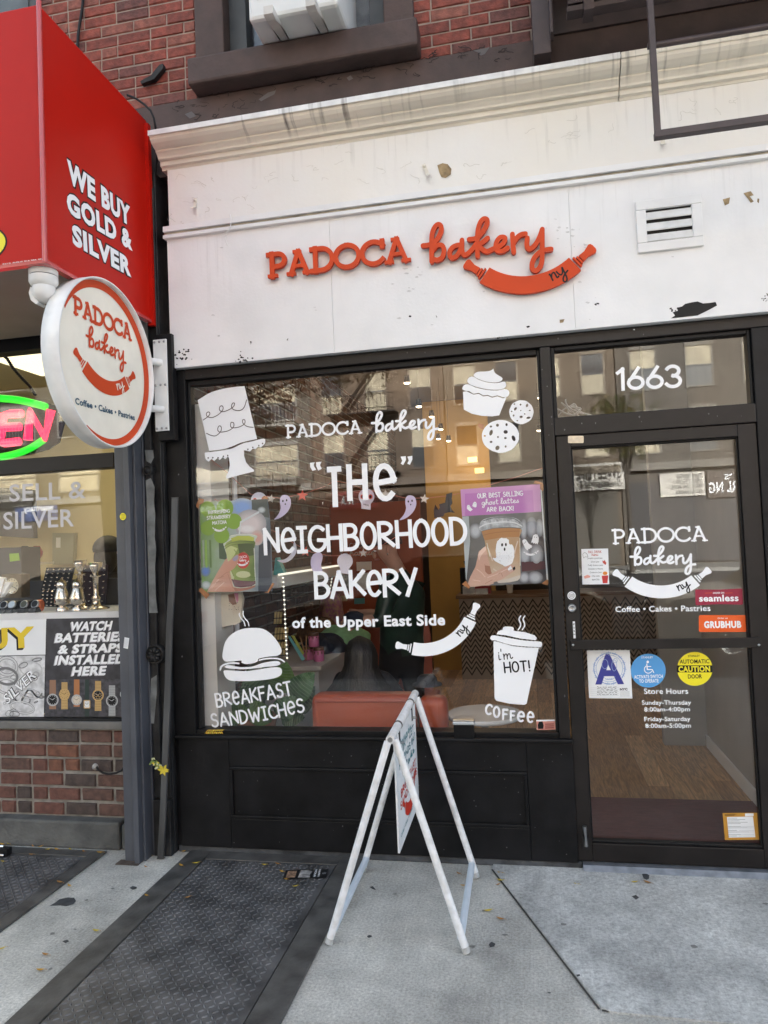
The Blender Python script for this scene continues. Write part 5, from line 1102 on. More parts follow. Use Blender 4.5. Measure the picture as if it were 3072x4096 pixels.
for a, c, ta, tc in ((FA[0],FA[3],T0,T1),(FA[1],FA[2],T0,T1)):
    la, lc = a.lerp(ta, .075), c.lerp(tc, .075); leg(la, lc, 'brace', bluew)
# hanging panel under the ridge, swinging free
Q0, Q1 = T0.lerp(T1, .12)-V((0,0,.035)), T0.lerp(T1, .93)-V((0,0,.035))
et = V((0,0,1)); pw_ = (Q1-Q0); es = V((pw_.x,pw_.y,0)).normalized()
nrm = es.cross(et); hang = Plane(Q0, es, et)
bot = hang.px(C_AF(641,1305)[0])
b = MB(); L = (Q1-Q0).dot(es); zq = min(Q0.z, Q1.z)-Q0.z
pq = [(.0, 0), (L, (Q1.z-Q0.z)), (L, bot[1]+.0), (0, bot[1])]
b.poly(hang, pq, paper, .004, .008); pnl = b.build('panel', afr, bevel=.002)
b = MB(); teal = mat('sign_teal', (.02,.20,.24), .5); rd = mat('sign_red', (.62,.035,.015), .5)
H_ = -bot[1]
def pt(u, v): return (L*u, bot[1]+H_*v)
class PxPl(Plane):
    def px(s, p): return p
hp = PxPl(Q0, es, et)
for t, v, u0, u1, m, f in (('friends',.87,.18,.72,teal,SCRIPT),("DON'T LET",.80,.16,.86,teal,HAND),('FRIeNDS',.69,.12,.66,teal,HAND),('eAT',.70,.72,.92,teal,HAND),('fake',.59,.4,.85,teal,SCRIPT),('BReAKFAST',.43,.14,.9,rd,HAND),('SANDWICHeS',.33,.1,.92,rd,HAND)):
    write(b, t, f, hp, pt(u0,v), pt(u1,v+.01), H_*.075, H_*.014, m, d=.0046)
rolling_pin(b, hp, pt(.32,.265), pt(.78,.30), rd, paper, d=.0046)
type_(b, 'Coffee \u2022 Cakes \u2022 Pastries \u2022 Sandwiches', hp, pt(.08,.10), pt(.92,.11), H_*.03, teal, .0046, bold=.02)
b.build('lettering', afr)
b = MB()
for u in (.27, .78): c = T0.lerp(T1, u); b.box((c.x-.006,c.y-.012,c.z-.09), (c.x+.006,c.y+.012,c.z-.015), iron); b.lathe([(.006,0),(.006,.02)], c+V((.004,0,-.075)), steel, 8, (1,0,0))
b.build('hanger', afr)

# ------------------------------------------------------------------ fire escape and air conditioner
fe = thing('fire_escape', 'brown iron fire escape balcony above the cornice on the right', 'fire escape', (1, -.3, 4.3))
b = MB(); q = [W(*p, -.14) for p in C_TR(512,0, 655,0, 622,243, 527,265)]
xa_, xb_ = q[3].x, W(*C_TR(612,250)[0], -.14).x; zlow = q[3].z
b.box((xa_, -.14, zlow), (xb_, -.02, 6), brown2); b.box((xb_-.004, -.21, zlow+.05), (xb_+.012, -.1405, 6), brown2); b.build('bracket', fe, bevel=.004)
b = MB(); zp = 4.34; x0 = xb_+.02
b.box((x0, -1.05, zp), (x0+.05, -.03, zp+.08), brown2)
for y in (-1.04, -.90, -.76, -.62, -.48, -.34, -.20): b.box((x0+.0505, y, zp+.03), (3.2, y+.11, zp+.045), brown2)  # slats widened, out of view, so the platform shades the wall behind
for x in (x0+.5, x0+1.0, x0+1.6): b.box((x, -1.05, zp), (x+.04, -.03, zp+.0295), brown2)
b.box((x0, -1.06, zp-.01), (3.2, -1.0505, zp+.10), brown2)
b.build('platform', fe)
b = MB()
for u in ((685,66),(690,30)): q = W(*C_TR(*u)[0], -.30); b.box((q.x, -.33, q.z-.012), (3.2, -.27, q.z+.012), brown2)
q = W(*C_TR(765,60)[0], -.30); b.box((q.x, -.345, q.z-.02), (q.x+.045, -.255, q.z+.3), brown2); b.build('railing', fe)
YL = -.62
b = MB(); v0, v1 = W(*C_TR(1094,0)[0], YL), W(*C_TR(1126,655)[0], YL); h1 = W(*C_TR(1659,592)[0], YL)
b.box((v1.x-.012, YL-.012, v1.z-.01), (v1.x+.012, YL+.012, zp+.02), brown2); b.box((v1.x-.014, YL-.018, v1.z-.014), (3.0, YL+.018, v1.z+.014), brown2)
u0 = W(*C_TR(1120,218)[0], YL+.05); b.tube([(v1.x-.01, YL+.05, u0.z), (3.0, YL+.05, u0.z)], .013, brown2, 10); b.build('drop_ladder', fe, bevel=.002)
ac = thing('air_conditioner', 'white window air conditioner resting on two steel support arms', 'air conditioner', (-.9, -.2, 4.5))
b = MB(); acw = mat('ac_white', (.68,.69,.68), .45, var=.06, vscale=5); yA = -.30
pz = [W(*p, yA) for p in C_TM(442,100, 1000,15)]
ax0 = W(*C_TM(440,60)[0], yA).x; ax1 = W(*C_TM(985,0)[0], yA).x; az0 = (W(*C_TM(445,125)[0], yA).z+W(*C_TM(985,25)[0], yA).z)/2
b.box((ax0, yA, az0), (ax1, .14, 5.2), acw); b.build('casing', ac, bevel=.02)
b = MB(); 
for i in range(12): b.box((ax0+.05, yA-.004, az0+.10+i*.022), (ax1-.1, yA-.0003, az0+.112+i*.022), mat('fin_grey', (.30,.32,.34), .4, metal=.5))
b.build('grille', ac)
for u, v in ((C_TM(575,45)[0], C_TM(665,205)[0]), (C_TM(825,0)[0], C_TM(905,165)[0])):
    e0 = W(*v, -.10); e1 = W(*u, -.36); b = MB(); xx = (e0.x+e1.x)/2; wd = .024
    b.prism([(-.38, az0-.002),(-.38,az0-.045),(-.34,az0-.05),(-.135,st+.004),(-.06,st+.004),(-.06,az0-.002)], 'x', xx-wd, xx+wd, mat('arm_cream', (.55,.53,.50), .5, var=.12, vscale=10)); b.build('support_arm', ac, bevel=.004)
b = MB(); b.box((ax0+.12, -.11, st+.0005), (ax1-.02, -.02, st+.018), mat('plywood', (.26,.18,.07), .8)); b.build('packing_board', ac)

# ------------------------------------------------------------------ leaves and litter
lfm = [mat('leaf_'+n, c, .6, var=.2, vscale=60) for n, c in (('amber',(.55,.30,.03)),('lemon',(.62,.46,.05)),('tan',(.42,.20,.05)))]
LP = C_GL(15,1090, 55,1085, 210,1103, 255,1105, 305,1122, 200,1155, 360,1122, 445,1122, 530,1135, 635,1142, 20,1200, 380,1332, 440,1345, 610,1630, 290,1782, 258,1880, 10,1745, 925,1225, 970,1140, 950,1150, 980,1130, 1165,1125, 1215,1108, 1230,1105, 1150,1225, 1243,1210, 1188,1430, 930,1418)
LP += C_DC(690,1222, 783,1224, 866,1097, 280,1230) + C_AF(1080,1475, 1388,1470, 1388,1523, 1368,1557, 1110,1563, 1295,1748, 1388,1810) + crop(1050,3150,.422)(225,900, 310,967, 145,752, 185,825, 20,760)
random.seed(8)
lbase = None
for i, p in enumerate(LP):
    g = G(*p); L, wd = .017, .0055
    if lbase is None or i < 3:
        b = MB(); q = [(-L,0),(-L*.4,wd*.9),(L*.3,wd),(L,0),(L*.3,-wd),(-L*.4,-wd*.9)]
        b.add([(x, y, .004+.004*abs(x/L)**2) for x, y in q]+[(0,0,.0015)], [(6,k,(k+1) % 6) for k in range(6)][::1], lfm[i % 3]); b.f = [f[::-1] for f in b.f]
        b.tube([(L,0,.006),(L*1.25,0,.004)], .0007, lfm[2], 4); o = b.build('fallen_leaf')
        o['group'] = 'fallen leaves on the pavement'; o['category'] = 'leaf'; lbase = (lbase or [])+[o]
    else: o = lbase[i % 3].copy(); COL.objects.link(o)
    zz = .012 if (-1.85 < g.x < -.9 or g.x < -2.31) else .004
    if g.x > g0.x+.45*(g.y < 99) and g.y < 0: zz = .009
    o.location = (g.x, g.y, zz); o.rotation_euler = (0, 0, random.uniform(-.7, .9)); s_ = random.uniform(.8, 1.35); o.scale = (s_, s_, 1)
    o['label'] = 'small yellow autumn leaflet lying on the pavement or steel plates'
# flyer
b = MB(); z = .0125; fq = [G(*p, z) for p in crop(1050,3150,.422)(190,868, 205,785, 612,766, 605,858)]
fp = Plane(fq[0], fq[3]-fq[0], V((0,0,1)).cross(fq[3]-fq[0])); wF = (fq[3]-fq[0]).length; hF = (fq[1]-fq[0]).dot(fp.et)
b.poly(fp, [(0,0),(wF,0),(wF,hF),(0,hF)], mat('flyer_black', (.012,.012,.013), .35), .0012, .001)
hpf = PxPl(fq[0], fp.es, fp.et)
b.poly(hpf, [(wF*.34,hF*.08),(wF*.62,hF*.08),(wF*.6,hF*.4),(wF*.64,hF*.75),(wF*.5,hF*.9),(wF*.36,hF*.92)], mat('flyer_photo', (.32,.30,.29), .4, var=.5, vscale=50), .002)
b.poly(hpf, [(wF*.06,hF*.1),(wF*.27,hF*.1),(wF*.27,hF*.85),(wF*.06,hF*.85)], mat('flyer_photo_tan', (.28,.17,.11), .4, var=.6, vscale=60), .002)
for u, t, k in ((.74, 'HAPPY', .0), (.655, 'HOUR', .0)): type_(b, t, hpf, (wF*(u+.04), hF*.94), (wF*(u+.04), hF*.1), wF*.05, vinyl, .0022, bold=.02)
b.ribbon(hpf, [(wF*.92+.008*math.cos(a), hF*.5+.008*math.sin(a)) for a in [k*math.pi/2 for k in range(5)]], .0012, vinyl, .0022)
tag(b.build('flyer'), 'black happy hour flyer lying on the steel cellar door', 'flyer')
# dropped metal latch at the left edge
b = MB(); c = G(18, 3420, .012); b.box((c.x-.03,c.y-.02,.0125), (c.x+.03,c.y+.02,.05), iron); b.tube([c+V((-.07,-.03,.01)), c+V((-.02,-.045,.02)), c+V((.02,-.03,.012))], .008, chrome, 8); b.tube([c+V((-.07,.01,.04)), c+V((.0,.0,.045))], .01, chrome, 8)
tag(b.build('padlock'), 'chrome and black padlock on the left cellar door by the plinth', 'padlock')
# gum and tar marks on the pavement
tar = mat('tar_mark', (.05,.052,.055), .7, var=.3, vscale=30); b = MB()
for q in (C_GL(315,1465,350,1445,375,1425,430,1412,470,1415,482,1435,465,1455,420,1468,380,1462), C_GL(820,1352,840,1340,868,1345,865,1358,840,1363), C_GL(395,1690,425,1680,438,1690,415,1703), C_GL(428,1838,455,1826,474,1834,460,1848,435,1850), C_DC(742,1162,770,1155,795,1170,792,1195,775,1202,755,1192), C_DC(670,1320,700,1310,722,1330,700,1345), C_AF(420,1565,445,1560,470,1590,440,1580), C_AF(1300,1990,1320,1970,1350,1985,1340,2005,1310,2012), C_DC(72,1990,95,1990,92,2000,75,1998), C_DC(275,1880,300,1875,303,1888,285,1895)):
    gq = [(G(*p).x, G(*p).y) for p in q]; zz = .009 if gq[0][0] > g0.x+.3 else .002; b.poly(GR, gq, tar, zz)
random.seed(17)
for i in range(20):
    x, y = random.choice([(random.uniform(-.85,.9), random.uniform(-1.6,-.15)), (random.uniform(-2.25,-1.9), random.uniform(-1.3,-.3)), (random.uniform(.1,1.2), random.uniform(-1.4,-.15))]); r = random.uniform(.004,.013)
    b.poly(GR, blob(x, y, r, r*random.uniform(.6,1), 11, .25), tar if random.random() < .25 else mat('old_gum', (.20,.195,.185), .8), .0092 if (x > -.25+.41*(-y-.1)) else .002)
b.build('tar_mark', kind='structure')
# ------------------------------------------------------------------ posters taped inside the big window
PP = PY(.012)
def blot(b, C, x, y, rx, ry, m, d, n=24): b.poly(PP, pxs(PP, fl(C, el(x, y, rx, ry, n))), m, d)
def lerp3(a, c, t): return tuple(x*(1-t)+y*t for x, y in zip(a, c))
def soft(b, C, x, y, rx, ry, col, bgc, d, rot=0.):
    """an out-of-focus patch of the printed photograph: nested shapes that fade into their surroundings"""
    for i in range(7):
        t = (i+1)/7; k = lerp3(bgc, col, t); m = mat('print_tone_%02d_%02d_%02d' % tuple(int(v*40) for v in k), k, .5)
        b.poly(PP, pxs(PP, fl(C, el(x, y, rx*(1.35-.75*t), ry*(1.35-.75*t), 22, rot))), m, d+i*2.5e-5)
def gradm(name, c0, c1, axis, v0, v1, c2=None):
    """printed photograph gradient between two heights or sides of the sheet, with soft blotches"""
    m = mat(name, c0, .45); t, n, l, b = nodes_of(m); co = n.new('ShaderNodeTexCoord'); sp_ = n.new('ShaderNodeSeparateXYZ'); mr = n.new('ShaderNodeMapRange')
    mr.inputs['From Min'].default_value = v0; mr.inputs['From Max'].default_value = v1; no = n.new('ShaderNodeTexNoise'); no.inputs['Scale'].default_value = 14
    ad = n.new('ShaderNodeMath'); ad.operation = 'MULTIPLY_ADD'; ad.inputs[1].default_value = .5
    rp = n.new('ShaderNodeValToRGB'); rp.color_ramp.elements[0].color = (*c0,1); rp.color_ramp.elements[1].color = (*c1,1)
    if c2: e_ = rp.color_ramp.elements.new(.5); e_.color = (*c2,1)
    sb_ = n.new('ShaderNodeMath'); sb_.operation = 'SUBTRACT'; sb_.inputs[1].default_value = .25
    l.new(co.outputs['Object'], sp_.inputs[0]); l.new(co.outputs['Object'], no.inputs[0]); l.new(sp_.outputs[axis], mr.inputs[0]); l.new(no.outputs[0], ad.inputs[0]); l.new(mr.outputs[0], ad.inputs[2]); l.new(ad.outputs[0], sb_.inputs[0]); l.new(sb_.outputs[0], rp.inputs[0]); l.new(rp.outputs[0], b.inputs['Base Color'])
    return m
pz0, pz1 = PP.px((900,2370))[1], PP.px((900,2010))[1]; pxa, pxb = PP.px((805,2200))[0], PP.px((1090,2200))[0]
phbg = gradm('print_street_blur', (.16,.30,.07), (.10,.13,.16), 0, pxa, pxb, (.34,.40,.40)); leafg = mat('print_clover_green', (.20,.36,.03), .45)
matcha = gradm('print_matcha', (.32,.40,.10), (.10,.16,.03), 0, PP.px((900,2200))[0], PP.px((1015,2200))[0]); berry = mat('print_berry', (.10,.02,.035), .4); cupw = mat('print_cup_clear', (.55,.62,.52), .4)
skin_p = gradm('print_skin', (.62,.36,.27), (.50,.22,.15), 0, PP.px((840,2300))[0], PP.px((970,2300))[0]); skin_d = mat('print_skin_fold', (.36,.15,.10), .5); redl = mat('print_red_label', (.50,.025,.02), .45)
def ma(b):
    soft(b, C_MA, 830, 570, 190, 130, (.20,.34,.66), (.28,.34,.40), .0009); b.poly(PP, pxs(PP, C_MA(1005,440,1275,425,1320,760,1010,700)), mat('print_dark_blur', (.06,.075,.07), .5), .001)
    soft(b, C_MA, 980, 870, 230, 210, (.64,.57,.58), (.30,.30,.32), .0012); soft(b, C_MA, 1100, 1110, 90, 110, (.60,.34,.29), (.52,.44,.43), .00145); soft(b, C_MA, 920, 950, 130, 60, (.74,.72,.73), (.62,.56,.57), .0017)
    b.poly(PP, pxs(PP, C_MA(1130,1250,1330,1150,1370,2030,1120,2060)), mat('print_navy_blur', (.025,.035,.055), .5), .001); soft(b, C_MA, 190, 1700, 70, 80, (.10,.22,.6), (.16,.24,.22), .001); b.poly(PP, pxs(PP, C_MA(420,1050,570,1050,560,1500,430,1480)), mat('print_dark_green', (.03,.07,.03), .5), .0011)
    soft(b, C_MA, 200, 1950, 70, 60, (.5,.56,.58), (.24,.32,.26), .0013); soft(b, C_MA, 1180, 620, 60, 50, (.5,.56,.58), (.07,.08,.08), .0013)
    for x, y, rx, ry, a in ((235,610,130,150,-.5),(530,590,150,160,.4),(690,820,140,140,.1),(235,940,130,130,.3),(475,1070,135,140,.2),(430,820,190,210,0)): b.poly(PP, pxs(PP, fl(C_MA, el(x, y, rx, ry, 28, a))), leafg, .0016+x*1e-7)
    write(b, 'ReFReSHING', HAND, PP, C_MA(237,700)[0], C_MA(622,668)[0], PP.mm((860,2050), 15), .0034, vinyl, d=.003)
    write(b, 'STRAWBeRRY', HAND, PP, C_MA(214,797)[0], C_MA(634,766)[0], PP.mm((860,2070), 16), .0034, vinyl, d=.003)
    write(b, 'MATCHA', HAND, PP, C_MA(312,884)[0], C_MA(568,862)[0], PP.mm((860,2090), 15), .0034, vinyl, d=.003)
    rolling_pin(b, PP, C_MA(352,960)[0], C_MA(522,950)[0], vinyl, leafg, d=.003)
    b.ribbon(PP, pxs(PP, C_MA(790,1040,815,840)), .0085, mat('print_straw', (.62,.66,.68), .4), .003); b.ribbon(PP, pxs(PP, C_MA(815,835,1130,660)), .0105, mat('print_straw', (.62,.66,.68), .4), .003)
    b.poly(PP, pxs(PP, fl(C_MA, smooth([(600,1450),(540,1500),(490,1580),(420,1690),(340,1830),(270,1960),(215,2072)],3)+[(700,2066),(745,1990),(690,1800),(650,1600)])), skin_p, .0026)
    b.poly(PP, pxs(PP, fl(C_MA, smooth([(500,1215),(560,1180),(620,1130),(640,1070),(1070,1060),(1090,1120),(1055,1240),(1075,1780),(1080,1930),(1000,1975),(820,2000),(700,1985),(665,1900),(560,1400)],2))), cupw, .0030)
    b.poly(PP, pxs(PP, fl(C_MA, smooth([(530,1250),(640,1150),(1050,1160),(1050,1300),(1068,1780),(1040,1880),(820,1870),(650,1840),(600,1560)],2))), matcha, .0033)
    b.poly(PP, pxs(PP, C_MA(640,1120,760,1075,960,1075,1055,1110,1040,1170,800,1150,660,1180)), mat('print_foam_green', (.42,.47,.06), .5), .0036)
    b.poly(PP, pxs(PP, C_MA(648,1838,820,1868,1040,1880,1075,1862,1078,1925,1000,1970,820,1990,705,1975)), berry, .0037)
    blot(b, C_MA, 860, 1760, 130, 60, mat('print_milk', (.50,.52,.30), .5), .0037); b.poly(PP, pxs(PP, C_MA(610,1640,700,1800,690,1850,648,1838)), mat('print_milk', (.50,.52,.30), .5), .0038)
    blot(b, C_MA, 855, 1512, 115, 146, redl, .0040)
    write(b, 'DOCA', SLAB, PP, C_MA(800,1480)[0], C_MA(932,1458)[0], PP.mm((970,2230), 10), .0016, vinyl, d=.0044, gap=.08); write(b, 'bakery', SCRIPT, PP, C_MA(795,1535)[0], C_MA(915,1520)[0], PP.mm((970,2240), 11), .0015, vinyl, d=.0044, gap=0)
    rolling_pin(b, PP, C_MA(782,1580)[0], C_MA(930,1552)[0], vinyl, redl, d=.0044)
    b.poly(PP, pxs(PP, fl(C_MA, smooth([(420,1690),(560,1560),(660,1480),(740,1410),(780,1420),(790,1470),(760,1560),(700,1650),(600,1730),(520,1880),(440,1900)],3))), skin_p, .0050)
    b.poly(PP, pxs(PP, fl(C_MA, smooth([(665,1500),(700,1450),(745,1420),(772,1440),(760,1490),(710,1530)],3))), mat('print_nail', (.30,.27,.38), .3), .0054)
    b.poly(PP, pxs(PP, fl(C_MA, smooth([(680,1990),(800,2005),(960,1985),(1060,1950),(1055,1985),(900,2040),(720,2065)],3))), skin_d, .0035)
    for q in ([(470,1800),(560,1730),(620,1715)],[(420,1830),(520,1790)],[(380,1900),(500,1870)],[(590,1750),(640,1900),(680,2000)]): b.ribbon(PP, pxs(PP, fl(C_MA, smooth(q,4))), .0022, skin_d, .0056)
def ma2(b):
    hl = mat('print_highlight', (.74,.76,.66), .4); dk_ = mat('print_cup_shadow', (.045,.075,.015), .5); mid = mat('print_matcha_mid', (.17,.24,.045), .5); pg_ = mat('print_pale_matcha', (.50,.56,.24), .5)
    b.poly(PP, pxs(PP, C_MA(540,1300,640,1250,760,1300,700,1420,640,1500,600,1560)), pg_, .0041); b.poly(PP, pxs(PP, C_MA(760,1220,1045,1215,1052,1420,960,1430,880,1350,790,1390)), dk_, .00405)
    for q in ([(520,1270),(640,1200),(860,1180),(1055,1185)],[(535,1310),(660,1240),(880,1215),(1052,1218)]): b.ribbon(PP, pxs(PP, fl(C_MA, smooth(q,4))), .0018, dk_, .0042)
    for q in ([(1050,1300),(1062,1500),(1070,1800)],[(1060,1640),(1068,1700)]): b.ribbon(PP, pxs(PP, fl(C_MA, smooth(q,4))), .003, hl, .0043)
    for q in ([(700,1320),(760,1420),(780,1480)],[(640,1660),(690,1790)],[(960,1690),(1000,1780)]): b.ribbon(PP, pxs(PP, fl(C_MA, smooth(q,4))), .004, mid, .0043)
    b.ribbon(PP, pxs(PP, fl(C_MA, smooth([(640,1075),(780,1052),(960,1050),(1070,1068)],4))), .0032, hl, .0043)
    for x0, m in ((128,mat('print_grey_strip', (.30,.38,.28), .5)),(175,mat('print_leaf_light', (.26,.46,.08), .5)),(250,mat('print_door_green', (.10,.18,.05), .5))): b.poly(PP, pxs(PP, C_MA(x0,1150,x0+36,1150,x0+48,1640,x0+14,1640)), m, .00125+x0*1e-7)
    for q in ([(300,2000),(420,1850),(560,1700)],[(360,2040),(520,1900)],[(250,2030),(330,1930)]): b.ribbon(PP, pxs(PP, fl(C_MA, smooth(q,4))), .005, mat('print_skin_light', (.70,.47,.38), .5), .0030)
pst = MB(); pst.poly(PP, pxs(PP, C_MA(85,500,300,470,680,455,1285,422,1330,760,1368,1600,1375,2055,700,2068,125,2085)), phbg, .0008, .0006); ma(pst); ma2(pst)
tag(pst.build('poster'), 'green iced drink poster with a hand holding a clear cup taped in the window', 'poster')
lbg = gradm('print_wall_blur', (.09,.085,.08), (.05,.045,.05), 0, PP.px((1860,2200))[0], PP.px((2170,2200))[0], (.17,.17,.17)); lilac = mat('print_lilac', (.46,.15,.45), .45); lil2 = mat('print_lilac_pale', (.55,.24,.52), .45)
latte = gradm('print_latte', (.44,.27,.14), (.62,.50,.38), 2, PP.px((2050,2190))[1], PP.px((2050,2320))[1]); caram = mat('print_caramel', (.40,.17,.045), .45)
skin2 = gradm('print_hand', (.60,.36,.27), (.62,.40,.31), 2, PP.px((2050,2250))[1], PP.px((2050,2340))[1])
def ghost(b, C, q, m, d): b.poly(PP, pxs(PP, fl(C, q)), m, d)
def la(b):
    for x, y, rx, ry in ((340,930,90,110),(1140,900,50,150),(1270,870,80,150),(1400,880,60,130),(1160,1330,80,150),(1350,1330,100,160),(1150,1700,80,80),(1330,1700,110,90)): soft(b, C_LA, x, y, rx*.95, ry*.95, (.46,.48,.51), (.11,.11,.12), .0009+x*1e-7)
    b.poly(PP, pxs(PP, C_LA(1100,1440,1490,1430,1495,1560,1110,1600)), mat('print_maroon_blur', (.09,.03,.035), .5), .0011); b.poly(PP, pxs(PP, C_LA(120,690,230,685,250,1100,190,1750,180,1720)), mat('print_pale_strip', (.42,.46,.47), .5), .0011)
    b.poly(PP, pxs(PP, C_LA(92,240,1410,150,1432,608,118,684)), lil2, .0016, .001); b.poly(PP, pxs(PP, C_LA(165,310,1290,252,1310,612,170,680)), lilac, .002)
    write(b, 'OUR BeST SeLLING', HAND, PP, C_LA(372,393)[0], C_LA(1130,345)[0], PP.mm((1930,1990), 21), .0040, vinyl, d=.003)
    write(b, 'ghost lattes', SCRIPT, PP, C_LA(440,505)[0], C_LA(1072,462)[0], PP.mm((1930,2015), 24), .0034, vinyl, d=.003, gap=.02)
    write(b, 'ARe BACK!', HAND, PP, C_LA(525,615)[0], C_LA(978,594)[0], PP.mm((1930,2045), 20), .0040, vinyl, d=.003)
    g1 = [(200,560),(198,520),(215,495),(240,500),(262,540),(298,575),(280,578),(285,592),(268,588),(262,605),(248,600),(232,590)]; g2 = [(300,470),(318,445),(345,446),(360,475),(358,520),(345,545),(335,528),(322,540),(316,525),(304,535),(302,520),(286,520)]
    for g in (g1, g2): ghost(b, C_LA, g, vinyl, .003)
    g3 = [(1118,1110),(1120,1080),(1150,1063),(1178,1070),(1225,1140),(1288,1180),(1268,1190),(1275,1210),(1250,1208),(1245,1230),(1225,1222),(1200,1255),(1160,1210)]; g4 = [(1285,1050),(1300,1000),(1335,980),(1370,990),(1390,1040),(1385,1110),(1365,1155),(1350,1130),(1330,1145),(1318,1125),(1300,1140),(1290,1120),(1262,1120)]
    for g in (g3, g4): ghost(b, C_LA, g, vinyl, .003)
    for x, y in ((1148,1130),(1172,1112),(1320,1030),(1354,1035),(213,530),(232,522),(320,475),(340,475)): blot(b, C_LA, x, y, 5 if x > 400 else 3, 9 if x > 400 else 5, ink, .0034, 10)
    rolling_pin(b, PP, C_LA(1178,1300)[0], C_LA(1350,1285)[0], vinyl, ink, d=.003)
    b.poly(PP, pxs(PP, fl(C_LA, smooth([(520,1170),(420,1250),(390,1290),(340,1520),(200,1840),(450,1835),(640,1800),(640,1560),(540,1330)],2))), skin2, .0026)
    b.poly(PP, pxs(PP, fl(C_LA, smooth([(440,935),(1080,890),(1070,1020),(1085,1560),(1080,1700),(1000,1760),(760,1790),(700,1770),(600,1600),(490,1080)],2))), latte, .0030)
    b.poly(PP, pxs(PP, C_LA(442,935,620,890,900,878,1080,890,1065,1028,800,1032,495,1085)), caram, .0033); b.ribbon(PP, pxs(PP, fl(C_LA, smooth([(470,1000),(640,960),(900,935),(1075,930)],4))), .0022, mat('print_caramel_dark', (.25,.09,.02), .5), .0036)
    b.poly(PP, pxs(PP, C_LA(690,1760,880,1720,1080,1660,1080,1710,1040,1750,900,1780,740,1790)), mat('print_milk_white', (.60,.54,.47), .5), .0034)
    b.poly(PP, pxs(PP, fl(C_LA, smooth([(400,900),(415,800),(470,740),(600,700),(780,695),(960,705),(1070,750),(1130,830),(1125,870),(1080,880),(900,860),(640,880),(440,930)],2))), mat('print_lid_clear', (.40,.42,.44), .35, var=.35, vscale=40), .0036)
    b.ribbon(PP, pxs(PP, fl(C_LA, smooth([(410,870),(520,815),(760,780),(980,790),(1110,850)],4))), .0055, mat('print_lid_shine', (.68,.70,.72), .4), .004); b.ribbon(PP, pxs(PP, fl(C_LA, smooth([(470,760),(620,715),(800,708),(980,725),(1080,790)],4))), .004, mat('print_lid_dark', (.10,.10,.11), .4), .004)
    random.seed(4); gh = [(x+random.uniform(-6,6), y+random.uniform(-6,6)) for x, y in smooth([(690,1150),(720,1075),(780,1045),(850,1050),(890,1080),(900,1145),(950,1160),(985,1260),(975,1400),(930,1480),(840,1515),(760,1480),(690,1440),(640,1400),(632,1365),(680,1380),(680,1260)],3)]
    ghost(b, C_LA, gh, vinyl, .0042)
    for x, y, rx, ry in ((782,1158,17,28),(845,1155,15,28),(824,1232,15,30)): blot(b, C_LA, x, y, rx, ry, ink, .0046, 16)
    b.poly(PP, pxs(PP, fl(C_LA, smooth([(430,1700),(560,1660),(700,1590),(840,1520),(930,1490),(985,1505),(1005,1560),(960,1610),(880,1660),(760,1740),(600,1790),(440,1830),(330,1840)],3))), skin2, .0050)
    b.poly(PP, pxs(PP, C_LA(872,1560,925,1500,950,1555,890,1585)), vinyl, .0056); b.poly(PP, pxs(PP, C_LA(955,1540,995,1515,1002,1560,970,1588)), ink, .0056); b.poly(PP, pxs(PP, C_LA(890,1588,950,1557,968,1590,900,1615)), mat('print_nail_pink', (.62,.42,.38), .3), .0056)
    for q in ([(720,1640),(760,1620),(790,1680)],[(500,1800),(620,1740)],[(495,1480),(520,1600),(600,1640)]): b.ribbon(PP, pxs(PP, fl(C_LA, smooth(q,4))), .0018, skin_d, .0056)
def la2(b):
    sh_p = mat('print_hand_shade', (.40,.19,.12), .5); li = mat('print_hand_light', (.74,.52,.42), .5); wl = mat('print_milk_swirl', (.66,.55,.44), .5)
    b.poly(PP, pxs(PP, fl(C_LA, smooth([(500,1500),(600,1520),(620,1610),(560,1650),(500,1600)],3))), sh_p, .0028); b.poly(PP, pxs(PP, fl(C_LA, smooth([(380,1330),(440,1230),(520,1180),(515,1240),(440,1330),(400,1420)],3))), li, .0028)
    for q in ([(360,1560),(440,1620),(500,1690)],[(300,1740),(420,1760)],[(540,1700),(700,1640),(860,1560)]): b.ribbon(PP, pxs(PP, fl(C_LA, smooth(q,4))), .004, li, .0053)
    for q in ([(540,1200),(580,1300),(620,1420)],[(1040,1100),(1010,1200),(990,1300)],[(640,1560),(760,1640)]): b.ribbon(PP, pxs(PP, fl(C_LA, smooth(q,4))), .006, wl, .0038)
    for q in ([(1075,1050),(1080,1300),(1082,1500)],[(530,1130),(580,1350)]): b.ribbon(PP, pxs(PP, fl(C_LA, smooth(q,4))), .003, mat('print_highlight', (.74,.76,.66), .4), .0040)
    for k in range(40): x, y = random.uniform(680,950), random.uniform(1280,1440); blot(b, C_LA, x, y, 4, 4, mat('print_speck', (.45,.42,.40), .5), .0044, 6)
    for k in range(9): x = 480+k*62; b.ribbon(PP, pxs(PP, C_LA(x,735-abs(4-k)*-6,x+12,800)), .0016, mat('print_lid_shine', (.68,.70,.72), .4), .0042)
pst = MB(); pst.poly(PP, pxs(PP, C_LA(92,240,1418,150,1438,250,1520,1790,250,1850,195,1838,165,1300,118,684)), lbg, .0008, .0006); pst.poly(PP, pxs(PP, C_LA(1418,240,1436,240,1548,1750,1520,1735)), paper, .0012); la(pst); la2(pst)
tag(pst.build('poster'), 'purple headed poster of an iced latte cup with a white ghost on it', 'poster')
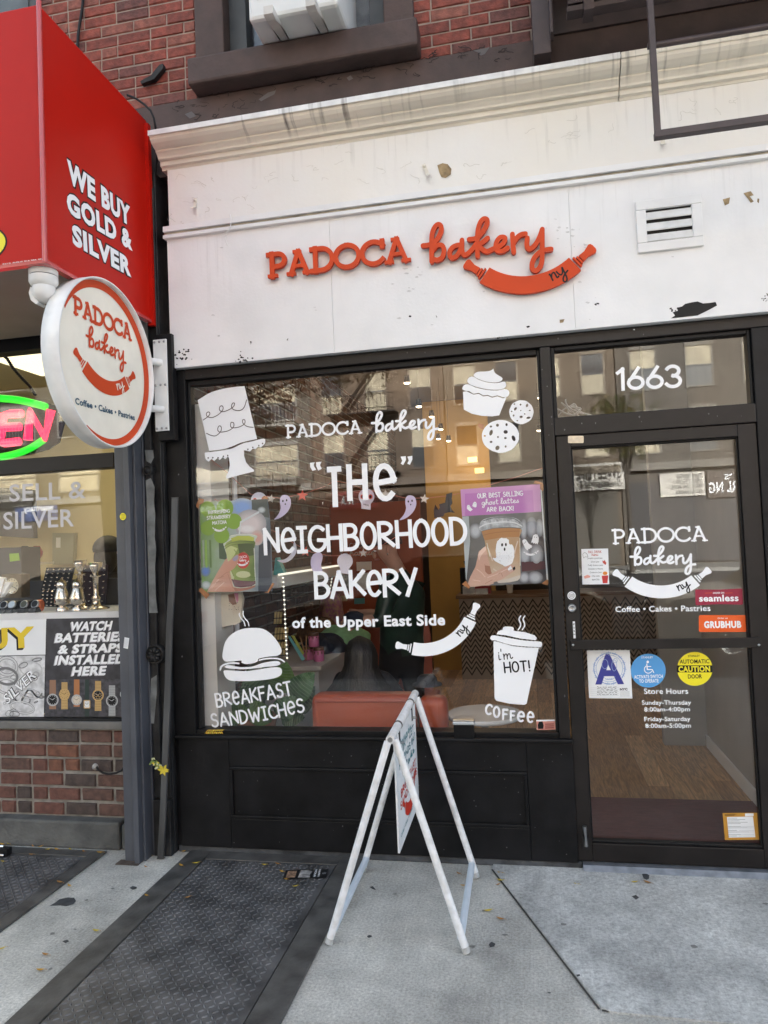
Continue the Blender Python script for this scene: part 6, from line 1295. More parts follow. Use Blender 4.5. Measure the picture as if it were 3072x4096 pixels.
for C, q, lb in ((C_MA,(12,550,70,410,160,430,150,490,80,530,60,600),'upper left corner of the green drink poster'),(C_MA,(52,2030,110,1995,260,2120,200,2195),'lower left corner of the green drink poster'),(C_MA,(1285,2060,1370,1905,1412,1920,1300,2088,1220,2078),'lower right corner of the green drink poster'),(C_MA,(1185,395,1230,365,1290,400,1290,430,1180,415),'top right corner of the green drink poster'),
    (C_LA,(1300,140,1330,95,1450,130,1495,190,1455,275,1420,240,1410,150),'top right corner of the ghost latte poster'),(C_LA,(115,1810,180,1755,250,1850,235,1895),'lower left corner of the ghost latte poster'),(C_LA,(1440,1800,1520,1735,1580,1750,1530,1830),'lower right corner of the ghost latte poster'),(C_WB,(995,690,1005,670,1045,680,1042,718,1020,712),'large cookie decal, stuck alone on the glass')):
    b = MB(); pt_ = PY(.005); b.poly(pt_, pxs(pt_, C(*q)), tape, .001, .0008); tag(b.build('tape_strip'), 'crumpled brown tape strip at the '+lb, 'tape', 'brown tape strips on the window')

# ------------------------------------------------------------------ paper garland across the window
pk = mat('pink_string', (.62,.22,.16), .7); lav = gradm('lavender_paper', (.62,.55,.75), (.40,.22,.58), 2, 1.45, 1.75); bonep = mat('bone_paper', (.68,.66,.74), .6); redp = mat('red_paper', (.66,.08,.05), .6); glit = mat('silver_glitter', (.5,.48,.47), .3, metal=.6, var=.4, vscale=200); blk = mat('black_card', (.02,.02,.025), .6); moonp = gradm('moon_paper', (.70,.70,.80), (.25,.50,.55), 2, 1.5, 1.62)
PG = PY(.07); g = lambda q: pxs(PG, fl(C_GA, q))
def garland(label, strings, items):
    t = thing('paper_garland', label, 'garland', W(1450, 2000, .07), 'paper garlands hanging inside the bakery window')
    b = MB()
    for s_ in strings: b.tube([PG.at(p, -.002) for p in pxs(PG, s_)], .0016, pk, 5)
    b.build('string', t)
    for nm, shp in items:
        b = MB()
        for q, m, d in shp: b.poly(PG, g(q), m, d, .001)
        b.build(nm, t)
def star(x, y, r, rot=0.): return [(x+r*(1 if k % 2 == 0 else .42)*math.sin(rot+k*math.pi/5), y-r*(1 if k % 2 == 0 else .42)*math.cos(rot+k*math.pi/5)) for k in range(10)]
gq = lambda dx, dy: [(x+dx, y+dy) for x, y in smooth([(145,240),(160,212),(190,206),(222,222),(236,265),(228,310),(200,355),(150,395),(96,412),(130,370),(150,320),(145,275)],3)]
def ghostp(dx, dy): return ('ghost', [(gq(dx,dy), lav, 0)]+[(el(x+dx,y+dy,6,10,12), ink, .002) for x, y in ((170,257),(201,251))]+[(el(190+dx,283+dy,5,7,12), ink, .002)])
def skull(x, y, s_=1., eyes=True):
    q = [(x-42*s_, y+55*s_)]+[(x+66*s_*math.cos(R_(a)), y-66*s_*math.sin(R_(a))) for a in range(225, -46, -12)]+[(x+36*s_, y+60*s_),(x+34*s_,y+110*s_),(x-42*s_,y+100*s_)]
    sh = [(q, bonep, 0)]
    if eyes:
        for sx in (-32, 34): sh += [(el(x+sx*s_,y+2,17,20,16), redp, .002), (el(x+sx*s_,y+2,9,12,14), ink, .004)]
        sh += [([(x-24,y+62),(x+18,y+72),(x+18,y+75),(x-24,y+65)], ink, .002)]+[([(x-20+k*12,y+57+k*3),(x-18+k*12,y+57+k*3),(x-18+k*12,y+74+k*3),(x-20+k*12,y+74+k*3)], ink, .003) for k in range(4)]
    return ('skull', sh)
bat_ = [(1575,185),(1525,200),(1515,270),(1465,285),(1470,312),(1460,330),(1420,335),(1432,285),(1425,400),(1500,385),(1510,360),(1550,350),(1598,355),(1570,330),(1560,300),(1575,275),(1570,240)]
moon = smooth([(262,590),(280,625),(278,690),(230,750),(170,770),(120,748),(170,745),(215,720),(245,680)],3)
garland('upper paper garland of ghosts, stars, a skull and a bat on pink string', [C_GA(-520,-160,-300,15,-100,200,150,235,330,200,520,135), C_GA(540,122,600,90,720,112,830,158,1000,190,1200,235,1380,230,1540,215,1690,180), C_GA(1690,180,2100,60,2360,-30)],
    [ghostp(0,0), ghostp(1040,4), ('star', [(star(330,212,50,.05), redp, 0)]), ('star', [(star(70,238,38,.2), glit, 0)]), ('star', [(star(1342,240,42,.15), glit, 0)]), ('star', [(star(1020,200,42,.0), glit, 0)]), skull(862,220), skull(-30,250), ('bat', [(bat_, blk, 0)]), ('bat', [([(495,270),(505,262),(500,290)], paper, 0)])])
garland('lower paper garland of a moon, red and silver stars, a ghost and a skull', [C_GA(-400,240,-100,420,120,520,260,610,400,680,560,712,720,708,860,690,1000,620,1110,552)],
    [('moon', [(moon, moonp, 0)]), ('star', [(star(358,676,46,.1), redp, 0)]), ('star', [(star(836,688,38,0), glit, 0)]), ('ghost', [(smooth([(440,690),(470,682),(495,700),(497,740),(485,790),(495,850),(430,850),(402,800),(402,740),(420,700)],3), lav, 0)]), skull(684,757,.98,False)])

# ------------------------------------------------------------------ bakery room
RX0, RX1, RY1, RZ = -1.95, 1.20, 7.2, 3.32
wood = mat('oak_planks', (.20,.115,.055), .38, var=.3, vscale=4, stretch=(9,.9,1), detail=8, bump=.05, bscale=30)
b = MB(); x = RX0; random.seed(1); wds = [mat('oak_plank_%s' % k, c, .36, col2=tuple(v*2.1 for v in c), vscale=3, stretch=(14,1.2,1), detail=9) for k, c in (('honey',(.34,.21,.10)),('pale',(.42,.28,.15)),('deep',(.27,.16,.075)))]
for m_ in wds: next(q for q in m_.node_tree.nodes if q.type == 'TEX_NOISE').inputs['Distortion'].default_value = 2.2
while x < RX1+2:
    y = .9-random.uniform(0,.9)
    while y < RY1:
        l = random.uniform(.7,1.5); b.box((x, max(y,.9), -.01), (x+.128, y+l-.002, .012), random.choice(wds)); y += l
    x += .13
b.box((RX0, .06, -.012), (RX1+2, RY1, .008), dark)
b.build('interior_floor', kind='structure')
b = MB(); b.box((.1, .1, .010), (1.2, .89, .016), mat('entrance_mat', (.15,.06,.052), .8, var=.2, vscale=5, stretch=(2,14,1), bump=.2, bscale=60)); tag(b.build('entrance_mat'), 'dark maroon entrance mat just inside the glass door', 'mat')
b = MB(); b.box((RX0-.2, .055, RZ), (RX1+3, RY1+.2, RZ+.05), mat('shop_ceiling', (.16,.13,.10), .8)); b.build('interior_ceiling', kind='structure')
ibr = [mat('shop_brick_'+n, c, .85, var=.25, vscale=20, bump=.4, bscale=70) for n, c in (('rust',(.13,.058,.036)),('umber',(.10,.05,.035)),('dark',(.075,.040,.030)))]
b = MB(); b.box((RX0-.1, .06, 0), (RX0, RY1, RZ), mortarg)
k0 = len(b.v); bricks(b, .06, RY1, .02, RZ, 0, .23, .078, ibr, mort=.012, depth=.012)
b.v = [v if i < k0 else V((RX0-v.y, v.x, v.z)) for i, v in enumerate(b.v)]; b.build('interior_brick_wall', kind='structure')
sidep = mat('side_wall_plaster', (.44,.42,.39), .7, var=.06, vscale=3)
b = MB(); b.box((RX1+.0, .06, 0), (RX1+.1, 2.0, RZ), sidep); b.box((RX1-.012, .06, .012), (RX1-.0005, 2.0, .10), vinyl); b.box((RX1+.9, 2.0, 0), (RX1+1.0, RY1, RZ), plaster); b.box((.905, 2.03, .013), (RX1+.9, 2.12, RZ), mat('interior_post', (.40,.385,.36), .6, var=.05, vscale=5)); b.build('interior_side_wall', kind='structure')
b = MB(); b.box((RX0, RY1, 0), (RX1+1, RY1+.1, RZ), mat('back_room_dark', (.10,.075,.05), .8)); b.build('interior_back_wall', kind='structure')
yl = mat('yellow_wall', (.50,.30,.08), .7, var=.08, vscale=3)
b = MB(); yx0, yx1 = W(1705,2000,5.2).x, W(1965,2000,5.2).x; b.box((yx0, 5.2, 0), (yx1, 5.3, RZ), yl); b.build('interior_yellow_wall', kind='structure')
b = MB(); b.box((-1.947, .055, .012), (W(879,2600,.1).x, .30, 2.42), plaster); b.box((RX0, .055, 0), (-1.804, .06, RZ), plaster); b.build('interior_window_pier', kind='structure')
b = MB(); ox0, ox1 = W(1335,2300,3.3).x, W(1515,2300,3.3).x; b.box((RX0, 3.3, .012), (W(1690,2300,3.3).x, 3.36, 2.0), mat('orange_wall', (.26,.050,.010), .6, var=.08, vscale=4)); b.build('interior_orange_wall', kind='structure')
nts = MB()
for C, q, m in ((C_IN,(890,-5,1035,-10,1035,68,895,80),paper),(C_IN,(895,105,1000,95,1000,255,900,262),paper),(C_IN,(755,115,835,110,840,270,770,275),mat('photo_grey', (.30,.30,.30), .6, var=.6, vscale=30)),(C_IN,(680,320,800,312,805,365,690,372),mat('kraft_note', (.30,.22,.08), .7)),(C_IN,(870,340,970,335,970,390,870,395),mat('teal_note', (.10,.30,.33), .6))):
    pl = PY(3.29); o = MB(); o.poly(pl, pxs(pl, C(*q)), m, .003, .002); o = o.build('pinned_card'); lb = {paper:'white card pinned on the orange wall, ', }.get(m, '')
    tag(o, {0:'upper white printed card pinned on the orange wall',1:'lower white printed card pinned on the orange wall',2:'grey photo card pinned on the orange wall',3:'kraft note pinned low on the orange wall',4:'teal note pinned on the orange wall by the standing customer'}[len([x for x in bpy.data.objects if x.name.startswith('pinned_card')])-1], 'card', 'cards pinned on the orange wall')
b = MB(); pl = PY(3.29); lt = mat('wall_lettering', (.36,.30,.26), .6)
type_(b, "too COOL", pl, C_GA(640,660)[0], C_GA(850,650)[0], pl.mm((1400,2200), 26), lt, .003); write(b, 'to handle', SCRIPT, pl, C_GA(640,720)[0], C_GA(935,705)[0], pl.mm((1400,2200), 28), .010, lt, d=.003, gap=0)
tag(b.build('wall_lettering'), 'pale handwritten slogan lettering on the orange wall', 'lettering')

# ceiling lamps
warm = (1, .80, .55)
lmp = mat('lamp_glow', (1,.9,.7), .4, emit=(1,.82,.55), estr=1.6)
LPX = [(C_WB(322,243)[0],1.8),(C_WB(445,353)[0],2.3),(C_WB(537,537)[0],2.6),(C_WB(637,617)[0],3.3),(C_WB(708,716)[0],3.9),(C_WB(770,806)[0],4.3),(C_WB(690,790)[0],4.6),(C_WB(1475,725)[0],4.6),(C_WB(1485,470)[0],3.0)]
desc = ['nearest to the window head','second from the window','third along the ceiling track','low beside the script lettering','beside the end of the script lettering','hanging lowest in the middle','at the tail of the white script','low at the right side of the window','high at the right side of the window']
for (p, d), ds in zip(LPX, desc):
    c = W(*p, d); t = thing('ceiling_spotlight', 'small warm ceiling spotlight, '+ds, 'spotlight', c, 'warm spotlights on the bakery ceiling')
    b = MB(); b.lathe([(.022,.06),(.03,0.0),(.026,.0),(.024,.02)], c, black, 16); b.tube([c+V((0,0,.058)), (c.x, c.y, max(RZ, c.z+.07))], .0015, black, 6); b.build('housing', t)
    b = MB(); b.lathe([(.026,-.002),(.02,-.008),(.006,-.012)], c, lmp, 14); b.build('bulb', t)
    L = bpy.data.lights.new('spot_lamp', 'POINT'); L.energy = .45; L.color = warm; L.shadow_soft_size = .06; lo = bpy.data.objects.new('spot_lamp', L); COL.objects.link(lo); lo.location = c-V((0,0,.07))
for p, d, ds in ((C_WB(957,955)[0],5.1,'upper'),(C_WB(1012,1040)[0],5.1,'lower')):
    c = W(*p, d); b = MB(); b.box((c.x-.055,c.y-.04,c.z-.03),(c.x+.055,c.y+.0,c.z+.03), mat('sconce_glow', (1,.9,.5), .4, emit=(1,.70,.10), estr=.11)); tag(b.build('wall_lamp'), ds+' glowing yellow lamp on the yellow back wall', 'lamp', 'wall lamps at the back of the bakery')
    L = bpy.data.lights.new('wall_lamp_light', 'POINT'); L.energy = .3; L.color = (1,.70,.32); L.shadow_soft_size = .1; lo = bpy.data.objects.new('wall_lamp_light', L); COL.objects.link(lo); lo.location = c-V((0,.25,0))

# sofa by the window
so_ = mat('orange_vinyl_seat', (.33,.055,.018), .38, var=.08, vscale=5, bump=.05, bscale=40)
t = thing('bench_seat', 'orange red vinyl bench seat with its back to the window', 'bench', (-1, .3, .012))
x0, x1 = W(1246,2800,.16).x, W(1662,2800,.16).x; zt_ = W(1450,2775,.16).z
def cushion(x0, x1, y0, y1, z0, z1, m, nm, par, r=.05):
    b = MB(); b.box((x0,y0,z0),(x1,y1,z1), m); o = b.build(nm, par); bv = o.modifiers.new('edge','BEVEL'); bv.width = r; bv.segments = 4
    for p in o.data.polygons: p.use_smooth = True
    return o
cushion(x0, x1, .13, .27, .10, zt_, so_, 'backrest', t, .045); cushion(x0, x1, .272, .78, .10, .42, so_, 'seat', t, .04)
b = MB(); b.tube([(x0+.03,.125,zt_-.035),(x1-.03,.125,zt_-.035)], .004, mat('seat_piping', (.25,.035,.015), .5), 6); b.build('piping', t)
b = MB(); b.box((x0+.05,.16,.012),(x1-.05,.74,.0995), black); b.build('plinth', t)
b = MB(); c = W(*C_IN(1565,1330)[0], .36); b.lathe([(.085,.0),(.082,.008),(.06,.014),(.055,.04),(.04,.055),(.01,.058)], (c.x, c.y+.02, zt_+.003), blk, 24); tag(b.build('hat'), 'black hat lying on top of the orange bench beside the white frame', 'hat')
t = thing('bench_seat', 'second orange bench seat behind the white sandwich board', 'bench', (-.4, .9, .012)); x2 = W(1660,2800,.5).x
cushion(x1+.01, W(1785,2800,.16).x, .15, .28, .10, zt_-.02, so_, 'backrest', t, .045); cushion(x1+.01, W(1785,2800,.16).x, .282, .78, .10, .42, so_, 'seat', t, .04)
t = thing('round_table', 'small round white cafe table behind the window ledge', 'table', (-.30, .46, .012)); mt = mat('white_table_top', (.84,.83,.80), .22, var=.04, vscale=4)
b = MB(); b.lathe([(.205,.0),(.212,.006),(.212,.02),(.205,.026)], (-.30,.46,.594), mt, 48); b.build('tabletop', t)
b = MB(); b.lathe([(.02,.03),(.02,.58)], (-.30,.46,.012), steel, 16); b.build('pedestal', t); b = MB(); b.lathe([(.17,.0),(.17,.01),(.03,.03)], (-.30,.46,.0125), steel, 28); b.build('foot', t)
# retail counter with jars
lam = mat('white_laminate', (.52,.50,.46), .4, var=.03, vscale=3)
cc = W(*C_IN(550,985)[0], .95); ctop_ = cc.z
t = thing('retail_counter', 'pale laminate counter stacked with goods against the brick wall', 'counter', (-1.6, 1.5, .012))
b = MB(); b.box((RX0+.03, .97, .012), (cc.x-.02, 2.9, ctop_-.03), lam); b.build('cabinet', t, bevel=.003); b = MB(); b.box((RX0+.02, .95, ctop_-.0295), (cc.x, 2.92, ctop_), lam); b.build('countertop', t, bevel=.003)
jarp = mat('jar_pink_label', (.55,.16,.32), .4, var=.1, vscale=30); jarb = mat('jar_chocolate', (.12,.05,.025), .35)
for p, y, lb in ((C_IN(435,905)[0],1.22,'left jar of the lower pair on the counter'),(C_IN(534,905)[0],1.16,'right jar of the lower pair on the counter'),(C_IN(487,778)[0],1.19,'jar stacked on top of the other two')):
    z = ctop_+.001 if 'pair' in lb else ctop_+.097; c = W(*p, y); c = V((c.x, y, z))
    t = thing('spread_jar', 'pink labelled chocolate spread '+lb, 'jar', c, 'pink jars stacked on the counter')
    b = MB(); b.lathe([(.034,0),(.037,.004),(.037,.070),(.033,.074)], c, jarp, 24); 
    for k in range(9): a = k*.7; L = random.uniform(.01,.03); b.tube([c+V((.0375*math.cos(a),.0375*math.sin(a),.07)), c+V((.0378*math.cos(a),.0378*math.sin(a),.07-L))], [.005,.003], jarb, 6)
    b.build('body', t); b = MB(); b.lathe([(.037,.0745),(.038,.092),(.036,.095)], c, jarb, 24); b.build('lid', t)
t = thing('leaflet_stand', 'clear leaflet stand with teal and yellow bookmarks on the counter', 'stand', W(*C_IN(340,880)[0], 1.05))
for k, (q, m) in enumerate((((232,690,262,700,405,915,375,935),mat('teal_bookmark', (.18,.50,.52), .5)),((270,690,300,695,395,860,380,880),mat('yellow_bookmark', (.45,.46,.10), .5)),((350,700,365,720,400,830,385,835),mat('wood_stick', (.35,.20,.09), .6)),((410,690,420,700,418,930,408,930),mat('wood_stick', (.35,.20,.09), .6)))):
    b = MB(); pl = PY(1.08+.012*k); b.poly(pl, pxs(pl, C_IN(*q)), m, 0, .003); b.build('bookmark', t)
# wire rack of wrapped bars, on the brick wall
t = thing('snack_rack', 'black wire rack of cream wrapped bars beside the rope light', 'rack', W(*C_IN(160,880)[0], .82)); crm_ = mat('wrapped_bar', (.52,.40,.18), .5, var=.1, vscale=30)
for r_, (ya, yb2, n) in enumerate(((470,590,3),(620,740,5),(755,885,4))):
    for k in range(n):
        b = MB(); x = 108+k*27+r_*4; pl = PY(.85+.004*k); b.poly(pl, pxs(pl, C_IN(x+6,ya,x+24,ya-2,x+14,yb2,x-4,yb2)), crm_, .0, .012); b.build('wrapped_bar', t)
    b = MB(); b.tube([W(*C_IN(95,yb2)[0], .83), W(*C_IN(250,yb2-8)[0], .86)], .004, black, 6); b.tube([W(*C_IN(100,yb2-60)[0], .83), W(*C_IN(255,yb2-68)[0], .86)], .003, black, 6); b.build('wire', t)
# shelf with rope lights
sh0, sh1 = W(*C_IN(205,170)[0], .75), W(*C_IN(640,30)[0], 2.3)
t = thing('wall_shelf', 'white wall shelf on the brick wall edged with lit rope light', 'shelf', (RX0+.1, 1.2, sh0.z)); zs_ = W(*C_IN(200,120)[0], .75).z
b = MB(); b.box((RX0+.013, .62, zs_-.075), (W(*C_IN(205,150)[0], .75).x, 2.5, zs_), mat('white_shelf', (.66,.65,.62), .5)); b.build('board', t, bevel=.003)
rope = mat('rope_light_glow', (.9,.9,.8), .4, emit=(1,.95,.78), estr=.26); xr_ = W(*C_IN(205,150)[0], .75).x
def rope_light(label, pts, r=.007, beads=0):
    t = thing('rope_light', label, 'light', pts[0], 'lit rope lights round the shelf')
    b = MB(); b.tube(pts, r*.7, mat('rope_tube', (.6,.6,.56), .3), 6); b.build('cable', t); b = MB()
    for i in range(len(pts)-1):
        a, c = V(pts[i]), V(pts[i+1]); n = max(2, int((c-a).length/.026))
        for k in range(n): q = a.lerp(c, (k+.5)/n); b.lathe([(r*.2,-r),(r,-r*.3),(r,r*.3),(r*.2,r)], q, rope, 6)
    b.build('bulb', t)
rope_light('lit white rope light along the edge of the wall shelf', [(xr_+.004, .62, zs_+.008), (xr_+.004, 2.45, zs_+.008)])
rope_light('lit rope light hanging down from the front corner of the wall shelf', [W(*p, .7) for p in C_IN(195,125, 205,330, 215,560, 225,760, 235,925)])
rope_light('short lit strand hanging before the orange wall', [W(*p, 2.6) for p in C_IN(665,110, 645,230, 612,390)])
rope_light('faint lit strand of dots on the orange wall', [W(*p, 3.2) for p in C_IN(748,375, 735,440, 728,480)], .006)
b = MB(); pl = PY(.8); b.poly(pl, pxs(pl, C_MA(1385,1790,1420,1470,1450,1460,1575,1740,1560,1790)), mat('teal_holder', (.08,.42,.40), .4, var=.2, vscale=30), 0, .06); o = tag(b.build('card_holder'), 'teal plastic card holder standing on the wall shelf', 'holder')
# goods on the counter
b = MB(); random.seed(6)
def cloth(cx, cy_, z, rx, ry, h, m, nm, lb, cat, seed):
    random.seed(seed); me = MB(); n, k = 22, 8; vs = []
    for j in range(k+1):
        t_ = math.sin(j/k*math.pi/2); r = math.cos(j/k*math.pi/2)**.55
        for i in range(n): a = 2*math.pi*i/n; w_ = 1+.12*math.sin(a*5+seed)+.08*math.sin(a*9+2*seed+t_*6); vs.append(V((cx+rx*r*w_*math.cos(a), cy_+ry*r*w_*math.sin(a), z+h*t_*(1+.15*math.sin(3*a)))))
    me.add(vs, [(j*n+i, j*n+(i+1) % n, (j+1)*n+(i+1) % n, (j+1)*n+i) for j in range(k) for i in range(n)], m, True); return tag(me.build(nm), lb, cat)
gsh = mat('mint_cotton', (.26,.48,.26), .8, var=.12, vscale=30, bump=.4, bscale=30)
c = W(*C_IN(760,760)[0], 2.0); cloth(c.x, 2.0, ctop_, .22, .2, .13, gsh, 'folded_shirts', 'pile of mint green folded shirts on the counter', 'shirts', 2)
c = W(*C_IN(620,790)[0], 1.6); cloth(c.x-.03, 1.6, ctop_, .17, .15, .12, mat('navy_cotton', (.008,.011,.025), .8), 'knit_cap', 'dark navy knitted cap beside the pink jars', 'cap', 3)
c = W(*C_IN(430,640)[0], 2.1); cloth(c.x+.05, 2.2, ctop_, .2, .15, .17, mat('brown_basket', (.16,.08,.03), .8, var=.3, vscale=40), 'basket', 'brown wicker basket at the back of the counter', 'basket', 4)
c = W(*C_IN(620,560)[0], 2.4); cloth(c.x, 2.5, ctop_, .12, .1, .34, mat('mixed_wrapping', (.40,.25,.16), .7, col2=(.30,.10,.22), vscale=45), 'gift_bundle', 'tall multicoloured wrapped bundle on the counter', 'bundle', 5)
# tote bag under the poster
b = MB(); pl = PY(.14); cv = mat('cream_canvas', (.62,.57,.46), .85, var=.06, vscale=9, bump=.15, bscale=90); b.poly(pl, pxs(pl, fl(C_WC, smooth([(285,660),(540,655),(548,800),(540,910),(440,940),(315,952),(295,820)],2))), cv, 0, .03)
b.poly(pl, pxs(pl, C_WC(440,680,490,670,512,760,480,768,450,740)), mat('print_brown_cone', (.20,.07,.03), .6), .0015); b.poly(pl, pxs(pl, C_WC(490,668,525,668,528,730,515,750)), mat('print_pink_cone', (.55,.20,.32), .6), .0016); b.poly(pl, pxs(pl, C_WC(300,760,215,780,225,900,250,1025,275,1000,300,1005,410,960,310,950)), cv, -.004, .02)
for k in range(16): x, y = random.uniform(450,530), random.uniform(740,810); b.poly(pl, pxs(pl, fl(C_WC, el(x,y,3,3,7))), ink, .002)
tag(b.build('tote_bag'), 'cream canvas tote bag hanging below the green drink poster', 'bag')
b = MB(); b.tube([W(937,1900,.5), W(940,2020,.5), W(948,2540,.5)], .016, vinyl, 10); tag(b.build('pipe'), 'white vertical pipe running down inside the window', 'pipe')
# potted calathea
t = thing('potted_plant', 'potted plant with broad striped green leaves behind the window corner', 'plant', W(1000, 2900, .35)); base = W(1010, 2880, .33)
b = MB(); b.lathe([(.10,0),(.13,.2),(.135,.22),(.12,.215)], (base.x, .36, .40), mat('terracotta_pot', (.25,.10,.05), .7), 24); b.build('pot', t)
b = MB(); b.box((base.x-.14,.24,.012),(base.x+.14,.5,.399), mat('plant_stool_wood', (.15,.09,.05), .6)); tag(b.build('stool', bevel=.004), 'small dark wooden stool under the potted plant', 'stool')
lg = [mat('calathea_'+n, c, .42, var=.25, vscale=20) for n, c in (('deep',(.022,.055,.022)),('mid',(.045,.11,.035)),('fresh',(.08,.16,.03)))]; stripe = mat('calathea_vein', (.13,.20,.10), .5)
def bigleaf(tip, root, wd, m, dep):
    pl = PY(dep); a, c = V(pl.px(root)), V(pl.px(tip)); u = c-a; L = u.length; u.normalize(); n_ = V((-u.y,u.x)); b = MB(); N = 12
    prof = [math.sin(math.pi*min(1,(i/N)**.8))**.8 for i in range(N+1)]; vs = []
    for i in range(N+1):
        for s_ in (-1,-.5,0,.5,1): p = a+u*L*i/N+n_*wd*prof[i]*s_; vs.append(pl.at(p, .03*math.sin(i/N*3)+.018*abs(s_)*prof[i]+.004*math.sin(i*2.4)))
    b.add(vs, [(i*5+j, i*5+j+1, (i+1)*5+j+1, (i+1)*5+j) for i in range(N) for j in range(4)], m, True)
    for i in range(1, N):
        for s_ in (-1, 1):
            q = [pl.at(a+u*L*(i/N+.5*k/4/N*1.6)+n_*wd*prof[i]*s_*k/4*.9, .033*math.sin(i/N*3)+.018*k/4*prof[i]+.006) for k in range(5)]; b.tube(q, .0016, stripe, 4)
    b.build('leaf', t)
for tip, root, wd, m, d in ((C_WC(1160,1320)[0],C_WC(960,1560)[0],.075,lg[1],.30),(C_WC(1165,1440)[0],C_WC(960,1620)[0],.085,lg[0],.34),(C_WC(930,1235)[0],C_WC(890,1500)[0],.085,lg[2],.36),(C_WC(600,1300)[0],C_WC(750,1560)[0],.08,lg[1],.33),(C_WC(560,1420)[0],C_WC(720,1650)[0],.085,lg[0],.30),(C_WC(1080,1700)[0],C_WC(880,1640)[0],.07,lg[0],.28),(C_WC(760,1250)[0],C_WC(800,1560)[0],.08,lg[1],.40),(C_WC(420,1600)[0],C_WC(640,1690)[0],.06,lg[2],.27),(C_WC(270,1730)[0],C_WC(560,1740)[0],.05,lg[1],.26),(C_WC(1000,1520)[0],C_WC(860,1700)[0],.07,lg[1],.26),(C_WC(640,1560)[0],C_WC(800,1740)[0],.07,lg[2],.25)): bigleaf(tip, root, wd, m, d)
# chevron fronted service counter at the back
t = thing('service_counter', 'service counter with a brown chevron tiled front at the back', 'counter', (-.5, 4.7, .012)); pc = PY(4.60); ca_, cb_ = W(1840,2500,4.6), W(2110,2500,4.6)
b = MB(); ztop_ = W(1850,2395,4.6).z; b.box((ca_.x, 4.601, .012), (3.2, 5.15, ztop_), mat('chevron_tan', (.36,.31,.27), .6)); b.build('cabinet', t)
b = MB(); b.box((ca_.x-.03, 4.56, ztop_+.0005), (3.2, 5.18, ztop_+.04), mat('counter_wood', (.16,.085,.04), .4)); b.build('countertop', t)
b = MB(); chd = mat('chevron_dark', (.035,.032,.034), .6); y = .05; dx = .055
while y < ztop_-.08:
    x = ca_.x; pts = []; k = 0
    while x < 1.9: pts.append((x, y+(.085 if k % 2 else 0))); x += dx; k += 1
    for i in range(len(pts)-1): (xa2,za),(xb2,zb) = pts[i], pts[i+1]; b.add([(xa2,4.5985,za),(xb2,4.5985,zb),(xb2,4.5985,zb+.026),(xa2,4.5985,za+.026)], [(0,1,2,3)], chd)
    y += .062
b.build('chevron_tiles', t)
for k, (px_, d, h, m, nm, lb) in enumerate((((2040,2370),4.75,.16,vinyl,'cup_stack','stack of white cups on the back service counter'),((1930,2380),4.8,.2,mat('machine_red', (.3,.02,.02), .4),'coffee_grinder','red and black machine on the back service counter'),((1880,2370),4.85,.3,black,'coffee_machine','dark coffee machine on the back service counter'))):
    c = W(*px_, d); b = MB(); r = .05 if k == 0 else .1
    if k == 0: b.lathe([(.03,0),(.045,h),(.047,h+.004),(.047,h+.01)], (c.x, d, ztop_+.041), m, 16)
    else: b.box((c.x-r, d-.08, ztop_+.041), (c.x+r, d+.1, ztop_+.041+h), m); b.box((c.x-r*.7, d-.14, ztop_+.041), (c.x+r*.7, d-.081, ztop_+.041+h*.3), steel); b.lathe([(.04,0),(.06,.08)], (c.x, d, ztop_+.0415+h), m, 14)
    tag(b.build(nm), lb, 'cups' if k == 0 else 'machine')
# tall orange chairs behind the customers
for p, d, lb in ((C_IN(1090,960)[0],2.15,'orange high backed chair behind the long haired customer'),(C_IN(1440,1000)[0],1.95,'orange high backed chair behind the white tube frame')):
    c = W(*p, d); t = thing('cafe_chair', lb, 'chair', (c.x, d, .012), 'orange chairs in the bakery')
    b = MB(); N = 10; vs = []
    for i in range(N+1):
        z = .42+.60*i/N; hw = .13*math.sqrt(max(.30, 1-(i/N)**8))
        for s_ in (-1,-.4,.4,1): vs.append((c.x+hw*s_, d+.06*abs(s_)+.05*i/N, z))
    f = [(i*4+j, i*4+j+1, i*4+5+j, i*4+4+j) for i in range(N) for j in range(3)]; b.add(vs+[(x, y+.015, z) for x, y, z in vs], f+[tuple(44+k for k in q[::-1]) for q in f], so_, True); b.build('backrest', t)
    cushion(c.x-.2, c.x+.2, d-.40, d-.005, .40, .45, so_, 'seat', t, .02)
    for sx in (-.16,.16):
        for sy in (-.36,-.04): b = MB(); b.tube([(c.x+sx, d+sy, .40), (c.x+sx*1.15, d+sy, .013)], .012, black, 8); b.build('leg', t)

# ------------------------------------------------------------------ jewellery shop inside
jwl = mat('jeweller_wall', (.58,.50,.29), .7, var=.05, vscale=2)
b = MB(); b.box((-6.5, 2.6, 0), (-2.0, 2.7, 3.4), jwl); b.box((-6.6,.06,0),(-6.5,2.7,3.4), jwl); b.box((-2.06,.21,0),(-2.0,2.6,3.4), jwl); b.build('jeweller_back_wall', kind='structure')
b = MB(); b.box((-6.5,.1,-.01),(-2.0,2.6,.012), dark); b.build('jeweller_floor', kind='structure'); b = MB(); b.box((-6.6,.07,3.15),(-2.0,2.7,3.25), jwl); b.build('jeweller_ceiling', kind='structure')
b = MB(); b.box((-3.9,.9,3.10),(-2.7,1.6,3.149), mat('ceiling_panel_glow', (1,.95,.8), .5, emit=(1,.88,.55), estr=.25)); tag(b.build('ceiling_light'), 'bright rectangular ceiling light inside the jewellery shop', 'light')
L = bpy.data.lights.new('ceiling_light_lamp', 'AREA'); L.energy = 3.2; L.color = (1,.86,.55); L.size = 1.2; lo = bpy.data.objects.new('ceiling_light_lamp', L); COL.objects.link(lo); lo.location = (-3.3, 1.25, 3.09)
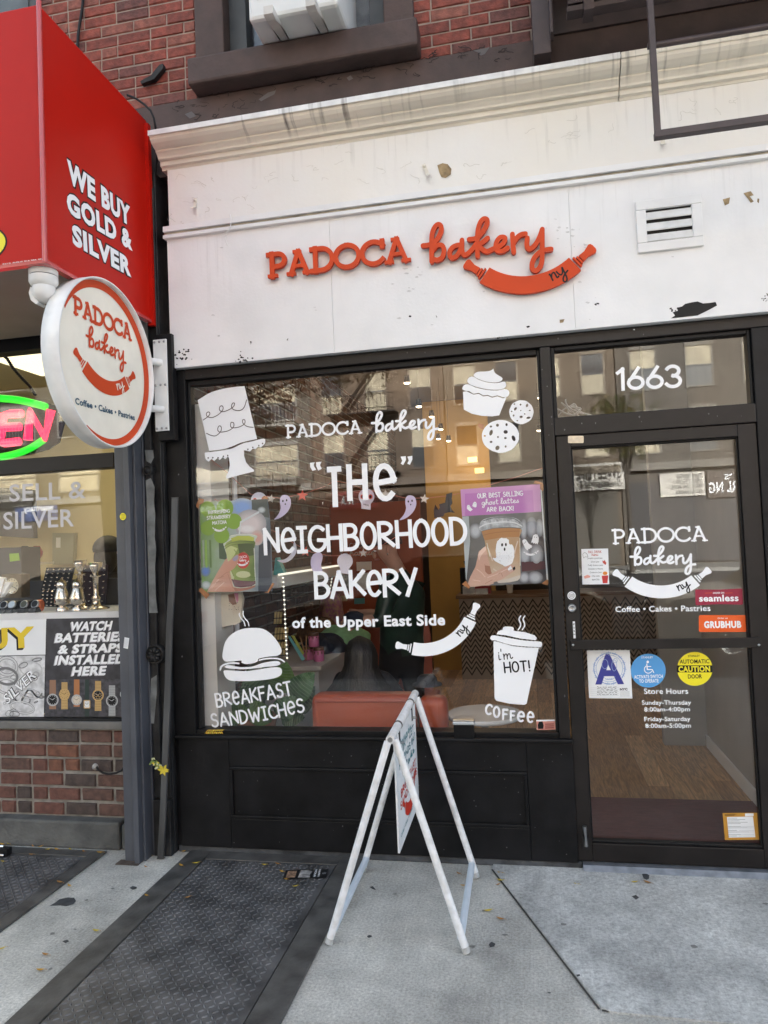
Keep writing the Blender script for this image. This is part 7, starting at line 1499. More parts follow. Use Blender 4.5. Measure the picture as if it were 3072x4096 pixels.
zsh = W(250, 2447, .05).z; b = MB(); b.box((-6.4,.004,zsh-.045),(JX1-.004,.70,zsh), mat('white_display_board', (.74,.74,.75), .35)); b.build('display_shelf', kind=None); sh_ = bpy.data.objects['display_shelf']; tag(sh_, 'white display board inside the jewellery window', 'shelf')
b = MB(); b.box((-6.4,.10,zf1),(JX1-.02,.12,zsh-.0455), ink); b.build('display_apron', sh_)
b = MB(); b.box((-6.3,.46,zsh+.0005),(JX1-.03,.49,W(300,2318,.46).z), mat('display_back_grey', (.055,.055,.058), .6)); b.build('back_board', sh_)
silver = mat('polished_silver', (.66,.60,.52), .13, metal=1, var=.15, vscale=30, bump=.25, bscale=40)
def mill(x, lb):
    c = V((W(x, 2430, .12).x, .12, zsh+.0005)); t = thing('pepper_mill', lb, 'pepper mill', c, 'silver pepper mills in the jewellery window'); k = W(x, 2310, .12).z-zsh
    b = MB(); b.lathe([(.034,0),(.034,.08),(.018,.13),(.018,.17),(.045,.22),(.042,.4),(.030,.64),(.026,.68)], c, silver, 24); b.v = [V((v.x, v.y, c.z+(v.z-c.z)*k)) for v in b.v]; b.build('body', t)
    b = MB(); b.lathe([(.026,.681),(.030,.74),(.029,.82),(.020,.9),(.008,.93),(.006,.98),(.001,1)], c, silver, 24); b.v = [V((v.x, v.y, c.z+(v.z-c.z)*k)) for v in b.v]; b.build('cap', t)
mill(249, 'left silver pepper mill beside the black ring tray'); mill(312, 'right silver pepper mill in front of a candlestick')
def candlestick(x, top, lb, d):
    c = V((W(x, 2430, d).x, d, zsh+.0005)); k = W(x, top, d).z-zsh; t = thing('candlestick', lb, 'candlestick', c, 'silver candlesticks in the jewellery window')
    b = MB(); b.lathe([(.075,0),(.072,.02),(.05,.05),(.03,.08),(.022,.2),(.03,.24),(.014,.3),(.018,.68),(.034,.70),(.034,.72)], c, silver, 28); b.v = [V((v.x, v.y, c.z+(v.z-c.z)*k)) for v in b.v]; b.build('stem', t)
    b = MB(); b.lathe([(.012,.721),(.018,.78),(.034,.9),(.040,1),(.036,.98)], c, silver, 24); b.v = [V((v.x, v.y, c.z+(v.z-c.z)*k)) for v in b.v]; b.build('cup', t)
candlestick(325, 2240, 'shorter looking silver candlestick half hidden by a pepper mill', .24); candlestick(386, 2250, 'silver candlestick standing on its own by the steel post', .18)
def tray(q, lb, rows, d, m):
    pl = PY(d); t = thing('ring_tray', lb, 'tray', pl.hit(C_JD(*q)[3]), 'ring and earring trays in the jewellery window'); b = MB(); b.poly(pl, pxs(pl, C_JD(*q)), m, 0, .012); b.build('pad', t)
    (ax,ay),(bx,by),(cx,cy_),(dx,dy) = [(q[i],q[i+1]) for i in range(0,8,2)]; b = MB()
    for i in range(rows[0]):
        for j in range(rows[1]):
            u, v = (i+.5)/rows[0], (j+.5)/rows[1]; x = (ax*(1-u)+bx*u)*(1-v)+(dx*(1-u)+cx*u)*v; y = (ay*(1-u)+by*u)*(1-v)+(dy*(1-u)+cy_*u)*v
            c = pl.hit(C_JD(x,y)[0]); b.lathe([(.004,-.003),(.008,-.002),(.008,.002),(.004,.003)], c+V((0,-.006,0)), silver, 8, (random.uniform(-.4,.4),-.3,1))
    b.build('ring', t)
bv_ = mat('black_velvet', (.012,.012,.014), .9)
tray((615,400,985,395,905,720,545,700), 'upright black velvet ring tray beside the mantel clock', (5,6), .36, bv_); tray((555,690,800,690,770,925,545,915), 'lower black ring tray sloping behind the left pepper mill', (4,5), .24, bv_); tray((1100,370,1440,360,1400,880,1060,880), 'dark maroon earring board behind the candlesticks', (4,6), .40, mat('maroon_velvet', (.022,.008,.010), .9))
t = thing('mantel_clock', 'cream faced mantel clock in a brown glazed case', 'clock', W(150*.3014, 2430, .3)); pl = PY(.30); b = MB(); b.poly(pl, pxs(pl, C_JD(20,490,280,490,285,800,20,800)), mat('clock_case_brown', (.10,.07,.035), .5, var=.3, vscale=12), 0, .08); b.build('case', t)
b = MB(); b.poly(pl, pxs(pl, fl(C_JD, el(165,642,82,104,36))), mat('clock_dial', (.66,.60,.44), .5), .004, .003)
for k in range(12): a = k*math.pi/6; b.ribbon(pl, pxs(pl, C_JD(165+60*math.cos(a),642+78*math.sin(a),165+72*math.cos(a),642+92*math.sin(a))), .004, ink, .005)
b.ribbon(pl, pxs(pl, C_JD(160,645,225,675)), .003, ink, .005); b.ribbon(pl, pxs(pl, C_JD(160,645,100,680)), .003, ink, .005); b.build('dial', t)
b = MB(); pl = PY(.20); b.poly(pl, pxs(pl, fl(C_JD, smooth([(-60,520),(0,530),(45,540),(50,590),(140,600),(80,690),(20,790),(-60,800)],2))), vinyl, 0, .03)
for k in range(22): b.lathe([(.002,-.004),(.005,0),(.002,.004)], pl.hit(C_JD(70-k*3,560+k*11)[0])+V((0,-.006,0)), silver, 6)
tag(b.build('necklace_bust'), 'white necklace bust with a silver chain at the left edge', 'bust')
for x, y, fm_, sm2, lb in ((110,850,black,black,'black digital wrist watch on its stand at the left'),(215,820,mat('watch_pale_dial', (.5,.6,.68), .3),black,'wrist watch with a pale blue dial on its stand'),(375,840,mat('watch_olive', (.05,.055,.03), .5),black,'dark olive wrist watch on its stand'),(520,830,black,mat('watch_orange', (.62,.13,.03), .5),'wrist watch with a bright orange strap on its stand')):
    c = W(*C_JD(x, y)[0], .10); t = thing('wrist_watch', lb, 'watch', (c.x, .10, zsh), 'wrist watches on stands in the jewellery window'); b = MB()
    b.lathe([(.031,-.018),(.034,-.015),(.034,.015),(.031,.018)], (c.x, .10, zsh+.036), sm2, 20, (1,.3,0)); b.build('strap', t); b = MB(); b.lathe([(.025,0),(.026,.008),(.022,.0105)], (c.x, .068, zsh+.045), steel, 20, (0,-1,.5)); b.lathe([(.020,.0106),(.020,.011)], (c.x, .068, zsh+.045), fm_, 20, (0,-1,.5)); b.build('case', t)
    b = MB(); b.prism([(.03+.0,zsh+.0005),(.085,zsh+.0005),(.085,zsh+.03),(.045,zsh+.03)], 'x', c.x-.022, c.x+.022, black); o = b.build('watch_stand'); tag(o, 'little black card stand under the '+lb.replace(' on its stand',''), 'stand', 'black watch stands in the jewellery window')
b = MB(); c = W(60, 2210, .55); b.box((-3.6,.5,zsh+.0005),(W(85,2250,.5).x,.69,W(40,2190,.5).z), mat('safe_black', (.03,.03,.032), .5)); pl = PY(.499); b.poly(pl, pxs(pl, C_JD(125,215,252,207,262,305,132,320)), mat('lime_note', (.30,.50,.05), .6), .001); tag(b.build('display_case'), 'black display case with a lime green note stuck to it', 'case')
pl = PY(2.59); b = MB(); b.poly(pl, pxs(pl, C_JD(740,-60,1030,-60,1010,350,740,360)), mat('fuse_box_grey', (.30,.30,.20), .6), .05, .05); b.poly(pl, pxs(pl, C_JD(790,0,850,0,848,135,788,135)), paper, .052); tag(b.build('electrical_cabinet'), 'grey green electrical cabinet on the jewellery shop wall', 'cabinet')
b = MB(); pl = PY(2.2); b.poly(pl, pxs(pl, C_JW(-60,300,258,318,268,710,-60,690)), mat('dark_screen', (.02,.02,.02), .3), 0, .06); tag(b.build('wall_screen'), 'dark flat screen hanging in the jewellery shop', 'screen')
for x, m, lb in ((335,ink,'black'),(492,mat('vase_red', (.20,.02,.015), .4),'dark red')):
    c = W(*C_JD(x,330)[0], 1.8); b = MB(); b.lathe([(.022,0),(.026,.01),(.02,.02),(.045,.06),(.05,.09),(.03,.13),(.026,.14)], c, m, 20); b.box((c.x-.09,1.72,c.z-.02),(c.x+.09,1.9,c.z-.0005), lam); tag(b.build('vase'), lb+' vase on a ledge at the back of the jewellery shop', 'vase', 'vases in the jewellery shop')

# small things round the openings
b = MB(); pl = PY(.10)
for k, q in enumerate(([(150,740),(200,690),(260,670),(300,700),(270,740),(220,720),(250,680),(320,720),(400,745)],[(170,650),(205,680),(240,720),(280,690),(260,660),(230,700),(300,748)],[(200,630),(205,660),(240,700),(330,735)],[(140,700),(240,745),(310,700),(250,690)])): b.tube([pl.at(p, .01*k) for p in pxs(pl, fl(C_DA, smooth(q,4)))], .004, mat('grey_flex', (.30,.30,.29), .5), 6)
tag(b.build('cable_bundle'), 'coiled grey cables lying inside the transom pane above the door', 'cables')
t = thing('leaf_sprig', 'yellow compound leaf lying on the left end of the window ledge', 'leaf', W(*C_WC(320,1835)[0], -.058)); pl = Plane(W(*C_WC(320,1835)[0], -.058)+V((0,0,.010)), (1,0,0), (0,.8,.6)); a = MB(); c0 = pl.o
a.tube([c0+V((-.05,0,-.008)), c0+V((0,0,.004)), c0+V((.055,0,.010))], .0014, lfm[1], 5)
for k in range(9):
    for s_ in (-1, 1): u = -.045+.011*k; q = [(u, 0), (u+.008, s_*.012), (u+.018, s_*.016), (u+.010, s_*.004)]; a.poly(pl, q, lfm[k % 2], .0005*k)
a.build('leaflet', t)
b = MB(); b.tube([W(*p, -.135) for p in C_TL(1525,1425, 1532,1450, 1530,1500, 1510,1540, 1490,1580, 1510,1630)], .0028, white, 5); tag(b.build('string'), 'white paint covered string dangling from the groove of the fascia', 'string')
b = MB(); pts = [W(*p, .3) for p in C_BL(0,1060, 60,1110, 110,1190, 180,1270, 250,1340, 300,1420)]
for i in range(len(pts)-1):
    for k in range(5): p = pts[i].lerp(pts[i+1], k/5); b.lathe([(.004,-.012),(.010,-.006),(.010,.006),(.004,.012)], p, iron, 6, (1,0,-.7))
tag(b.build('chain'), 'dark chain hanging behind the upper jewellery window pane', 'chain')
# ------------------------------------------------------------------ people
skin = mat('skin', (.48,.27,.19), .55, var=.06, vscale=20); hairm = mat('black_hair', (.014,.011,.010), .45, var=.5, vscale=60, stretch=(1,1,.06), bump=.6, bscale=120)
def figure(label, J, E, zones, loc, subs=2):
    """one continuous skinned body: joints J name->(pos, radius), edges E, zones [(material, joint names)]"""
    root = tag(bpy.data.objects.new('person', None), label, 'person'); COL.objects.link(root); root.location = loc
    names = list(J); me = bpy.data.meshes.new('body'); me.from_pydata([J[n][0] for n in names], [(names.index(a), names.index(c)) for a, c in E], [])
    o = bpy.data.objects.new('tmp', me); COL.objects.link(o); sk = o.modifiers.new('skin', 'SKIN'); sk.use_smooth_shade = True; sk.branch_smoothing = .4
    for i, n in enumerate(names):
        r = J[n][1]; me.skin_vertices[0].data[i].radius = r if isinstance(r, tuple) else (r, r); me.skin_vertices[0].data[i].use_root = (n == 'pelvis')
    sb = o.modifiers.new('sub', 'SUBSURF'); sb.levels = sb.render_levels = subs
    dg = bpy.context.evaluated_depsgraph_get(); m2 = bpy.data.meshes.new_from_object(o.evaluated_get(dg)); bpy.data.objects.remove(o)
    b = bpy.data.objects.new('body', m2); COL.objects.link(b); b.parent = root; b.location = -V(loc)
    m2.materials.clear()
    for m, _ in zones: m2.materials.append(m)
    look = {}
    for k, (m, ns) in enumerate(zones):
        for n in ns: look[n] = k
    segs = []
    for a, c in E:
        for t in (.0, .33, .66, 1.): segs.append((V(J[a][0]).lerp(V(J[c][0]), t), look.get(a if t < .5 else c, 0)))
    for p in m2.polygons:
        c = p.center; p.material_index = min(segs, key=lambda s: (s[0]-c).length_squared)[1]; p.use_smooth = True
    return root
HAND_J = (('f1',-.022,.086),('f2',-.007,.096),('f3',.008,.09),('f4',.022,.072))
def limb(J, E, side, sh, el_, wr, d, n_, r=(.055,.042,.030), curl=.5):
    """arm with palm, four separate curled fingers and a thumb; d along the hand, n_ across the palm"""
    s = side; J[s+'sh'] = (sh, r[0]); J[s+'el'] = (el_, r[1]); J[s+'wr'] = (wr, r[2]); d = V(d).normalized(); n_ = V(n_).normalized(); up = d.cross(n_)
    pm_ = V(wr)+d*.05; J[s+'pm'] = (pm_, (.034,.020)); E += [(s+'sh',s+'el'),(s+'el',s+'wr'),(s+'wr',s+'pm')]
    for nm, o, L in HAND_J:
        a = V(wr)+d*.09+n_*o; m1 = a+d*L*.45-up*L*.12*curl; m2 = m1+d*L*.35*(1-curl*.5)-up*L*.4*curl
        J[s+nm+'a'] = (a, .009); J[s+nm+'b'] = (m1, .0085); J[s+nm+'c'] = (m2, .007); E += [(s+'pm',s+nm+'a'),(s+nm+'a',s+nm+'b'),(s+nm+'b',s+nm+'c')]
    a = V(wr)+d*.04-n_*.034; J[s+'t1'] = (a, .011); J[s+'t2'] = (a+d*.035-n_*.022-up*.008, .0095); J[s+'t3'] = (a+d*.062-n_*.026-up*.02, .008); E += [(s+'pm',s+'t1'),(s+'t1',s+'t2'),(s+'t2',s+'t3')]
    return [s+'wr', s+'pm']+[s+n+k for n, _, _ in HAND_J for k in 'abc']+[s+'t1',s+'t2',s+'t3']
def ellip(b, c, r, m, n=24, k=14, rot=None, cut=None):
    vs = []; fs = []
    for i in range(k+1):
        t = math.pi*i/k
        for j in range(n):
            a = 2*math.pi*j/n; v = V((r[0]*math.sin(t)*math.cos(a), r[1]*math.sin(t)*math.sin(a), r[2]*math.cos(t)))
            if cut: v = cut(v)
            vs.append(V(c)+(rot @ v if rot else v))
    for i in range(k):
        for j in range(n): fs.append((i*n+j, (i+1)*n+j, (i+1)*n+(j+1) % n, i*n+(j+1) % n))
    b.add(vs, fs, m, True)
def face_bits(root, hc, fwd, tint=None):
    """eyes, nose, mouth and ears on a head whose face looks along fwd"""
    f = V(fwd).normalized(); s = f.cross(V((0,0,1))).normalized(); u = s.cross(f)
    for k in (-1, 1):
        b = MB(); e = V(hc)+f*.083+s*.031*k+u*.012; ellip(b, e, (.011,.011,.007), vinyl, 12, 8); ellip(b, e+f*.008, (.005,.005,.005), ink, 10, 6); b.build('eye', root)
        b = MB(); ellip(b, V(hc)+s*.078*k-u*.005-f*.005, (.014,.020,.030), skin, 12, 8); b.build('ear', root)
    b = MB(); ellip(b, V(hc)+f*.094-u*.018, (.014,.014,.024), skin, 12, 8); b.build('nose', root)
    b = MB(); ellip(b, V(hc)+f*.083-u*.052, (.022,.022,.006), mat('lips', (.32,.10,.09), .5), 14, 6); b.build('mouth', root)
# seated customer with long black hair, her back to the glass
hc = W(1440, 2632, .62); fx, fy = hc.x, hc.y; top = mat('charcoal_top', (.022,.022,.025), .8, var=.3, vscale=12)
J = {'pelvis': ((fx,fy+.02,.50),.13), 'waist': ((fx,fy+.02,.62),.115), 'chest': ((fx,fy+.04,.76),(.15,.11)), 'neck': ((fx,fy+.02,.875),.05), 'jaw': ((fx,fy+.03,.935),(.062,.07)), 'head': ((fx,fy+.02,hc.z),(.075,.09)), 'crown': ((fx,fy+.01,hc.z+.075),.05)}
E = [('pelvis','waist'),('waist','chest'),('chest','neck'),('neck','jaw'),('jaw','head'),('head','crown')]; hands = []
for s, k in (('l',-1),('r',1)):
    hands += limb(J, E, s, (fx+.14*k,fy+.05,.78), (fx+.21*k,fy+.18,.62), (fx+.12*k,fy+.40,.60), (-.3*k,1,0), (k,.3,0)); E.append(('chest', s+'sh'))
    J[s+'kn'] = ((fx+.12*k,fy+.46,.50),.062); J[s+'an'] = ((fx+.12*k,fy+.50,.09),.042); J[s+'to'] = ((fx+.12*k,fy+.64,.05),.035); J[s+'hip'] = ((fx+.09*k,fy+.08,.48),.085); E += [('pelvis',s+'hip'),(s+'hip',s+'kn'),(s+'kn',s+'an'),(s+'an',s+'to')]
p1 = figure('seated customer with long black hair seen from behind, leaning on the orange bench', J, E, [(top,['pelvis','waist','chest','lsh','rsh','lel','rel','lhip','rhip','lkn','rkn','lan','ran']),(skin,['neck','jaw','head','crown']+hands),(black,['lto','rto'])], (fx,fy,.0))
face_bits(p1, (fx,fy+.02,hc.z-.0), (0,1,0))
b = MB(); N = 14; M = 28; vs = []
for i in range(N+1):
    t = i/N; z = hc.z+.135-t*.40
    rx = .012+.088*math.sqrt(max(0,1-(1-min(1,t*3.0))**2))+(max(0,t-.45)**1.15)*.30; ry = .012+.095*math.sqrt(max(0,1-(1-min(1,t*3.0))**2))+.05*max(0,t-.35)
    for j in range(M):
        a = 2*math.pi*j/M; w_ = 1+.035*math.sin(a*9+i*.25)+.03*math.sin(a*17+i*.1)
        y = ry*math.sin(a)*w_; y = min(y, .055 if t > .30 else y); vs.append((fx+rx*math.cos(a)*w_+.01*math.sin(t*5), fy-.005+y-.02*t, z))
b.add(vs, [(i*M+j, (i+1)*M+j, (i+1)*M+(j+1) % M, i*M+(j+1) % M) for i in range(N) for j in range(M)]+[tuple(range(M))], hairm, True); b.build('hair', p1)
# standing customer in a dark green jacket and black cap, bending over to the left
gj = mat('dark_green_jacket', (.008,.028,.018), .42, var=.25, vscale=9, bump=.35, bscale=14); tr_m = mat('black_trousers', (.012,.012,.014), .8)
D2 = 1.55; w2 = lambda x, y, d=D2: W(x, y, d)
hp_, ch, nk, hd = w2(1600,2640,1.62), w2(1610,2400), w2(1592,2268,1.5), w2(1545,2196,1.46)
J = {'pelvis': (hp_,(.16,.14)), 'waist': (w2(1606,2530,1.58),(.20,.15)), 'chest': (ch,(.215,.16)), 'collar': (w2(1612,2310,1.52),(.12,.10)), 'neck': (nk,.056), 'jaw': (w2(1558,2228,1.47),(.06,.062)), 'head': (hd,(.082,.088)), 'crown': (w2(1540,2160,1.46),.06)}
E = [('pelvis','waist'),('waist','chest'),('chest','collar'),('collar','neck'),('neck','jaw'),('jaw','head'),('head','crown')]
hands = limb(J, E, 'l', w2(1560,2350,1.42), w2(1520,2490,1.35), w2(1450,2478,1.28), (-1,-.05,-.1), (0,-.2,1), (.085,.065,.036), .8)+limb(J, E, 'r', w2(1650,2350,1.62), w2(1570,2480,1.85), w2(1470,2450,1.75), (-1,-.1,0), (0,.2,1), (.085,.065,.036), .8); E += [('collar','lsh'),('collar','rsh')]
for s, k in (('l',-.09),('r',.09)):
    J[s+'hip'] = ((hp_.x+k,hp_.y,hp_.z-.08),.10); J[s+'kn'] = ((hp_.x+k*1.2,hp_.y-.02,.42),.072); J[s+'an'] = ((hp_.x+k*1.2,hp_.y+.02,.10),.048); J[s+'to'] = ((hp_.x+k*1.2-.12,hp_.y-.02,.05),.042); E += [('pelvis',s+'hip'),(s+'hip',s+'kn'),(s+'kn',s+'an'),(s+'an',s+'to')]
p2 = figure('customer in a dark green jacket and black cap bending over the counter', J, E, [(gj,['waist','chest','collar','lsh','rsh','lel','rel']),(skin,['neck','jaw','head','crown']+hands),(tr_m,['pelvis','lhip','rhip','lkn','rkn','lan','ran']),(black,['lto','rto'])], (hp_.x,hp_.y,0))
face_bits(p2, hd+V((0,0,-.005)), (-.9,-.25,-.2))
b = MB(); capm = mat('black_cap', (.010,.010,.012), .7); ellip(b, hd+V((.012,.01,.045)), (.108,.108,.075), capm, 24, 12, None, lambda v: V((v.x, v.y, max(v.z, -.012)))); b.prism([(hd.x-.08+.07*math.cos(R_(a))*1.1-.04, hd.y-.03+.085*math.sin(R_(a))) for a in range(0,360,24)], 'z', hd.z+.028, hd.z+.038, capm); b.build('cap', p2)
b = MB(); b.lathe([(.003,0),(.009,.004),(.009,.012),(.003,.014)], hd+V((.02,-.095,-.035)), silver, 10, (1,0,0)); b.build('earring', p2)
b = MB(); c = w2(1415,2480,1.27); b.lathe([(.05,0),(.075,.03),(.07,.09),(.03,.11)], c-V((0,0,.05)), mat('navy_cotton', (.008,.011,.025), .8), 18); tag(b.build('knit_cap'), 'dark knitted cap held in the hands of the bending customer', 'cap')
# the photographer, who shows as a reflection in the glass
ph = mat('dark_navy_coat', (.010,.012,.018), .7, var=.25, vscale=9); py_ = -4.02
J = {'pelvis': ((.02,py_,.98),(.15,.11)), 'waist': ((.02,py_,1.12),(.14,.11)), 'chest': ((.02,py_,1.32),(.17,.12)), 'neck': ((.02,py_+.01,1.50),.055), 'jaw': ((.02,py_+.03,1.56),(.06,.07)), 'head': ((.02,py_+.02,1.63),(.078,.09)), 'crown': ((.02,py_+.01,1.70),.06)}
E = [('pelvis','waist'),('waist','chest'),('chest','neck'),('neck','jaw'),('jaw','head'),('head','crown')]; hands = []
for s, k in (('l',-1),('r',1)):
    hands += limb(J, E, s, (.02+.19*k,py_,1.41), (.02+.25*k,py_+.12,1.18), (.02+.14*k,py_+.26,1.50), (-.55*k,.25,.8), (k*.6,0,.5), (.068,.052,.034), .9); E.append(('chest', s+'sh'))
    J[s+'hip'] = ((.02+.09*k,py_,.90),.10); J[s+'kn'] = ((.02+.11*k,py_+.01,.50),.068); J[s+'an'] = ((.02+.12*k,py_-.01,.10),.045); J[s+'to'] = ((.02+.14*k,py_+.14,.045),.042); E += [('pelvis',s+'hip'),(s+'hip',s+'kn'),(s+'kn',s+'an'),(s+'an',s+'to')]
p3 = figure('person in dark clothes and white sneakers photographing the shop, mirrored in the glass', J, E, [(ph,['waist','chest','lsh','rsh','lel','rel']),(skin,['neck','jaw','head','crown']+hands),(tr_m,['pelvis','lhip','rhip','lkn','rkn']),(mat('white_sneaker', (.68,.67,.65), .5),['lan','ran','lto','rto'])], (.02,py_,0))
face_bits(p3, (.02,py_+.02,1.63), (0,1,0))
b = MB(); ellip(b, (.02,py_-.005,1.665), (.095,.105,.10), hairm, 24, 14, None, lambda v: V((v.x, min(v.y,.055), max(v.z,-.05)))); b.build('hair', p3)
b = MB(); b.box((-.055,-3.735,1.53),(.025,-3.727,1.69), ink); tag(b.build('mobile_phone', bevel=.002), 'black mobile phone held up by the photographer', 'phone')
# jeweller, a dark shape at the right of the jewellery window
jc = W(462, 2210, 1.1); J = {'pelvis': ((jc.x,1.12,.95),.14), 'waist': ((jc.x,1.12,1.10),.14), 'chest': ((jc.x,1.1,1.32),(.19,.13)), 'neck': ((jc.x-.02,1.08,1.48),.06), 'jaw': ((jc.x-.04,1.06,1.54),(.06,.07)), 'head': ((jc.x-.04,1.06,1.61),(.08,.09)), 'crown': ((jc.x-.04,1.07,1.68),.07)}
E = [('pelvis','waist'),('waist','chest'),('chest','neck'),('neck','jaw'),('jaw','head'),('head','crown')]; hands = []
for s, k in (('l',-1),('r',1)):
    hands += limb(J, E, s, (jc.x+.2*k,1.1,1.40), (jc.x+.25*k,1.05,1.14), (jc.x+.15*k,.86,1.06), (-.2*k,-1,0), (k,-.2,0)); E.append(('chest', s+'sh'))
    J[s+'hip'] = ((jc.x+.09*k,1.12,.88),.1); J[s+'kn'] = ((jc.x+.1*k,1.1,.48),.07); J[s+'an'] = ((jc.x+.1*k,1.12,.1),.045); J[s+'to'] = ((jc.x+.1*k,.98,.045),.04); E += [('pelvis',s+'hip'),(s+'hip',s+'kn'),(s+'kn',s+'an'),(s+'an',s+'to')]
p4 = figure('person in a black cap inside the jewellery shop, half hidden by the steel post', J, E, [(top,['pelvis','waist','chest','lsh','rsh','lel','rel','lhip','rhip','lkn','rkn','lan','ran','lto','rto']),(skin,['jaw']+hands),(hairm,['neck','head','crown'])], (jc.x,1.1,0))
face_bits(p4, (jc.x-.04,1.06,1.61), (-.3,.95,-.1))
b = MB(); ellip(b, (jc.x-.04,1.035,1.57), (.085,.075,.11), hairm, 20, 12); b.build('hair', p4)
b = MB(); ellip(b, (jc.x-.04,1.07,1.64), (.105,.112,.10), capm, 24, 12, None, lambda v: V((v.x, v.y, max(v.z,-.02)))); b.build('cap', p4)
# ------------------------------------------------------------------ the other side of the avenue, seen only as reflections
YO = -32.5
def Rx(x, y, d=32.5): p = W(x, y, d); return V((p.x, -p.y, p.z))
blind = mat('pale_window_blind', (.44,.38,.27), .6, var=.25, vscale=1.3); wdark = mat('dark_window', (.03,.03,.035), .12); fwhite = mat('window_frame_white', (.24,.225,.20), .6)
def facade(label, x0, x1, h, m, cols, rows, ww, wh, ground, trim=None, balcony=False, lift=0):
    t = thing('facing_building', label, 'building', ((x0+x1)/2, YO, 0), 'buildings across the avenue')
    b = MB(); b.box((x0, YO-10, 0), (x1, YO, h), m); b.build('wall', t)
    b = MB(); b.box((x0+.2, YO, .1), (x1-.2, YO+.14, 3.9), ground); b.box((x0, YO, 4.45), (x1, YO+.35, 4.8), trim or fwhite); b.build('shop_floor', t)
    for i in range(cols):
        for j in range(rows):
            cx = x0+(i+.5)*(x1-x0)/cols; z = 5.3+lift+j*3.05; b = MB(); e = .09
            b.box((cx-ww/2-e, YO, z-e), (cx+ww/2+e, YO+.06, z), trim or fwhite); b.box((cx-ww/2-e, YO, z+wh), (cx+ww/2+e, YO+.10, z+wh+.22), trim or fwhite)
            b.box((cx-ww/2-e, YO, z+.001), (cx-ww/2, YO+.05, z+wh-.001), trim or fwhite); b.box((cx+ww/2, YO, z+.001), (cx+ww/2+e, YO+.05, z+wh-.001), trim or fwhite); b.box((cx-ww/2, YO+.0005, z+wh*.5-.04), (cx+ww/2, YO+.05, z+wh*.5+.04), slate)
            w_ = b.build('window', t); b = MB(); k = random.random(); b.box((cx-ww/2, YO+.0006, z+wh*.5+.041), (cx+ww/2, YO+.02, z+wh-.001), blind if k < .75 else wdark); b.box((cx-ww/2, YO+.0006, z+.001), (cx+ww/2, YO+.02, z+wh*.5-.041), wdark if k < .45 else blind); b.build('pane', w_)
            if balcony and i % 2 == 0:
                b = MB(); b.box((cx-1.4, YO, z-.5), (cx+1.4, YO+1.1, z-.35), fwhite)
                for q in range(15): b.box((cx-1.38+q*.195, YO+1.05, z-.35), (cx-1.35+q*.195, YO+1.08, z+.55), fwhite)
                b.box((cx-1.4, YO+1.03, z+.55), (cx+1.4, YO+1.1, z+.6), fwhite); b.build('balcony', t)
    return t
random.seed(21)
wbr = mat('pale_facing_brick', (.15,.132,.108), .85, var=.12, vscale=4); brs = mat('brown_facing_stone', (.13,.095,.07), .85, var=.2, vscale=1.5); tan_ = mat('tan_facing_stone', (.150,.118,.088), .85, var=.15, vscale=1.2); gry = mat('grey_facing_stone', (.125,.108,.090), .85, var=.15, vscale=1.2)
def brickify(m, sc_):
    t, n, l, b = nodes_of(m); src = b.inputs['Base Color'].links[0].from_socket; br = n.new('ShaderNodeTexBrick'); co = n.new('ShaderNodeTexCoord'); mp = n.new('ShaderNodeMapping'); mp.inputs['Rotation'].default_value = (R_(90),0,0)
    br.inputs['Scale'].default_value = sc_; br.inputs['Color1'].default_value = (1,1,1,1); br.inputs['Color2'].default_value = (.8,.8,.8,1); br.inputs['Mortar'].default_value = (.35,.33,.3,1); br.inputs['Mortar Size'].default_value = .03
    mx = n.new('ShaderNodeMixRGB'); mx.blend_type = 'MULTIPLY'; mx.inputs[0].default_value = 1; l.new(co.outputs['Object'], mp.inputs[0]); l.new(mp.outputs[0], br.inputs[0]); l.new(src, mx.inputs[1]); l.new(br.outputs[0], mx.inputs[2]); l.new(mx.outputs[0], b.inputs['Base Color'])
brickify(wbr, 1.6)
facade('pale brick block with balconies across the avenue, mirrored in both shop windows', -38, -10.9, 24, wbr, 7, 4, 2.3, 1.7, mat('ground_shop_tan', (.11,.09,.07), .7, var=.1, vscale=1), balcony=True, lift=-.1)
fb = facade('dark brown tenement with tall windows across the avenue', -10.85, -3.9, 17, brs, 3, 4, 1.05, 1.95, mat('ground_shop_rust', (.12,.04,.025), .7), trim=mat('brown_stone_trim', (.16,.125,.10), .8))
facade('tan stone tenement across the avenue mirrored in the right of the big window', -3.85, 4.4, 16, tan_, 4, 4, 1.0, 1.9, mat('ground_shop_cream', (.10,.09,.075), .7), trim=mat('tan_stone_trim', (.24,.20,.155), .8))
facade('grey stone tenement across the avenue mirrored in the door glass', 4.45, 14.5, 16.5, gry, 4, 4, 1.1, 1.9, mat('ground_shop_dark', (.05,.045,.045), .6), trim=mat('grey_stone_trim', (.21,.19,.165), .8))
facade('red brick block at the right end of the far side', 14.55, 30, 18, mat('far_red_brick', (.17,.07,.05), .9, var=.2, vscale=1.2), 5, 4, 1.1, 1.9, mat('ground_shop_dark', (.05,.045,.045), .6))
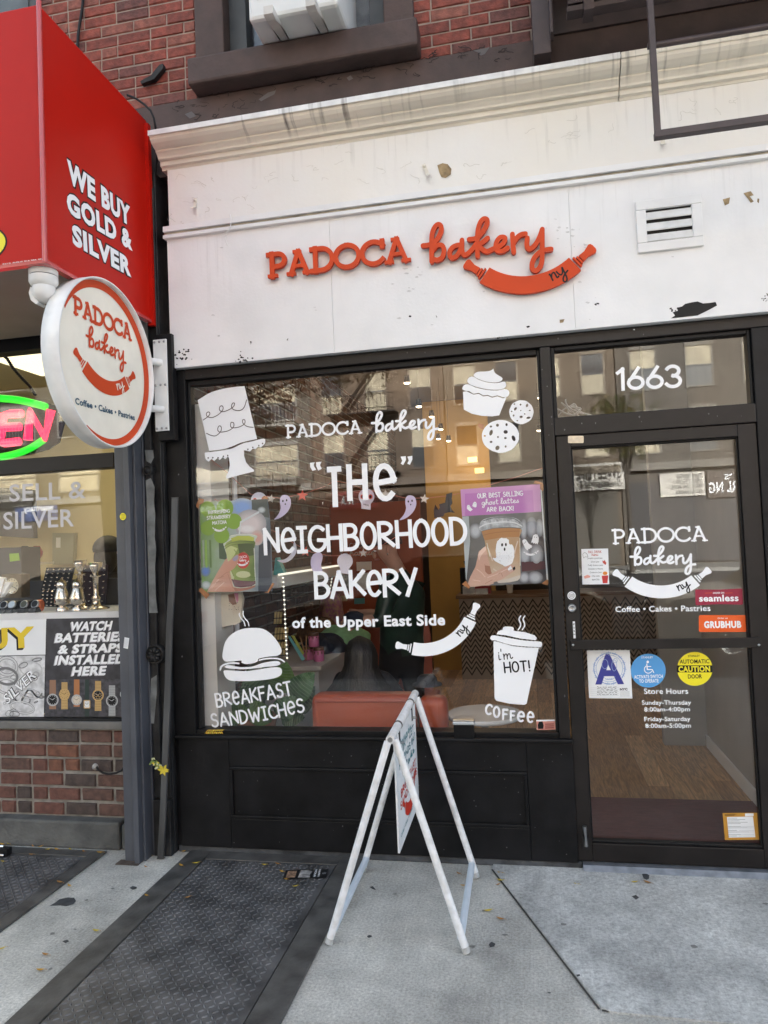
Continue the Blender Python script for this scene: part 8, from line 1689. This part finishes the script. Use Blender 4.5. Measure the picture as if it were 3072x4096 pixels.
for x0, x1, lb, cx in ((-9.7,-6.2,'black iron fire escape on the brown tenement across the avenue',0),(10.6,13.6,'black iron fire escape on the grey tenement across the avenue',0)):
    t = thing('fire_escape', lb, 'fire escape', (x0, YO+.6, 5), 'fire escapes across the avenue')
    for j in range(4):
        z = 5.0+j*3.05; b = MB(); b.box((x0, YO+.12, z), (x1, YO+1.2, z+.06), black); b.box((x0, YO+1.16, z+.9), (x1, YO+1.2, z+.95), black)
        for q in range(18): b.box((x0+q*(x1-x0)/17.5, YO+1.17, z+.061), (x0+q*(x1-x0)/17.5+.025, YO+1.19, z+.899), black)
        b.build('landing', t); b = MB(); b.tube([(x0+.6, YO+.7, z+.06), (x1-.6, YO+.7, z+3.05)], .09, black, 6); b.build('stair', t)
def board(label, x, y, x2, y2, m, texts, d=32.2, kind='sign'):
    a, c = Rx(x, y, d), Rx(x2, y2, d); xa, xb_ = sorted((a.x, c.x)); za, zb = sorted((a.z, c.z)); t = thing('shop_board', label, 'sign', ((xa+xb_)/2, -d, (za+zb)/2), 'shop signs across the avenue')
    b = MB(); b.box((xa, -d, za), (xb_, -d-.12, zb), m); b.build('board', t); pl = Plane((0, -d+.001, 0), (-1,0,0), (0,0,1)); b = MB()
    class Q(Plane):
        def px(s, p): return p
    ql = Q((0, -d+.001, 0), (-1,0,0), (0,0,1)); wd = xb_-xa; hh = zb-za
    for tx, u0, u1, v, h, mm_ in texts: type_(b, tx, ql, (-xb_+wd*u0, za+hh*v), (-xb_+wd*u1, za+hh*v), hh*h, mm_, .004, bold=.03)
    b.build('lettering', t)
dk = mat('board_dark_letters', (.06,.055,.05), .6)
board('white dispensary sign across the avenue, mirrored in the door glass', 2285, 1860, 2500, 1955, mat('board_white', (.62,.58,.52), .6), [('SWEETLIFE',.06,.92,.42,.42,dk),('CANNABIS DISPENSARY',.06,.92,.10,.2,dk)])
board('white letter board of weekly events across the avenue, mirrored in the door glass', 2638, 1895, 2822, 1980, mat('board_white', (.62,.58,.52), .6), [('TUES  BINGO',.06,.62,.76,.16,dk),('WED  7 TRIVIA ?',.06,.7,.54,.16,dk),('THUR  LIVE MUSIC',.06,.76,.32,.16,dk),('FRI  KARAOKE',.06,.66,.10,.16,dk)])
board('long brown bar sign with pale lettering across the avenue', 2826, 1890, 3100, 1978, mat('board_brown', (.10,.075,.06), .6), [('RL NG',.55,.98,.2,.42,vinyl),("'S",.62,.74,.7,.2,vinyl)])
board('dark red sign with pale capitals across the avenue, mirrored mid window', 1325, 1970, 1510, 2030, mat('board_red', (.20,.02,.02), .5), [('A   N A',.25,.8,.25,.5,vinyl)])
board('tan sign with white serif letters mirrored at the left of the big window', 790, 2005, 905, 2050, mat('board_tan', (.16,.12,.08), .5), [('Fres',.1,.9,.2,.55,vinyl)])
board('blue pharmacy sign mirrored in the jewellery window', 60, 2010, 230, 2080, mat('board_blue', (.03,.06,.18), .5), [('pharmacy',.1,.8,.5,.34,vinyl)])
# street trees
bark = mat('grey_bark', (.10,.085,.07), .9, var=.3, vscale=12, bump=.6, bscale=30); lfa = [mat('locust_leaf_'+n, c, .6) for n, c in (('green',(.07,.10,.02)),('olive',(.10,.10,.025)),('yellow',(.20,.15,.03)))]
def street_tree(label, x, y, h, cr, cz, n, seed, lean=0., tr=.14):
    random.seed(seed); t = thing('street_tree', label, 'tree', (x, y, 0), 'street trees along the avenue'); b = MB(); b.tube([(x,y,-.1),(x+.03,y,1.2),(x-.04,y+.05,h*.45),(x+.05,y,h*.8)], [tr,tr*.8,tr*.65,tr*.3], bark, 10); tips = []
    for k in range(16):
        a = random.uniform(0,6.28); z0 = h*random.uniform(.38,.7); L = cr*random.uniform(.6,1.05); p0 = V((x,y,z0)); p2 = V((x+lean+L*math.cos(a), y+L*math.sin(a), cz+random.uniform(-.8,1)*cr*.6)); p1 = p0.lerp(p2,.5)+V((0,0,.25)); b.tube([p0,p1,p2], [.045,.025,.008], bark, 6); tips += [p0.lerp(p1,.8), p1, p1.lerp(p2,.5), p2]
    b.build('trunk', t); b = MB()
    for k in range(n):
        c = random.choice(tips)+V((random.gauss(0,.28),random.gauss(0,.28),random.gauss(0,.22))); u = V((random.gauss(0,1),random.gauss(0,1),random.gauss(0,.6))).normalized(); s_ = u.orthogonal().normalized(); m = random.choice(lfa)
        for q in range(5): cc = c+u*.045*q; b.add([cc, cc+s_*.05+u*.018, cc+s_*.10, cc+s_*.05-u*.012], [(0,1,2,3)], m); 
        for q in range(5): cc = c+u*.045*q; b.add([cc, cc-s_*.05+u*.018, cc-s_*.10, cc-s_*.05-u*.012], [(0,3,2,1)], m)
    b.build('crown', t)
p = Rx(1120, 1610, 6.2); street_tree('locust tree by the kerb mirrored at the top left of the bakery window', p.x-2.6, -6.0, 5.6, 1.5, 4.7, 900, 5, 2.4)
p = Rx(2500, 1650, 27.2); street_tree('slim dark tree by the far kerb mirrored in the door glass', p.x, -27.6, 9.0, 1.1, 6.4, 800, 9, 0, .12)
# parked cars
tyre = mat('tyre_rubber', (.015,.015,.015), .8); cgl = mat('car_glass', (.012,.014,.016), .06)
def parked_car(label, x, y, m, L=4.6):
    t = thing('parked_car', label, 'car', (x, y, -.16), 'cars parked along the kerb'); z = -.16; h = L/2
    low = [(-h,.32),(-h+.02,.62),(-h+.12,.86),(-h+.6,.93),(-h+1.15,.97),(h-.95,1.0),(h-.3,.98),(h-.03,.86),(h,.55),(h-.02,.32),(h-.45,.24),(-h+.45,.24)]
    b = MB(); b.prism([(x+a, z+c) for a, c in low], 'y', y-.88, y+.88, m); b.build('body', t, bevel=.05)
    cab = [(-h+1.12,.965),(-h+1.75,1.44),(-h+2.1,1.50),(h-1.35,1.50),(h-.75,1.30),(h-.42,.985)]
    b = MB(); vs = [V((x+a, y+s_*(.80 if c < 1.2 else .64), z+c)) for s_ in (-1,1) for a, c in cab]; n = len(cab); b.add(vs, [tuple(range(n))[::-1], tuple(range(n,2*n))]+[(i,(i+1) % n,n+(i+1) % n,n+i) for i in range(n)], cgl); b.build('cabin_glass', t)
    b = MB(); b.box((x-h+1.95,y-.63,z+1.495),(x+h-1.25,y+.63,z+1.535), m); b.build('roof', t, bevel=.015)
    for sx in (-h+.82, h-.85):
        for sy in (-.80,.80):
            b = MB(); b.lathe([(.20,-.1),(.32,-.1),(.335,-.07),(.335,.07),(.32,.1),(.20,.1)], (x+sx,y+sy,z+.335), tyre, 26, (0,1,0)); w_ = b.build('wheel', t); b = MB(); b.lathe([(.21,-.095),(.06,-.11),(.06,.11),(.21,.095)], (x+sx,y+sy,z+.335), steel, 14, (0,1,0)); b.build('rim', w_)
    for sy in (-.62,.62):
        b = MB(); b.box((x-h-.006,y+sy-.14,z+.62),(x-h+.1,y+sy+.14,z+.74), chrome); b.build('headlight', t, bevel=.01); b = MB(); b.box((x+h-.1,y+sy-.13,z+.68),(x+h+.006,y+sy+.13,z+.84), mat('tail_red', (.35,.01,.01), .2)); b.build('tail_light', t, bevel=.01)
parked_car('black parked car at the near kerb mirrored low in the bakery window', -1.3, -7.0, mat('car_black_paint', (.012,.012,.014), .25, coat=.5))
parked_car('grey parked car at the near kerb mirrored in the door glass', 3.9, -7.0, mat('car_grey_paint', (.10,.105,.11), .3, coat=.5))
parked_car('white parked car at the near kerb mirrored in the jewellery window', -7.1, -7.0, mat('car_white_paint', (.62,.62,.62), .3, coat=.5))
